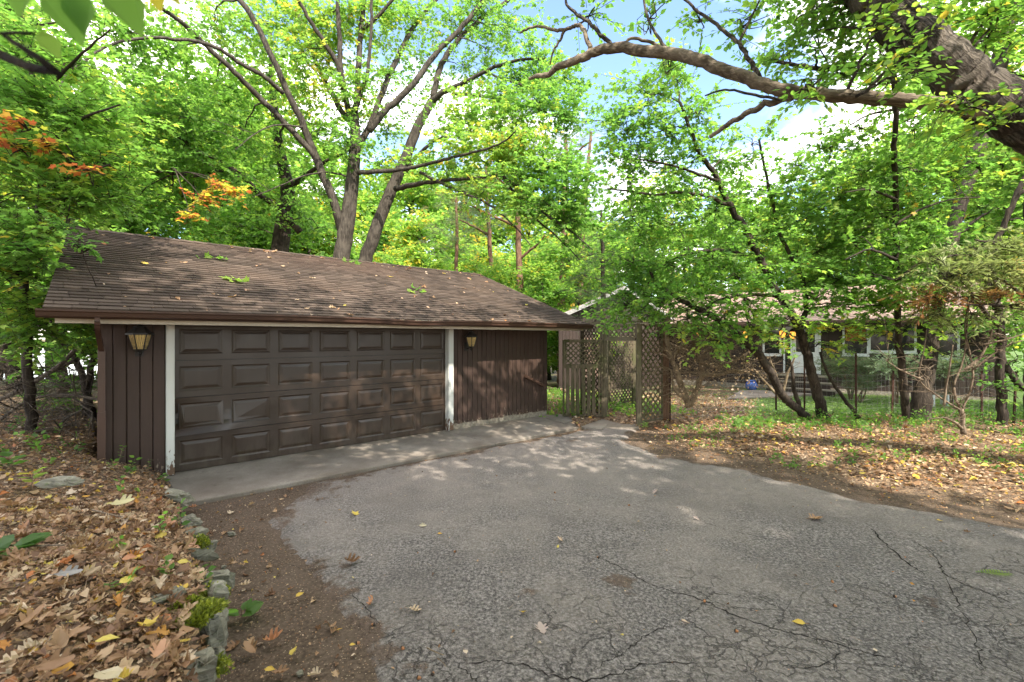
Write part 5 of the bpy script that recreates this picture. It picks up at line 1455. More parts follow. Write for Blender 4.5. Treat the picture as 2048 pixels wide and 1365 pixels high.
for (px, py, dy, rx, ry, S_, tn) in ((1290, 190, -1.4, 60, 60, 60, .45), (1350, 150, -1.3, 55, 40, 40, .42), (1250, 260, -1.4, 55, 60, 60, .42), (1330, 260, -1.3, 65, 55, 70, .42), (1400, 230, -1.2, 50, 50, 40, .45), (1260, 350, -1.2, 60, 50, 60, .42), (1350, 350, -1.1, 70, 50, 70, .42),
                                   (1440, 320, -.8, 60, 50, 50, .45), (1500, 290, -.6, 50, 50, 32, .45), (1260, 440, -1.2, 55, 50, 60, .4), (1340, 440, -1.1, 70, 50, 70, .42), (1430, 420, -.8, 60, 50, 60, .4), (1520, 380, -.5, 60, 50, 50, .45), (1590, 380, -.4, 50, 40, 34, .5),
                                   (1250, 530, -1.3, 55, 45, 60, .4), (1330, 530, -1.3, 70, 45, 80, .4), (1420, 520, -1.0, 70, 45, 70, .42), (1500, 470, -.6, 60, 45, 56, .45), (1580, 450, -.4, 55, 45, 50, .45), (1240, 610, -1.4, 55, 35, 50, .5), (1320, 600, -1.4, 60, 35, 56, .42), (1400, 590, -1.2, 55, 30, 46, .45),
                                   (1560, 530, -.8, 60, 35, 40, .5), (1480, 550, -1.0, 50, 30, 26, .48), (1640, 500, -.5, 50, 40, 36, .5), (1640, 590, -.5, 55, 30, 16, .5), (1500, 625, -1.0, 55, 22, 12, .58), (1680, 655, -.7, 45, 20, 8, .7), (1560, 640, -.9, 40, 22, 9, .55), (1370, 640, -1.3, 45, 25, 24, .45), (1430, 660, -1.2, 40, 20, 16, .5), (1640, 560, -.4, 60, 30, 30, .5), (1540, 470, -.3, 55, 40, 30, .48), (1600, 330, -.4, 45, 40, 22, .5), (1450, 630, -1.0, 45, 25, 20, .5), (1470, 590, -.9, 60, 26, 20, .52), (1560, 590, -.6, 60, 24, 18, .52), (1500, 672, -.9, 45, 14, 6, .6), (1700, 610, -.5, 50, 26, 12, .55), (1470, 612, -.8, 60, 30, 24, .5), (1560, 615, -.7, 60, 30, 22, .5), (1660, 612, -.5, 60, 28, 22, .52), (1440, 690, -1.1, 40, 22, 14, .55), (1500, 655, -.9, 45, 20, 14, .6), (1545, 690, -.8, 30, 16, 7, .64), (1620, 655, -.5, 45, 18, 12, .6), (1670, 690, -.5, 40, 14, 7, .68)):
    T.clump_px(px, py, 10.2 + dy, rx, ry, int(S_ * .95), tn)
T.finish()

b = gbase(1812, 840, Y=10.3)
T = Tree('young_maple', b, 'slim straight maple sapling trunk right of the leaning tree', bark=BARK_DARK, size=.098, n=12, L=.55, seed=4)
T.limb_px([(1815, 848), (1806, 760), (1799, 690), (1795, 600), (1793, 526), (1792, 440), (1790, 350), (1789, 273), (1788, 156), (1783, 60), (1778, -30), (1770, -120)], (10.3, 9.0, 6.2), (8, 6, 5, 4.5, 4), name='trunk', sides=10)
for l in ([(1792, 450), (1840, 420), (1900, 400), (1960, 395)], [(1792, 400), (1740, 380), (1690, 385)], [(1793, 520), (1740, 500), (1690, 520)], [(1794, 560), (1850, 520), (1900, 500)], [(1789, 250), (1830, 235), (1880, 215)], [(1789, 220), (1740, 230), (1700, 250)]):
    T.limb_px(l, (8.7, 8.4), (3, 1.2), sides=6)
for (px, py, dy, rx, ry, S_, tn) in ((1720, 260, -1.3, 60, 50, 36, .5), (1660, 300, -1, 55, 45, 28, .5), (1830, 260, -1.4, 60, 50, 40, .5), (1900, 280, -1.2, 60, 50, 44, .5), (1720, 350, -1, 60, 45, 44, .5), (1800, 340, -1.2, 70, 45, 50, .48), (1890, 360, -1, 60, 45, 50, .5), (1670, 400, -.6, 55, 45, 46, .48), (1750, 430, -.8, 60, 45, 56, .46),
                                   (1840, 430, -.8, 65, 45, 56, .48), (1690, 480, -.6, 60, 40, 54, .46), (1770, 510, -.7, 65, 40, 60, .45), (1850, 500, -.6, 60, 40, 44, .48), (1720, 560, -.6, 60, 35, 46, .45), (1660, 560, -.4, 55, 35, 40, .45), (1780, 590, -.6, 50, 30, 26, .48), (1830, 200, -1.9, 50, 40, 24, .5), (1770, 170, -2, 50, 40, 22, .48), (1960, 330, -1, 55, 50, 44, .52),
                                   (1740, 650, -.5, 50, 22, 10, .7), (1830, 630, -.4, 40, 20, 9, .66), (1850, 580, -.4, 50, 26, 18, .52), (1740, 600, -.3, 60, 26, 26, .52), (1680, 440, -.2, 55, 45, 36, .5), (1760, 380, -.6, 60, 45, 36, .5), (1720, 680, -.5, 40, 16, 5, .74), (1760, 610, -.6, 60, 28, 22, .54), (1840, 600, -.5, 50, 28, 18, .54), (1770, 660, -.5, 45, 18, 12, .62), (1890, 640, -.4, 40, 22, 12, .56), (1830, 690, -.4, 35, 14, 6, .66), (1850, 80, -2.6, 45, 45, 12, .5), (1930, 190, -1.6, 70, 45, 30, .46), (2010, 200, -1.4, 50, 40, 26, .46)):
    T.clump_px(px, py, 10 + dy, rx, ry, int(S_ * .95), tn)
T.finish()

b = gbase(1840, 845, Y=10.4)
T = Tree('broad_tree', b, 'stout furrowed trunk standing in the fence line by the pale bare shrub', bark=BARK_DARK, size=.12, n=12, L=.7, seed=5, shape='maple')
T.limb_px([(1832, 858), (1838, 830), (1846, 780), (1855, 735), (1865, 686), (1870, 640), (1880, 590), (1890, 545), (1899, 507), (1909, 457), (1922, 400), (1940, 351), (1962, 280), (1985, 200), (2000, 120), (2020, 0), (2040, -100)], (10.4, 10.5, 11.5), (21, 15, 11.5, 11, 11, 13, 13, 12), name='trunk', sides=18, rough=.05)
T.limb_px([(1935, 370), (1880, 340), (1810, 345), (1760, 365)], (11.4, 11), (6, 2)); T.limb_px([(1905, 470), (1860, 440), (1800, 450), (1730, 480)], (11.2, 10.6), (6, 2)); T.limb_px([(1975, 250), (2020, 200), (2060, 160)], (11.6, 11.4), (7, 3))
for (px, py, dy, rx, ry, S_, tn) in ((1980, 140, 1, 70, 60, 60, .55), (1900, 160, 1, 70, 60, 60, .5), (2020, 250, 1, 60, 60, 50, .55), (1820, 130, 1.5, 60, 50, 36, .5), (1930, 60, 1, 80, 50, 60, .55), (2010, 350, 1, 60, 50, 50, .5), (1840, 300, 1.5, 60, 45, 40, .5), (1760, 330, 1.5, 60, 40, 34, .5), (1960, 420, .8, 60, 45, 44, .5), (1730, 450, 1, 60, 40, 34, .5),
                                   (2030, 440, .8, 50, 40, 36, .5), (1840, 0, 1.4, 80, 50, 50, .52)):
    T.clump_px(px, py, 11 + dy, rx, ry, S_, tn)
T.finish()

b = gbase(2008, 856, Y=9.6)
T = Tree('dark_tree', b, 'dark crooked trunk beside the leaning fence post at far right', bark=BARK_DARK, size=.10, n=12, L=.55, seed=6, shape='oval')
T.limb_px([(2010, 868), (2006, 845), (2003, 790), (2000, 740), (2002, 690), (1998, 640), (1990, 590), (1985, 530), (2000, 470), (2030, 400), (2060, 330)], (9.6, 9.6), (10, 8, 7.5, 7, 6, 5, 4), name='trunk', sides=12)
T.limb_px([(1992, 620), (1975, 560), (1985, 500), (2010, 440), (2030, 400), (2048, 380)], (9.5, 9.2), (5, 3)); T.limb_px([(2003, 720), (2040, 770), (2080, 790)], (9.6, 9.3), (6, 5)); T.limb_px([(1996, 650), (1950, 600), (1930, 560)], (9.5, 9.2), (5, 2))
for (px, py, dy, rx, ry, S_, tn) in ((2020, 640, 0, 45, 50, 36, .42), (2030, 560, .2, 45, 45, 30, .5), (2030, 720, 0, 40, 40, 22, .4), (1960, 640, .2, 40, 30, 12, .42), (2060, 450, .2, 60, 60, 34, .5), (2000, 780, -.1, 30, 30, 10, .42)):
    T.clump_px(px, py, 9.6 + dy, rx, ry, S_, tn)
T.finish()

# --- pale bare shrub, fallen dark stem, tangled vine bush
def bare(name, base, label, mat, spec, seed, cat='shrub', twn=40, reach=.7, spread=(1, 1, .8), thin=1.0):
    T = Tree(name, base, label, cat, bark=mat, seed=seed)
    for px, Yv, rp in spec: T.limb_px(px, Yv, [q * thin for q in rp], name='stem', sides=7, jit=.15)
    A = np.concatenate(T.pts); rg = T.rng
    for i in range(twn):
        a = A[rg.integers(len(A) // 6, len(A))]; d = rg.standard_normal(3) * spread; d[2] = abs(d[2]) * .8 + .05 if rg.random() < .75 else -abs(d[2]) * .4
        L = reach * (.3 + rg.random()); d = norm(d)
        p = smooth_line([a, a + d * L * .5 + rg.standard_normal(3) * .1 * L, a + d * L + rg.standard_normal(3) * .18 * L + UP * .1 * L], 4)
        T.tw.tube(p, np.linspace(.007, .002, len(p)), 4, cap=False); T.ntw += 1
        for k in range(2):
            j = rg.integers(2, len(p) - 1); e = norm(d + rg.standard_normal(3) * .8) * L * .45
            T.tw.tube([p[j], p[j] + e * .55 + UP * .02, p[j] + e], [.004, .003, .0015], 3, cap=False)
    return T
b = gbase(1925, 858, Y=8.7)
T = bare('bare_shrub', b, 'pale leafless shrub with forking stems in front of the stout trunk', BARK_PALE, [
    ([(1927, 868), (1925, 840), (1922, 818)], (8.7, 8.7), (7.5, 6.5)), ([(1922, 820), (1912, 800), (1908, 770), (1922, 735), (1930, 700), (1934, 650), (1940, 600)], (8.7, 8.6), (3.8, 1.5)),
    ([(1924, 820), (1938, 790), (1946, 750), (1938, 700), (1930, 660), (1936, 610)], (8.7, 8.5), (3.5, 1.5)), ([(1930, 740), (1960, 715), (1978, 680), (1985, 660)], (8.6, 8.4), (5, 2)),
    ([(1920, 820), (1896, 806), (1872, 790), (1848, 772), (1838, 750), (1850, 690), (1853, 660)], (8.7, 8.4), (2.8, 1.3)), ([(1845, 760), (1800, 740), (1770, 720)], (8.5, 8.3), (3, 1.2)),
    ([(1888, 812), (1893, 770), (1900, 730), (1906, 690)], (8.6, 8.5), (3.5, 1.5)), ([(1960, 690), (2010, 680), (2048, 668)], (8.5, 8.2), (3, 1.5)), ([(1946, 740), (2000, 700), (2048, 680)], (8.5, 8.1), (3, 1.2)), ([(1926, 858), (1905, 842), (1885, 835)], (8.7, 8.5), (5, 2))], 7, twn=90, reach=.5, thin=.66)
T.finish()
b = gbase(1612, 836, Y=10.2)
T = bare('fallen_branch', b, 'dark bent stem leaning left across the fence from a mossy foot', BARK_DARK, [
    ([(1615, 840), (1600, 822), (1580, 806), (1564, 788), (1550, 762), (1538, 740), (1520, 712), (1498, 692), (1479, 674), (1450, 650), (1413, 626), (1381, 612), (1345, 590), (1312, 568), (1300, 540)], (10.2, 9.6, 8.7), (8, 8, 7, 6, 3)),
    ([(1718, 836), (1690, 800), (1665, 765), (1650, 735), (1640, 705)], (10.4, 10.1), (4, 2)), ([(1600, 820), (1588, 780), (1585, 745), (1580, 720)], (10.2, 10), (5, 2)), ([(1625, 840), (1640, 850), (1664, 846)], (10.1, 9.9), (4, 2))], 8, cat='branch', twn=16, reach=.4)
T.finish()
b = gbase(1378, 812, Y=10.6)
T = bare('vine_bush', b, 'tangle of dry tan vine stems beside the thick reddish post', TWIG, [
    ([(1378, 815), (1362, 770), (1350, 735), (1338, 700), (1335, 660), (1340, 620)], (10.6, 10.4), (7, 3)), ([(1380, 812), (1395, 775), (1405, 745), (1398, 715), (1388, 690), (1392, 650), (1400, 620)], (10.6, 10.3), (6, 2.5)),
    ([(1404, 750), (1440, 750), (1470, 742), (1500, 745)], (10.4, 10.1), (4, 2)), ([(1396, 720), (1430, 735), (1460, 725), (1490, 712)], (10.4, 10.1), (3, 1.5)), ([(1345, 720), (1365, 690), (1400, 672), (1440, 664)], (10.4, 10.1), (3, 1.5)),
    ([(1340, 690), (1380, 700), (1420, 690), (1460, 700)], (10.4, 10), (3, 1.5)), ([(1376, 800), (1350, 780), (1342, 740)], (10.6, 10.6), (5, 2))], 9, twn=380, reach=.75, spread=(1.5, .6, .8))
for (px, py, rx, ry, S_, tn) in ((1420, 640, 70, 25, 16, .5), (1350, 640, 30, 30, 8, .5), (1470, 650, 50, 20, 9, .6)): T.clump_px(px, py, 10.2, rx, ry, S_, tn, shape='oval', size=.07, L=.35)
T.finish()
mb = MB(); k = 480; rg = np.random.default_rng(77)
P_ = np.stack([at(px, py, 10.1 + rg.random() * .7) for px, py in zip(1345 + rg.random(k) * 190, 700 + rg.random(k) * 125)])
leaves(mb, P_, rdir(k, rg), rdir(k, rg), .03 + rg.random(k) * .05, np.clip(.45 + rg.random(k) * .3, 0, 1), 'oval', .8, rg)
mb.build('dead_leaves', LITTER, parent=T.root, kind='stuff')
b = gbase(1560, 790, Y=14)
T = bare('bare_bush', b, 'small leafless bush in front of the porch steps', TWIG, [([(1560, 800), (1555, 760), (1540, 720)], (14, 14), (3, 1.5)), ([(1562, 800), (1575, 750), (1590, 715)], (14, 13.8), (3, 1.5)), ([(1560, 795), (1530, 765), (1510, 740)], (14, 14), (3, 1.5))], 10, twn=40, reach=.6)
T.finish()

# --- cedar boughs at the right edge
b = gbase(2065, 850, Y=8.6)
T = Tree('cedar_tree', b, 'cedar with flat olive sprays and browning tips at the right edge', bark=BARK_DARK, leaf=CEDAR, size=.105, n=30, L=.44, seed=11, shape='leaflet')
T.limb_px([(2070, 860), (2068, 760), (2064, 640), (2060, 540), (2058, 460), (2054, 400)], (8.6, 8.6), (14, 5), name='trunk')
for l in ([(2062, 600), (2000, 560), (1940, 545), (1880, 560)], [(2062, 560), (1990, 520), (1920, 510), (1870, 520)], [(2060, 520), (2000, 490), (1950, 480)], [(2062, 620), (1990, 610), (1920, 610)]): T.limb_px(l, (8.5, 7.9), (4, 1.5), sides=6)
for (px, py, dy, rx, ry, S_, tn) in ((1900, 545, -.6, 60, 26, 80, .55), (1970, 535, -.5, 60, 30, 90, .62), (2030, 530, -.4, 45, 40, 80, .6), (1950, 500, -.4, 60, 22, 70, .55), (2020, 480, -.3, 45, 30, 60, .55), (1880, 520, -.2, 45, 25, 50, .35), (1850, 590, -.3, 45, 20, 44, .9), (1930, 590, -.4, 55, 16, 46, .92), (2010, 580, -.4, 45, 20, 46, .88), (1870, 630, -.2, 40, 18, 34, .45), (1940, 630, -.2, 50, 16, 20, .5), (2040, 610, -.3, 30, 20, 24, .6)):
    T.clump_px(px, py, 8.5 + dy, rx, ry, int(S_ * .55), tn, planar=.95, droop=.35, var=.07, grow=1.15)
T.finish()

# --- low shrubs against the house
def shrub(name, px, py, Yv, rx, ry, Sn, tn, label, shape, size, n, L, mat, seed, base_py):
    b = gbase(px, base_py, Y=Yv)
    T = Tree(name, b, label, 'shrub', bark=TWIG, leaf=mat, size=size, n=n, L=L, seed=seed, shape=shape)
    for k in range(5):
        e = at(px + rx * T.rng.uniform(-.6, .6), py + ry * T.rng.uniform(-.5, .5), Yv + T.rng.uniform(-.3, .3)); T.limb([b - UP * .1, (b + e) / 2 + T.rng.standard_normal(3) * .08, e], [.03, .02, .01], 'stem', sides=5, per=3)
    T.clump_px(px, py, Yv, rx, ry, Sn, tn, branch=False); T.clump_px(px - rx * .4, py + ry * .2, Yv - .2, rx * .5, ry * .6, Sn // 3, tn, branch=False); T.clump_px(px + rx * .45, py + ry * .1, Yv - .1, rx * .5, ry * .6, Sn // 3, tn, branch=False)
    T.finish('foliage')
WHITEGREEN = leaf_mat('variegated_leaf', [(0, (.10, .17, .08)), (.5, (.26, .34, .20)), (1, (.48, .54, .36))], .35)
shrub('juniper_bush', 1702, 728, 16.3, 55, 26, 190, .5, 'rounded green juniper under the house window with the orange blind', 'blade', .12, 22, .4, NEEDLE, 12, 790)
shrub('juniper_bush', 1722, 768, 15.6, 28, 15, 70, .42, 'small dark juniper at the foot of the bigger one', 'blade', .11, 20, .35, NEEDLE, 13, 790)
shrub('variegated_shrub', 1795, 728, 14.6, 42, 26, 130, .6, 'whitish green shrub left of the stout trunk', 'oval', .07, 14, .3, WHITEGREEN, 14, 775)
shrub('variegated_shrub', 1903, 732, 14.2, 42, 24, 130, .6, 'whitish green shrub right of the stout trunk', 'oval', .07, 14, .3, WHITEGREEN, 15, 780)

# --- red pines beyond the garage
def pine(px_line, Yv, rp, label, tops, seed, bare_br=()):
    b = gbase(px_line[0][0], 0, Y=Yv)
    T = Tree('pine_tree', b, label, 'tree', 'red pines beyond the garage', bark=BARK_PINE, leaf=NEEDLE, size=.26, n=40, L=.55, seed=seed, shape='needle', twig=BARK_PINE)
    p0 = px_line[0]
    T.limb([b - UP * .2] + [at(a, c, Yv) for a, c in px_line], [rp[0] * .95 * Yv / FOC] + list(np.interp(np.linspace(0, 1, len(px_line)), np.linspace(0, 1, len(rp)), rp) * Yv / FOC * .8), 'trunk', sides=10)
    for l in bare_br: T.limb_px(l, (Yv, Yv - .8), (3.5, 1.2), sides=5)
    for (px, py, rx, ry, S_, tn) in tops: T.clump_px(px, py, Yv + T.rng.uniform(-.8, .8), rx, ry, int(S_ * 2.6), tn, planar=.2, droop=.0, inner=.2)
    T.finish()
SHAPES['needle'] = np.array([(-.022, 0, 0), (.022, 0, 0), (.012, 1, .0)])
SHAPES['tuft'] = SHAPES['needle']
pine([(1041, 590), (1038, 520), (1036, 450), (1033, 400), (1031, 350), (1030, 300), (1030, 260)], 22, (9, 7, 5, 4), 'thick red pine trunk nearest the middle, bare and forked high up', ((1000, 360, 40, 22, 22, .6), (1070, 300, 40, 22, 20, .55), (1020, 250, 40, 22, 24, .6), (1060, 420, 36, 18, 14, .6), (980, 440, 36, 20, 16, .55), (1045, 210, 30, 20, 16, .6)), 21,
     ([(1032, 395), (1010, 370), (985, 350)], [(1036, 455), (980, 430), (930, 405)], [(1038, 520), (1075, 490), (1090, 470)], [(1033, 400), (1060, 385), (1085, 365)]))
pine([(985, 570), (980, 500), (977, 440), (974, 390), (972, 330)], 25, (6, 5, 3), 'slender red pine left of the thick one', ((960, 360, 40, 22, 20, .6), (990, 320, 36, 20, 18, .6), (940, 420, 36, 18, 14, .6)), 22, ([(978, 470), (940, 450), (920, 440)],))
pine([(1122, 625), (1126, 540), (1128, 430), (1130, 370), (1132, 310), (1130, 270)], 24, (9, 7, 4), 'red pine with a pipe-straight trunk left of the white bargeboard', ((1130, 290, 50, 22, 30, .6), (1100, 330, 40, 20, 20, .6), (1160, 340, 40, 20, 22, .55), (1150, 480, 45, 22, 22, .55), (1110, 500, 40, 18, 16, .6), (1170, 420, 36, 20, 18, .55)), 23, ([(1129, 500), (1150, 470), (1160, 440)], [(1130, 330), (1160, 300), (1185, 280)]))
pine([(1160, 620), (1165, 480), (1170, 420), (1174, 350), (1180, 290), (1182, 265)], 27, (6, 5, 3), 'far red pine bare topped against the sky', ((1175, 440, 36, 18, 16, .55), (1195, 380, 32, 18, 14, .55), (1180, 262, 26, 10, 8, .6)), 24)
pine([(912, 545), (914, 480), (913, 420), (912, 380)], 28, (5, 4, 2), 'hazy slim pine left of the slender one', ((900, 400, 45, 25, 30, .6), (930, 450, 42, 22, 26, .6), (890, 470, 42, 22, 24, .6), (915, 500, 40, 20, 20, .55)), 25)
# dark spruce boughs over the bargeboard
b = gbase(1205, 0, Y=15.5)
T = Tree('spruce_tree', b, 'dark spruce between the garage and the white bargeboard', bark=BARK_DARK, leaf=NEEDLE, size=.085, n=40, L=.6, seed=31, shape='blade')
T.limb([b - UP * .2, at(1208, 640, 15.5), at(1206, 560, 15.5), at(1204, 480, 15.5), at(1202, 420, 15.5)], [.14, .11, .08, .06, .03], 'trunk')
for (px, py, rx, ry, S_) in ((1200, 470, 40, 20, 40), (1180, 510, 45, 20, 50), (1220, 520, 45, 20, 50), (1165, 550, 45, 16, 50), (1220, 560, 45, 20, 50), (1170, 585, 40, 14, 40), (1215, 605, 50, 18, 60), (1190, 640, 40, 16, 40), (1250, 630, 40, 16, 40)):
    T.clump_px(px, py, 15.3, rx, ry, S_, .12, planar=.7, droop=.35, var=.08)
T.finish()

# --- trees close on the left
b = gbase(60, 850, Y=7.6)
T = Tree('leafy_maple', b, 'slender dark maple left of the garage with layered bright leaves', bark=BARK_DARK, size=.088, n=13, L=.6, seed=41, twig=BARK_DARK)
T.limb_px([(62, 880), (60, 800), (52, 700), (46, 600), (60, 500), (80, 400), (85, 300), (70, 200), (50, 80), (30, -60)], (7.6, 7.2), (9, 4), name='trunk', sides=10)
for l in ([(50, 690), (90, 640), (140, 600), (200, 590)], [(48, 600), (0, 540), (-60, 500)], [(80, 400), (150, 350), (220, 330)], [(85, 300), (160, 240), (240, 210)], [(60, 480), (120, 450), (180, 460)], [(70, 200), (150, 120), (220, 60)], [(60, 500), (40, 440), (-20, 400)]):
    T.limb_px(l, (7.2, 6.2), (4, 1.5), sides=6)
for (px, py, dy, rx, ry, S_, tn) in ((60, 190, -.6, 70, 45, 70, .34), (140, 220, -.4, 70, 40, 60, .4), (30, 300, -.8, 60, 45, 60, .55), (120, 310, -.6, 70, 40, 66, .5), (210, 320, -.2, 60, 40, 44, .42), (60, 390, -.8, 70, 40, 66, .52), (140, 390, -.6, 70, 36, 60, .44), (230, 400, 0, 55, 34, 34, .4),
                                   (40, 460, -1.0, 60, 35, 56, .42), (50, 490, -1.2, 45, 30, 40, .36), (20, 540, -1.0, 55, 40, 56, .48), (50, 610, -.8, 55, 35, 54, .5), (110, 640, -.3, 55, 30, 44, .42), (30, 670, -.3, 50, 30, 34, .42), (170, 660, .3, 40, 28, 34, .36), (150, 610, .3, 45, 22, 30, .34),
                                   (60, 100, -.4, 70, 45, 50, .36), (150, 130, 0, 70, 40, 50, .4), (230, 240, .2, 60, 40, 44, .4), (20, 20, -.3, 70, 45, 40, .36), (170, 30, 0, 60, 40, 34, .42), (-40, 300, -.6, 60, 90, 70, .45), (-40, 520, -.6, 60, 90, 60, .45)):
    T.clump_px(px, py, 7.2 + dy, rx, ry, int(S_ * .9), tn + .08, planar=.8)
for (px, py, dy, rx, ry, S_) in ((36, 245, -1.2, 30, 11, 6), (85, 282, -1.2, 28, 8, 6), (170, 340, -1.0, 24, 6, 4), (20, 290, -1.2, 22, 6, 3)): T.clump_px(px, py, 7.2 + dy, rx, ry, S_, .985, var=.03, planar=.9, L=.35, n=9, size=.09, grow=1.0)
T.clump_px(160, 488, 5.6, 18, 14, 6, .25, size=.07, L=.35, planar=.8)
T.clump_px(120, 452, 5.7, 26, 12, 6, .28, size=.07, L=.35, planar=.8)
T.finish()

b = gbase(178, 850, Y=9.6)
T = Tree('understory_tree', b, 'thin dark understory tree in the brush beside the downspout', bark=BARK_DARK, size=.12, n=12, L=.6, seed=42, twig=BARK_DARK)
T.limb_px([(182, 868), (180, 810), (160, 740), (130, 690), (90, 655)], (9.6, 9.0), (8, 4), name='trunk', sides=8); T.limb_px([(172, 868), (176, 790), (188, 700), (186, 620), (200, 540)], (9.6, 9.6), (7, 3), sides=8); T.limb_px([(150, 720), (100, 745), (40, 770), (0, 780)], (9.2, 8.6), (4, 2), sides=6); T.limb_px([(90, 655), (150, 610), (185, 580)], (9.2, 9.4), (4, 2), sides=6)
for (px, py, dy, rx, ry, S_, tn) in ((160, 690, 0, 40, 25, 30, .42), (110, 600, 0, 55, 35, 44, .45), (180, 600, .4, 40, 40, 44, .4), (60, 560, .3, 60, 50, 50, .5), (200, 520, .8, 60, 60, 60, .42), (100, 500, .6, 70, 60, 60, .48), (60, 720, .2, 50, 25, 20, .42), (170, 760, .4, 30, 25, 14, .42), (110, 800, .4, 60, 20, 16, .42)):
    T.clump_px(px, py, 9.4 + dy, rx, ry, S_, tn)
T.finish()

b = gbase(565, 500, Y=19)
T = Tree('leafy_oak', b, 'dark trunked oak with an orange turning bough left of the grey maple', bark=BARK_DARK, size=.15, n=12, L=.8, seed=43)
T.limb([b - UP * .2, at(560, 520, 19), at(568, 440, 19), at(575, 380, 19), at(560, 300, 19), at(545, 180, 19), at(540, 60, 19)], [.42, .34, .30, .27, .2, .13, .08], 'trunk', sides=10)
T.limb_px([(600, 465), (560, 420), (520, 390), (490, 358), (455, 338), (400, 352), (345, 348)], (18.5, 15), (7, 2.5)); T.limb_px([(390, 300), (355, 272), (290, 245), (280, 235)], (15.6, 14.5), (4, 2)); T.limb_px([(520, 390), (470, 340), (390, 300), (290, 262)], (17, 15), (3, 1.5)); T.limb_px([(575, 380), (640, 330), (700, 300)], (19, 18), (5, 2))
for (px, py, dy, rx, ry, S_, tn) in ((300, 330, -4, 70, 50, 60, .4), (380, 280, -3.5, 70, 50, 60, .42), (460, 230, -2, 70, 55, 60, .45), (300, 220, -4, 80, 55, 60, .42), (380, 430, -2.5, 60, 35, 44, .42), (480, 450, -1, 70, 35, 50, .4), (560, 460, 1, 60, 35, 40, .42), (640, 460, 1.5, 50, 40, 34, .42), (520, 330, 0, 70, 50, 50, .45),
                                   (600, 400, .6, 50, 40, 30, .44), (300, 420, -3, 60, 40, 44, .4), (230, 370, -4, 60, 50, 50, .4), (240, 450, -4, 60, 40, 44, .38), (540, 100, 0, 80, 70, 60, .5), (440, 120, -1, 80, 70, 60, .48), (620, 200, 1, 70, 70, 40, .5)):
    T.clump_px(px, py, 19 + dy, rx, ry, S_, tn)
for (px, py, rx, ry, S_, tn) in ((440, 372, 36, 13, 11, .93), (410, 400, 34, 11, 9, .93), (380, 432, 28, 9, 7, .94), (465, 385, 30, 8, 6, .92)): T.clump_px(px, py, 13.2, rx, ry, S_, tn, var=.03, planar=.8, size=.13, grow=1.0)
T.finish()

# --- woodland trees: six kinds built once, then copied with their own place and size
def wood_proto(i, spread, h0, Sn, tone, shape='quad'):
    T = Tree('woodland_tree', (0, 0, 0), 'x', 'tree', 'leafy trees of the surrounding woods', bark=BARK_DARK if i % 2 else BARK, size=.24, n=11, L=1.0, seed=60 + i, shape=shape)
    rg = T.rng
    tp = [np.array([0, 0, -.3])]
    for k in range(1, 6): tp.append(np.array([rg.normal(0, .22), rg.normal(0, .22), k * 1.75]))
    T.limb(tp, [.20, .16, .12, .09, .06, .03], 'trunk', sides=8, per=3)
    for k in range(9):
        a = k * 2.4 + rg.random(); z = h0 + (8.6 - h0) * k / 9; L = spread * (1 - .5 * k / 9) * (.75 + .4 * rg.random())
        p0 = np.array([np.interp(z, [q[2] for q in tp], [q[0] for q in tp]), np.interp(z, [q[2] for q in tp], [q[1] for q in tp]), z])
        e = p0 + np.array([math.cos(a) * L, math.sin(a) * L, L * .45])
        T.limb([p0, (p0 + e) / 2 + UP * .2, e], [.06, .04, .015], 'branch', sides=5, per=3)
        T.clump(e, (spread * .42, spread * .42, spread * .30), Sn, tone + .06 + rg.normal(0, .04), branch=False, subs=3)
        T.clump((p0 + e) / 2 + UP * .4, (spread * .38, spread * .38, spread * .28), int(Sn * .7), tone + rg.normal(0, .04), branch=False, subs=2)
    T.clump(tp[-1] + UP * .3, (spread * .4, spread * .4, spread * .45), Sn, tone + .05, branch=False, subs=2)
    T.finish()
    return T.root
protos = [wood_proto(0, 2.6, 2.2, 46, .40), wood_proto(1, 2.2, 1.4, 44, .46), wood_proto(2, 3.0, 3.0, 46, .36), wood_proto(3, 2.4, 1.0, 48, .52), wood_proto(4, 2.0, 2.0, 40, .60)]
used_p = set()
def plant(pi, x, y, h, label, rot=None, group='leafy trees of the surrounding woods'):
    src = protos[pi]; z = float(gz(x, y)) - 0.05
    if pi in used_p:
        o = src.copy(); COL.objects.link(o)
        for ch in src.children:
            c = ch.copy(); COL.objects.link(c); c.parent = o
    else:
        o = src; used_p.add(pi)
    o.location = (x, y, z); o.rotation_euler = (0, 0, rot if rot is not None else random.uniform(0, 6.28)); s = h / 9.6; o.scale = (s, s, s)
    look = ('broad deep green', 'slim mid green', 'wide spreading dark green', 'low branched light green', 'narrow yellow green')[pi]
    where = 'nearer' if y < 24 else 'farther' if y < 37 else 'farthest'
    o['label'] = look + ' tree, ' + where + ' row of the ' + label; o['group'] = group
    return o
LAB = ('woods left of the garage', 'woods behind the garage roof', 'woods among the red pines', 'woods behind the house roof', 'woods behind the stout trunk')
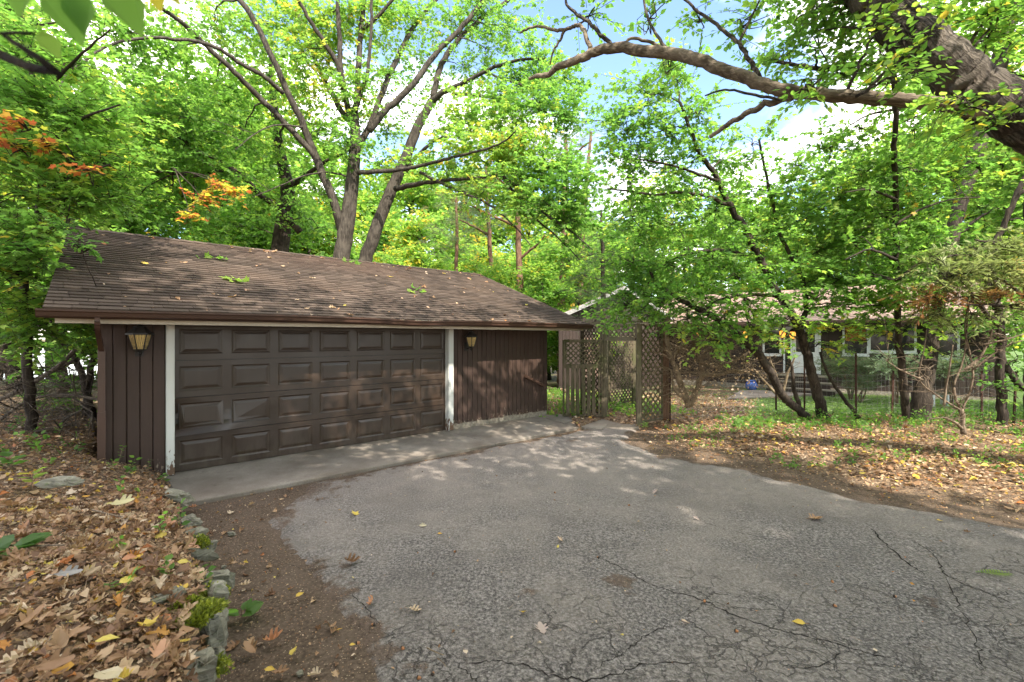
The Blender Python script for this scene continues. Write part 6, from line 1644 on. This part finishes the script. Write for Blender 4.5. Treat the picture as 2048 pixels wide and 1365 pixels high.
# left of and behind the garage: tall, they close the upper left
for (px, Y_, h, k) in ((-60, 12, 10, 3), (130, 15, 10, 3), (40, 18, 15, 3), (330, 23, 15, 4), (-120, 17, 16, 3), (440, 25, 15, 3), (280, 28, 18, 4), (110, 28, 20, 4), (-20, 26, 18, 0), (520, 30, 20, 3), (380, 33, 22, 2), (200, 36, 20, 4), (-150, 30, 20, 1), (600, 31, 14, 0), (480, 38, 20, 4)):
    p = at(px, 600, Y_); plant(k, p[0], p[1], h, LAB[0] if px < 240 else LAB[1])
for (px, Y_, h, k) in ((640, 29, 11, 4), (705, 34, 10.5, 3), (770, 30, 8.5, 4), (830, 36, 10.5, 3), (560, 24, 11, 1), (880, 31, 8.5, 1), (660, 40, 13, 1), (740, 45, 12.5, 3), (820, 48, 13, 4), (910, 44, 12.5, 3), (500, 22, 9, 0), (800, 50, 24, 4), (870, 54, 25, 3), (940, 52, 24, 4), (720, 50, 25, 3), (840, 34, 12.5, 4), (900, 38, 14, 3), (770, 40, 15, 1)):
    p = at(px, 600, Y_); plant(k, p[0], p[1], h, LAB[1])
for (px, Y_, h, k) in ((960, 33, 10, 4), (1010, 38, 11.5, 3), (1070, 33, 10, 1), (1100, 42, 13, 4), (1150, 36, 11, 3), (1210, 34, 11, 1), (980, 50, 14, 3), (1060, 52, 14.5, 4), (1160, 50, 15, 3), (1240, 44, 15, 1), (1030, 54, 25, 3), (1110, 58, 21, 4), (1180, 52, 19, 3), (1060, 40, 15.5, 4), (1140, 40, 15, 1), (1000, 20.5, 5.5, 3), (1085, 21, 6, 1), (1150, 22, 7.5, 3), (950, 22, 6, 4)):
    p = at(px, 600, Y_); plant(k, p[0], p[1], h, LAB[2])
for (px, Y_, h, k) in ((1300, 34, 12, 1), (1370, 38, 13, 3), (1450, 36, 12, 1), (1530, 40, 13, 4), (1610, 36, 11.5, 3), (1690, 33, 12, 4), (1760, 30, 14, 1), (1840, 28, 15, 3), (1920, 26, 16, 0), (2000, 24, 16, 1), (2090, 20, 16, 3), (1560, 46, 18, 1), (1440, 48, 19, 3), (1680, 44, 20, 3), (1780, 40, 20, 4), (1320, 46, 19, 4)):
    p = at(px, 600, Y_); plant(k, p[0], p[1], h, LAB[3] if px < 1800 else LAB[4])
for (x_, y_, h, k) in ((15.5, 10.5, 13, 3), (17, 6, 14, 1)):
    plant(k, x_, y_, h, 'woods beyond the cedar')
# woods on the camera's side of the drive, seen only by the shade they cast
for (x_, y_, h, k) in ((3.0, -6.5, 15, 0), (8.8, -8.0, 15, 2), (-1.0, -12, 16, 0), (4.2, -5.0, 13, 2), (-2.4, -4.2, 15, 2)):
    plant(k, x_, y_, h, 'woods facing the garage')

# --- tangled brush left of the garage
rg = np.random.default_rng(51); mb = MB()
for i in range(620):
    px, py, Y_ = rg.uniform(-40, 205), 690 + 185 * rg.random() ** .7, rg.uniform(6.9, 10.5)
    a = at(px, py, Y_); a[2] = max(a[2], float(gz(a[0], a[1])) + .02)
    d = norm(rg.standard_normal(3) * [1, .7, .45]); L = .3 + 1.1 * rg.random() ** 1.5
    n_ = 5; p = a + np.linspace(-.5, .5, n_)[:, None] * d * L + np.cumsum(rg.standard_normal((n_, 3)) * .045 * L, 0) - UP * (np.linspace(-1, 1, n_) ** 2)[:, None] * L * rg.uniform(-.1, .25)
    if in_house(p[:, 0], p[:, 1]).any(): continue
    r_ = rg.choice([.003, .005, .008, .013], p=[.45, .32, .17, .06]); mb.tube(p, np.linspace(r_, r_ * .5, n_), 4, cap=False)
for l, r_ in (([(0, 800), (60, 770), (120, 730), (150, 700)], 4), ([(60, 850), (110, 862), (190, 868)], 3.5), ([(0, 840), (60, 800), (130, 790), (200, 800)], 3), ([(90, 880), (130, 840), (165, 820)], 2.5)):
    p = smooth_line([at(a, c, 8.2) for a, c in l], 4); mb.tube(p, r_ * 8.2 / FOC, 6)
mb.build('brush_tangle', bark_mat('brush_wood', (.06, .047, .036), (.17, .135, .1), 2), org=at(100, 860, 8.2), kind='stuff', label='tangle of dead brown twigs left of the garage')

# --- low growth: herbs along the fence, ground cover, grass
def herbs(name, label, pts, hts, n, size, mat, tone, shape, seed, org):
    """upright little plants: a stem with leaves each"""
    rg = np.random.default_rng(seed); k = len(pts); pts = np.asarray(pts)
    d = UP + rg.standard_normal((k, 3)) * [.35, .35, .1]
    cr = MB(); pos, ld, nr, sz, tt, tw = sprays(pts, d, hts, n, size, tone + rg.standard_normal(k) * .12, rg, .1, .9, .9)
    leaves(cr, pos, ld, nr, sz, tt, shape, 0, rg); twig_tubes(cr, tw, .0025, .001)
    return cr.build(name, mat, org=org, kind='stuff', label=label)
rg = np.random.default_rng(61)
N = 620; x = 4.6 + rg.random(N) * 8.5; y = 9.3 + .12 * x + rg.standard_normal(N) * .5 - .2
ok = ~inside(DPOLY, x, y) & (y > 8.2); x, y = x[ok], y[ok]
herbs('weeds', 'green weeds growing along the wire fence', np.stack([x, y, gz(x, y)], 1),   .08 + rg.random(len(x)) ** 3 * .32, 9, .058, LEAF, .38, 'oval', 62, (6, 10, 0))
N = 700; x = 2.6 + rg.random(N) * 8; y = 5.6 + rg.random(N) * 4.4
db = pl_dist(BANK, x, y); ok = ~inside(DPOLY, x, y) & (db > .5) & (vnoise(x, y, .7, 71) > .55); x, y = x[ok], y[ok]
herbs('weeds', 'sparse small weeds among the fallen leaves right of the drive', np.stack([x, y, gz(x, y)], 1), .06 + rg.random(len(x)) ** 2 * .14, 7, .05, LEAF, .42, 'oval', 63, (5, 8, 0))
N = 420; x = -8.5 + rg.random(N) * 6.8; y = 2.2 + rg.random(N) * 6.4
d_ = pl_dist(BE, x, y); ok = inside(BPOLY, x, y) & ~in_house(x, y) & (rg.random(N) < np.where(d_ < .5, .4, np.where(y > 5, .6, .05))); x, y = x[ok], y[ok]
herbs('weeds', 'small green weeds sprouting through the leaves on the left bank', np.stack([x, y, gz(x, y)], 1), .07 + rg.random(len(x)) ** 2 * .16, 7, .06, LEAF, .38, 'oval', 64, (-4, 5, 0))
N = 700; x = -.5 + rg.random(N) * 5; y = 11 + rg.random(N) * 7
ok = ~in_house(x, y); x, y = x[ok], y[ok]
herbs('ground_cover', 'low green ground cover behind the gate', np.stack([x, y, gz(x, y)], 1), .10 + rg.random(len(x)) * .18, 8, .08, LEAF, .48, 'oval', 65, (1, 14, 0))
mb = MB(); N = 36000; x = 3.5 + rg.random(N) * 15; y = 9.6 + rg.random(N) * 10
edge_ = y - 0.12 * x; ok = (rg.random(N) < sstep(edge_, 9.4, 10.4) * (.06 + .94 * sstep(x - .50 * y, 0, .9))); x, y = x[ok], y[ok]; N = len(x)
q = np.stack([x - R0[0], y - R0[1]], 1); ok = (q @ FN[:2] > .1); x, y = x[ok], y[ok]; N = len(x)
leaves(mb, np.stack([x, y, gz(x, y)], 1), UP + rg.standard_normal((N, 3)) * .45, flat_dirs(N, rg), .04 + rg.random(N) * .06, np.clip(.5 + rg.standard_normal(N) * .2, 0, 1), 'blade', 0, rg)
N = 9000; x = 3.5 + rg.random(N) * 14; y = 10 + rg.random(N) * 9
ok = (rg.random(N) < sstep(y - .12 * x, 9.3, 10.4) * (.1 + .9 * sstep(x - .50 * y, 0, .9))); x, y = x[ok], y[ok]; N = len(x); q = np.stack([x - R0[0], y - R0[1]], 1); ok = (q @ FN[:2] > .1); x, y = x[ok], y[ok]; N = len(x)
leaves(mb, np.stack([x, y, gz(x, y) + .03 + .04 * rg.random(N)], 1), flat_dirs(N, rg, .2), UP + rg.standard_normal((N, 3)) * .4, .04 + rg.random(N) * .05, np.clip(.5 + rg.standard_normal(N) * .2, 0, 1), 'oval', .3, rg)
mb.build('grass', GRASS, org=(9, 14, -.2), kind='stuff', label='green grass and ground cover of the lawn behind the wire fence')

# --- stones of the low retaining edge, moss, sticks
def rock(c, dims, yaw, label, seed, layered=0.0, parts=()):
    rg = np.random.default_rng(seed); mb = MB(); nu, nv = 14, 9
    th = np.linspace(0, 2 * math.pi, nu, endpoint=False); ph = np.linspace(0.12, math.pi - .12, nv)
    f = rg.normal(0, 1, (6, 3)); am = rg.normal(0, .17, 6)
    V = []
    for p in ph:
        for t in th:
            d = np.array([math.sin(p) * math.cos(t), math.sin(p) * math.sin(t), math.cos(p)])
            s = np.sign(d) * np.abs(d) ** .62
            k = 1 + sum(a * math.sin(3.0 * np.dot(q, d) + i) for i, (q, a) in enumerate(zip(f, am))) + rg.normal(0, .055)
            if layered: k *= 1 + layered * math.sin(p * 9)
            V.append(s * k * np.asarray(dims))
    V = np.array(V); cs, sn = math.cos(yaw), math.sin(yaw)
    V = V @ np.array([[cs, sn, 0], [-sn, cs, 0], [0, 0, 1]]) + c
    F_ = [(i * nu + j, (i + 1) * nu + j, (i + 1) * nu + (j + 1) % nu, i * nu + (j + 1) % nu) for i in range(nv - 1) for j in range(nu)] + [tuple(range(nu)), tuple(range((nv - 1) * nu + nu - 1, (nv - 1) * nu - 1, -1))]
    mb.add(V, F_)
    return mb.build('stone', ROCK, label=label, cat='stone', group='stones edging the left bank')
def moss_on(c, rad, n, seed, parent, name='moss'):
    """a cushion of short tufts"""
    rg = np.random.default_rng(seed); mb = MB(); u = rdir(n, rg); u[:, 2] = np.abs(u[:, 2]); wob = 1 + .38 * np.sin(2 * np.arctan2(u[:, 1], u[:, 0]) + seed) + .22 * np.sin(5 * np.arctan2(u[:, 1], u[:, 0]) + 2 * seed); p = c + u * rad * wob[:, None] + rg.standard_normal((n, 3)) * .006
    leaves(mb, p, u + rg.standard_normal((n, 3)) * .5, rdir(n, rg), .010 + rg.random(n) * .016, np.clip(.55 + rg.standard_normal(n) * .25, 0, 1), 'quad', 0, rg)
    m2 = MB(); nu, nv = 12, 6
    for k in range(1): pass
    th = np.linspace(0, 2 * math.pi, nu, endpoint=False); V = [c + np.array([math.sin(p_) * math.cos(t), math.sin(p_) * math.sin(t), math.cos(p_)]) * rad * (.86 + .05 * rg.standard_normal()) * (1 + .38 * math.sin(2 * t + seed) + .22 * math.sin(5 * t + 2 * seed)) for p_ in np.linspace(.05, 1.7, nv) for t in (th + 1e-4 + math.pi) % (2 * math.pi) - math.pi]
    mb.add(V, [(i * nu + j, (i + 1) * nu + j, (i + 1) * nu + (j + 1) % nu, i * nu + (j + 1) % nu) for i in range(nv - 1) for j in range(nu)] + [tuple(range(nu))], .3)
    return mb.build(name, MOSSL, parent=parent, kind='stuff')
MOSSL = leaf_mat('moss_tuft', [(0, (.06, .08, .010)), (.5, (.17, .20, .02)), (1, (.36, .37, .04))], .25)
def bz(px, py, z): return gp(px, py, z)
rk = {}
for key, px, py, z, dims, yaw, lab, ly in (
        ('a', 352, 995, .12, (.10, .08, .08), .4, 'lichen grey boulder at the corner of the concrete apron', 0), ('b', 380, 1042, .06, (.07, .05, .05), .9, 'small pale stone below the boulder by the apron', 0), ('c', 300, 1212, .42, (.115, .05, .045), .75, 'flat layered stone slab lying in the leaves, lower of the pair', .05), ('d', 342, 1190, .42, (.07, .045, .045), .8, 'flat layered stone slab lying in the leaves, upper of the pair', .05),
        ('e', 436, 1205, .22, (.055, .05, .075), .6, 'upright grey stone beside the bright moss cushion', 0), ('f', 424, 1268, .27, (.045, .045, .12), .9, 'tall narrow stone under the bright moss cushion', 0), ('g', 405, 1340, .33, (.05, .045, .07), .5, 'grey stone at the bottom edge of the picture', .04), ('h', 402, 1098, .19, (.09, .06, .06), .9, 'low stone with dark green moss above the dark soil', 0),
        ('i', 128, 962, .62, (.10, .05, .03), .2, 'long greenish stone half buried in the leaves', .04), ('j', 438, 1160, .25, (.07, .05, .05), .5, 'small stone at the edge between the two mossy stones', 0), ('k', 432, 1310, .18, (.03, .028, .035), .3, 'rounded stone at the foot of the bank', 0), ('l', 392, 1066, .13, (.06, .035, .035), .9, 'pale flat stone behind the low mossy one', 0), ('m', 438, 1262, .10, (.045, .05, .08), .8, 'pale broken stone facing the dark soil', .04)):
    rk[key] = (rock(bz(px, py, z) - UP * dims[2] * .25, np.array(dims) * (1.15, 1.1, 1.0), yaw, lab, hash(key) % 97 + 3 if False else ord(key) * 7, ly), bz(px, py, z), dims)
for key, sc_, n_ in (('e', (1.1, 1.0, .75), 900), ('h', (.8, .8, .8), 500)):
    o, c, dm = rk[key]; moss_on(c + UP * dm[2] * .55 - np.array([dm[0] * .6, 0, 0]) * (key == 'e'), np.array(dm) * sc_, n_, ord(key), o)
mb_c = bz(395, 1245, .36)
mo = MB(); rg = np.random.default_rng(9); 
def moss_thing(px, py, z, rad, n, label, seed):
    c = bz(px, py, z); e = empty('moss_cushion', c, label, 'moss'); moss_on(c, np.array(rad), n, seed, e, 'moss_tufts')
moss_thing(392, 1238, .39, (.085, .12, .028), 2600, 'bright yellow green moss cushion on the bank edge', 5)
moss_thing(372, 1215, .40, (.05, .05, .03), 500, 'small olive moss patch behind the bright cushion', 6)
moss_thing(425, 1345, .28, (.05, .05, .05), 600, 'dark moss clump at the lower edge of the bank', 7)
def stick(pxs, z, r_, label, side=()):
    p = []
    for a, c in pxs:
        q = gp(a, c, z); q = gp(a, c, float(gz(q[0], q[1])) + r_ + .01); p.append(q)
    p = smooth_line(p, 5); mb = MB(); mb.tube(p, np.linspace(r_, r_ * .6, len(p)), 7, rough=.08, seed=int(pxs[0][0]))
    for t, dx_, L in side:
        i = int(t * (len(p) - 1)); e = p[i] + np.array([dx_, .05, .04]) * L; mb.tube([p[i], (p[i] + e) / 2 + UP * .01, e], [r_ * .5, r_ * .4, r_ * .2], 5)
    mb.build('stick', BARK_PALE if r_ > .006 else TWIG, label=label, cat='stick')
stick([(188, 1222), (150, 1240), (118, 1252), (100, 1280), (76, 1312)], .55, .011, 'grey forked stick lying in the leaves at lower left', ((.5, .5, .15),))
stick([(270, 1190), (235, 1245), (205, 1290)], .5, .004, 'thin brown twig beside the flat stone pair')
stick([(0, 1090), (60, 1092), (130, 1090)], .6, .009, 'brown stick lying level at the left edge')
stick([(320, 1100), (350, 1103), (385, 1104)], .34, .004, 'thin twig above the low mossy stone')
stick([(185, 1020), (215, 1028), (245, 1034)], .55, .008, 'short brown stick near the pale yellow oak leaf')
stick([(15, 1185), (70, 1172), (140, 1166)], .6, .006, 'bark strip lying in the leaves at the left edge')
stick([(854, 1296), (872, 1305), (888, 1311)], -.07, .005, 'short brown twig on the asphalt')
stick([(875, 1317), (885, 1325), (892, 1334)], -.07, .004, 'shorter twig on the asphalt below the other one')
stick([(712, 1188), (720, 1205), (728, 1216)], -.07, .003, 'dark curved twig at the ragged asphalt edge')

# --- single fallen leaves that stand out
PALE = leaf_mat('leaf_pale', [(0, (.30, .22, .19)), (.5, (.42, .33, .28)), (1, (.50, .44, .22))], .15)
GREYB = leaf_mat('leaf_greyblue', [(0, (.20, .185, .175)), (1, (.27, .25, .24))], .1)
def fallen(px, py, L_px, tone, shape, ang, label, mat=LITTER, z=None, curl=.5, lift=.012, tilt=.2, wide=1.0):
    q = gp(px, py, -.07 if z is None else z)
    zz_ = float(drive_z(q[0], q[1])) if z is None else float(gz(q[0], q[1])) + .03
    q = gp(px, py, zz_ + lift); L = L_px * q[1] / FOC
    rg = np.random.default_rng(int(px * 7 + py)); mb = MB()
    base = SHAPES[shape].copy(); base[:, 0] *= wide; k = len(base)
    base[:, 2] = base[:, 2] * (1 + curl) + curl * base[:, 0] ** 2 * 1.6 + curl * (base[:, 1] - .45) ** 2 * .8
    y_ = norm(np.array([math.cos(ang), math.sin(ang), 0.0])); n_ = norm(UP + rg.standard_normal(3) * tilt); y_ = norm(y_ - n_ * np.dot(y_, n_)); x_ = np.cross(y_, n_)
    c = base - np.array([0, .5, 0])
    mid = np.array([[0, t, .01 + curl * (t - .45) ** 2 * .8] for t in (0, .25, .5, .75, 1)]) - [0, .5, 0]
    V = L * (c[:, :1] * x_ + c[:, 1:2] * y_ + (c[:, 2:] - .02) * n_) + q
    V[:, 2] = np.maximum(V[:, 2], zz_ + .003)
    mb.add(V, [tuple(range(k))], tone)
    st0 = q - y_ * L * .5; mb.tube([st0, st0 - y_ * L * .14 + UP * .004, st0 - y_ * L * .26], [L * .014, L * .011, L * .009], 4, tone=max(0, tone - .1))
    mb.tube([q + L * (m_[1] * y_ + (m_[2] + .004) * n_) for m_ in mid], L * .008, 4, tone=min(1, tone + .08))
    return mb.build('fallen_leaf', mat, label=label, cat='leaf', group='single fallen leaves')
fallen(1083, 1257, 30, .3, 'oak', 1.9, 'pale pinkish oak leaf lying flat on the asphalt', PALE, curl=.15, wide=1.3)
fallen(1047, 1225, 17, .93, 'maple', 1.5, 'small golden leaf with its stalk up near the pale oak leaf')
fallen(700, 1126, 34, .22, 'oak', .7, 'curled dark brown leaf at the ragged asphalt edge', curl=1.5, lift=.02, tilt=.6)
fallen(745, 1206, 24, .82, 'oak', .9, 'curled rust brown leaf beside a grey one', curl=1.6, lift=.02, tilt=.7)
fallen(735, 1213, 16, .3, 'oval', .3, 'little grey leaf under the rust brown one', GREYB, curl=.8)
fallen(828, 1221, 27, .66, 'oak', .2, 'tan lobed leaf lying sideways on the asphalt', curl=.8)
fallen(708, 1027, 18, .96, 'maple', 2.6, 'bright yellow leaf on the dirty asphalt near the apron')
fallen(1630, 1038, 32, .42, 'oak', .3, 'brown lobed leaf on the asphalt at right', curl=.5, wide=1.2)
fallen(1120, 1080, 15, .76, 'oak', 2.2, 'small light brown leaf in the middle of the drive', curl=.8)
fallen(1597, 1245, 24, .94, 'oval', 2.7, 'slender golden leaf on the cracked asphalt', curl=.3)
fallen(1392, 1038, 14, .3, 'oak', 2.8, 'small whitish leaf on the asphalt', PALE, curl=.6)
fallen(1370, 1247, 18, .76, 'oval', .1, 'tan folded leaf left of the slender golden one', curl=1.2)
fallen(930, 1308, 17, .74, 'oval', 2.0, 'crumpled tan leaf near the short twigs', curl=1.6, lift=.02)
fallen(1880, 1042, 13, .93, 'oval', .1, 'little yellow leaf at the right end of the drive')
fallen(1116, 1093, 8, .98, 'oval', 1.2, 'tiny yellow green leaf below the light brown one')
fallen(845, 1052, 16, .72, 'oak', .4, 'pale tan leaf in the sun fleck on the drive', PALE)
fallen(880, 1068, 11, .9, 'oval', .5, 'tiny orange leaf right of the pale tan one')
fallen(1310, 985, 16, .3, 'oak', .1, 'ribbed white leaf near the right sun flecks', PALE)
fallen(930, 920, 12, .5, 'oval', .3, 'small brown leaf by the apron edge')
fallen(1935, 1065, 14, .2, 'oak', 2.5, 'dark brown leaf near the right end of the drive', curl=1.0)
fallen(678, 1260, 14, .9, 'oval', .2, 'orange leaf on the dark soil edge', z=-.1)
fallen(705, 1290, 12, .93, 'oval', .4, 'small golden leaf on the soil at the asphalt edge')
for (px, py, L, tn, sh, a, lab, mt, cu) in ((245, 1005, 46, .98, 'oak', .2, 'large pale yellow lobed leaf on the bank', PALE, .3), (137, 1147, 44, .5, 'oak', .5, 'grey blue oak leaf with deep lobes on the bank', GREYB, .3), (368, 1125, 24, .98, 'oval', .2, 'round yellow leaf above the grey stones', LITTER, .4),
                                         (318, 1305, 50, .80, 'oak', 1.9, 'large rust brown oak leaf near the bottom left', LITTER, .8), (212, 1350, 70, .74, 'oval', 2.8, 'broad beige leaf at the bottom edge', PALE, .2), (295, 1248, 34, .95, 'maple', 2.4, 'golden leaf leaning against the moss', LITTER, .7), (252, 1165, 28, .98, 'oval', 1.2, 'folded yellow leaf on the bank', LITTER, 1.2),
                                         (300, 1138, 52, .20, 'oak', 2.9, 'dark russet oak leaf on the bank edge', LITTER, 1.2), (215, 1280, 40, .99, 'oval', .4, 'pale yellow green leaf beside the grey stick', LITTER, .4), (110, 1330, 66, .30, 'oak', .4, 'big brown oak leaf in the lower left corner', LITTER, .6), (30, 1010, 50, .40, 'oak', .3, 'broad brown oak leaf near the left edge', LITTER, .5), (372, 1238, 34, .62, 'oak', 1.8, 'tan oak leaf lying on the bright moss', LITTER, .5),
                                         (260, 1120, 26, .82, 'oval', .4, 'curled rusty leaf above the folded yellow one', LITTER, 1.4), (150, 1100, 44, .5, 'oak', .8, 'brown leaf with torn lobes in the middle of the bank', LITTER, .7), (60, 1240, 54, .36, 'oak', 1.5, 'dull brown oak leaf by the left edge', LITTER, .8), (400, 950 + 200, 30, .66, 'oak', 2.0, 'tan leaf at the lip of the bank', LITTER, .8)):
    fallen(px, py, L, tn, sh, a, lab, mt, z=.45 if px < 340 else .33, curl=cu, lift=.03)
for (px, py, L, tn, sh, a, lab, cu) in ((590, 1305, 26, .97, 'oval', 1.6, 'yellow leaf standing at the foot of the bank', 1.2), (545, 1280, 36, .82, 'oak', .6, 'rust coloured curled leaf below the sprout', 1.4), (500, 1300, 40, .40, 'oak', 2.6, 'brown leaf pile piece at the foot of the stones', .8), (560, 1345, 34, .3, 'oak', .2, 'grey brown leaf near the bottom edge on soil', .6), (490, 1170, 24, .66, 'oak', .3, 'tan leaf on the dark soil above the sprout', .8), (600, 1190, 18, .93, 'oval', 1.0, 'pair of yellow bits on the dark soil', .5), (385, 1015, 16, .82, 'oak', .5, 'reddish leaf on soil by the apron corner', .9), (540, 1340, 22, .93, 'oval', .1, 'bright orange yellow leaf at the bottom on soil', .5)):
    fallen(px, py, L, tn, sh, a, lab, z=-.1, curl=cu, lift=.015)
# pine-like green frond
c = gp(1985, 1146, -.055); fr = empty('fern_frond', c, 'light green feathery frond lying on the asphalt', 'frond')
mb = MB(); L = 60 * c[1] / FOC; ax = norm(np.array([1, -.12, 0])); sd_ = np.array([-ax[1], ax[0], 0])
mb.tube([c - ax * L / 2, c + UP * .008, c + ax * L / 2], [.0025, .002, .001], 5); mb.build('rachis', LEAF, parent=fr)
for i in range(12):
    for sg in (1, -1):
        t = i / 11; p = c + ax * L * (t - .5) + UP * .006; l_ = L * .22 * math.sin(math.pi * (.12 + .85 * (1 - t)) ) * .9 + .006
        m = MB(); leaves(m, p[None], (sd_ * sg + ax * .5)[None], (UP + sd_ * .1 * sg)[None], np.array([l_ * 1.25]), .68, 'leaflet'); m.build('leaflet', LEAF, parent=fr)
# acorns
for (px, py) in ((746, 1246), (806, 1292), (838, 1350), (910, 1104), (1196, 1112), (1409, 1199), (1473, 1262), (1790, 1193), (1670, 1210), (1665, 1163), (1110, 984), (866, 1342), (1258, 1008), (716, 1282)):
    c = gp(px, py, -.06); c[2] = float(drive_z(c[0], c[1])) + .009; a = random.uniform(0, 6.28); d = np.array([math.cos(a), math.sin(a), .1]); m = MB()
    t = np.linspace(-1, 1, 8); m.tube([c + d * .014 * q for q in t], [.002, .006, .0085, .0095, .0095, .010, .0105, .003], 8)
    r_ = empty('acorn', c, 'small brown acorn lying on the asphalt', 'acorn', 'acorns scattered on the drive')
    m.build('nut', ACORN, parent=r_, smooth=True)
    m = MB(); m.tube([c + d * .014 * q for q in (.45, .7, .9, 1.05)], [.0112, .0112, .009, .003], 8); m.build('cap', BARK_DARK, parent=r_, smooth=True)
for i, (px, py, s_, lab) in enumerate(((462, 1070, .03, 'little grey pebble stone on the dark soil'), (448, 1135, .016, 'white stone chip on the soil edge'), (600, 1350, .02, 'small dark stone at the bottom of the soil strip'))):
    c = gp(px, py, -.09); rock(c + UP * s_ * .3, (s_, s_ * .8, s_ * .6), .3, lab, 200 + i)

# --- separate little plants
def plantlet(px, py, z, leavesd, stem_h, label, tone, size, seed, name='seedling', mat=LEAF, shape='oval'):
    q = gp(px, py, z); q[2] = float(gz(q[0], q[1])); rg = np.random.default_rng(seed)
    r_ = empty(name, q, label, 'plant'); m = MB(); lean = np.array([rg.normal(0, .1), rg.normal(0, .1), 1.0])
    p = [q, q + lean * stem_h * .5, q + lean * stem_h]; m.tube(smooth_line(p, 3), np.linspace(.004, .002, 7), 5); m.build('stem', TWIG, parent=r_)
    for i in range(leavesd):
        t = .3 + .7 * (i + .5) / leavesd; a = i * 2.4 + rg.random(); b = q + lean * stem_h * t; d = np.array([math.cos(a), math.sin(a), .25])
        m = MB(); leaves(m, (b + d * size * .12)[None], d[None], (UP + rg.standard_normal(3) * .3)[None], np.array([size * (.7 + .5 * rg.random())]), tone + rg.normal(0, .06), shape); m.build('leaf', mat, parent=r_)
plantlet(62, 938, .62, 9, .20, 'yellow green seedling with oval leaves at the left edge of the bank', .80, .13, 1)
plantlet(20, 905, .62, 7, .16, 'broad green leaves beside the yellow green seedling', .36, .17, 2)
plantlet(18, 1075, .6, 9, .06, 'dark green rosette at the left edge of the bank', .2, .17, 3)
plantlet(485, 1245, -.1, 6, .10, 'green sprout with one long leaf at the foot of the bank', .32, .13, 4)
plantlet(325, 1075, .34, 9, .14, 'thin green sprig near the edge of the bank', .45, .05, 5)
plantlet(237, 908, .42, 10, .22, 'upright pale weed against the brown boards', .5, .045, 6)
plantlet(297, 925, .30, 9, .18, 'wispy weed leaning by the brown boards', .48, .04, 7)
plantlet(330, 962, .10, 12, .12, 'green weed tuft at the foot of the white door post', .42, .07, 8)
plantlet(1290, 850, .02, 12, .16, 'green weed tuft at the foot of the front lattice post', .45, .09, 9)
plantlet(222, 1182, .5, 6, .05, 'small green rosette above the grey stick', .36, .045, 10)
plantlet(398, 1085, .3, 10, .07, 'leafy green tuft on the low mossy stone', .5, .06, 11)
plantlet(1665, 760, -.2, 8, .5, 'thin weed stalk in the lawn right of the steps', .45, .06, 12)
for i, (px, py) in enumerate(((1617, 781), (1757, 794), (1955, 815))):
    pass
# pot and bench by the house
c = gp(1503, 782, -.36); r_ = empty('garden_pot', c, 'round blue patterned pot beside the walkway', 'pot')
m = MB(); m.lathe(c, [(.10, 0), (.22, .10), (.25, .22), (.20, .36), (.15, .41)], 14); m.build('body', BLUEG, parent=r_, smooth=True)
m = MB(); m.lathe(c, [(.15, .405), (.185, .42), (.185, .45), (.14, .45), (.12, .42)], 14); m.build('rim', BLUEG, parent=r_)
c = gp(1875, 814, -.22); r_ = empty('garden_bench', c, 'small mossy bench on white legs behind the stout trunk', 'bench')
m = MB(); m.box(c + UP * .43, (.30, 0, 0), (0, .16, 0), (0, 0, .035)); m.build('seat', GATEWOOD, parent=r_)
for sx in (-1, 1):
    m = MB(); m.box(c + np.array([sx * .22, 0, .19]), (.03, 0, 0), (0, .12, 0), (0, 0, .203)); m.build('leg', WHITEP, parent=r_)

# --- the twig that hangs in from the left, close to the camera
b = np.array([-3.1, .7, float(gz(-3.1, .7))])
T = Tree('near_sapling', b, 'blurred near leaves hanging in at the top left corner', 'sapling', bark=BARK_DARK, seed=91)
T.limb([b, b + [.1, .1, 1.5], b + [.25, .15, 2.6], b + [.5, .2, 3.3]], [.03, .025, .018, .012], 'trunk', sides=8)
T.limb([b + [.25, .15, 2.6], at(-120, 60, 0.64), at(0, 66, .6), at(72, 66, .6)], [.012, .007, .003, .0015], sides=6)
T.limb([b + [.5, .2, 3.3], at(-60, -120, .68), at(60, -70, .62), at(180, -45, .6), at(330, -30, .6)], [.012, .007, .003, .0015, .001], sides=6)
rg = T.rng
for (px, py, dx_, dy_, L, tn) in ((110, -40, .35, -1, 130, .42), (150, -25, .1, -1, 90, .35), (215, -40, .6, -1, 120, .45), (300, -35, .3, -1, 60, .88), (35, -50, -.1, -1, 80, .45), (82, 62, .35, -.6, 60, .62), (310, -30, .7, -.5, 60, .84)):
    o_ = at(px, py, .6); m = MB(); leaves(m, o_[None], np.array([[dx_, .1, dy_]]), np.array([[.3, -.8, .5]]), np.array([L * .6 / FOC]), tn, 'oval'); m.build('leaf', LEAF, parent=T.root)
T.finish()
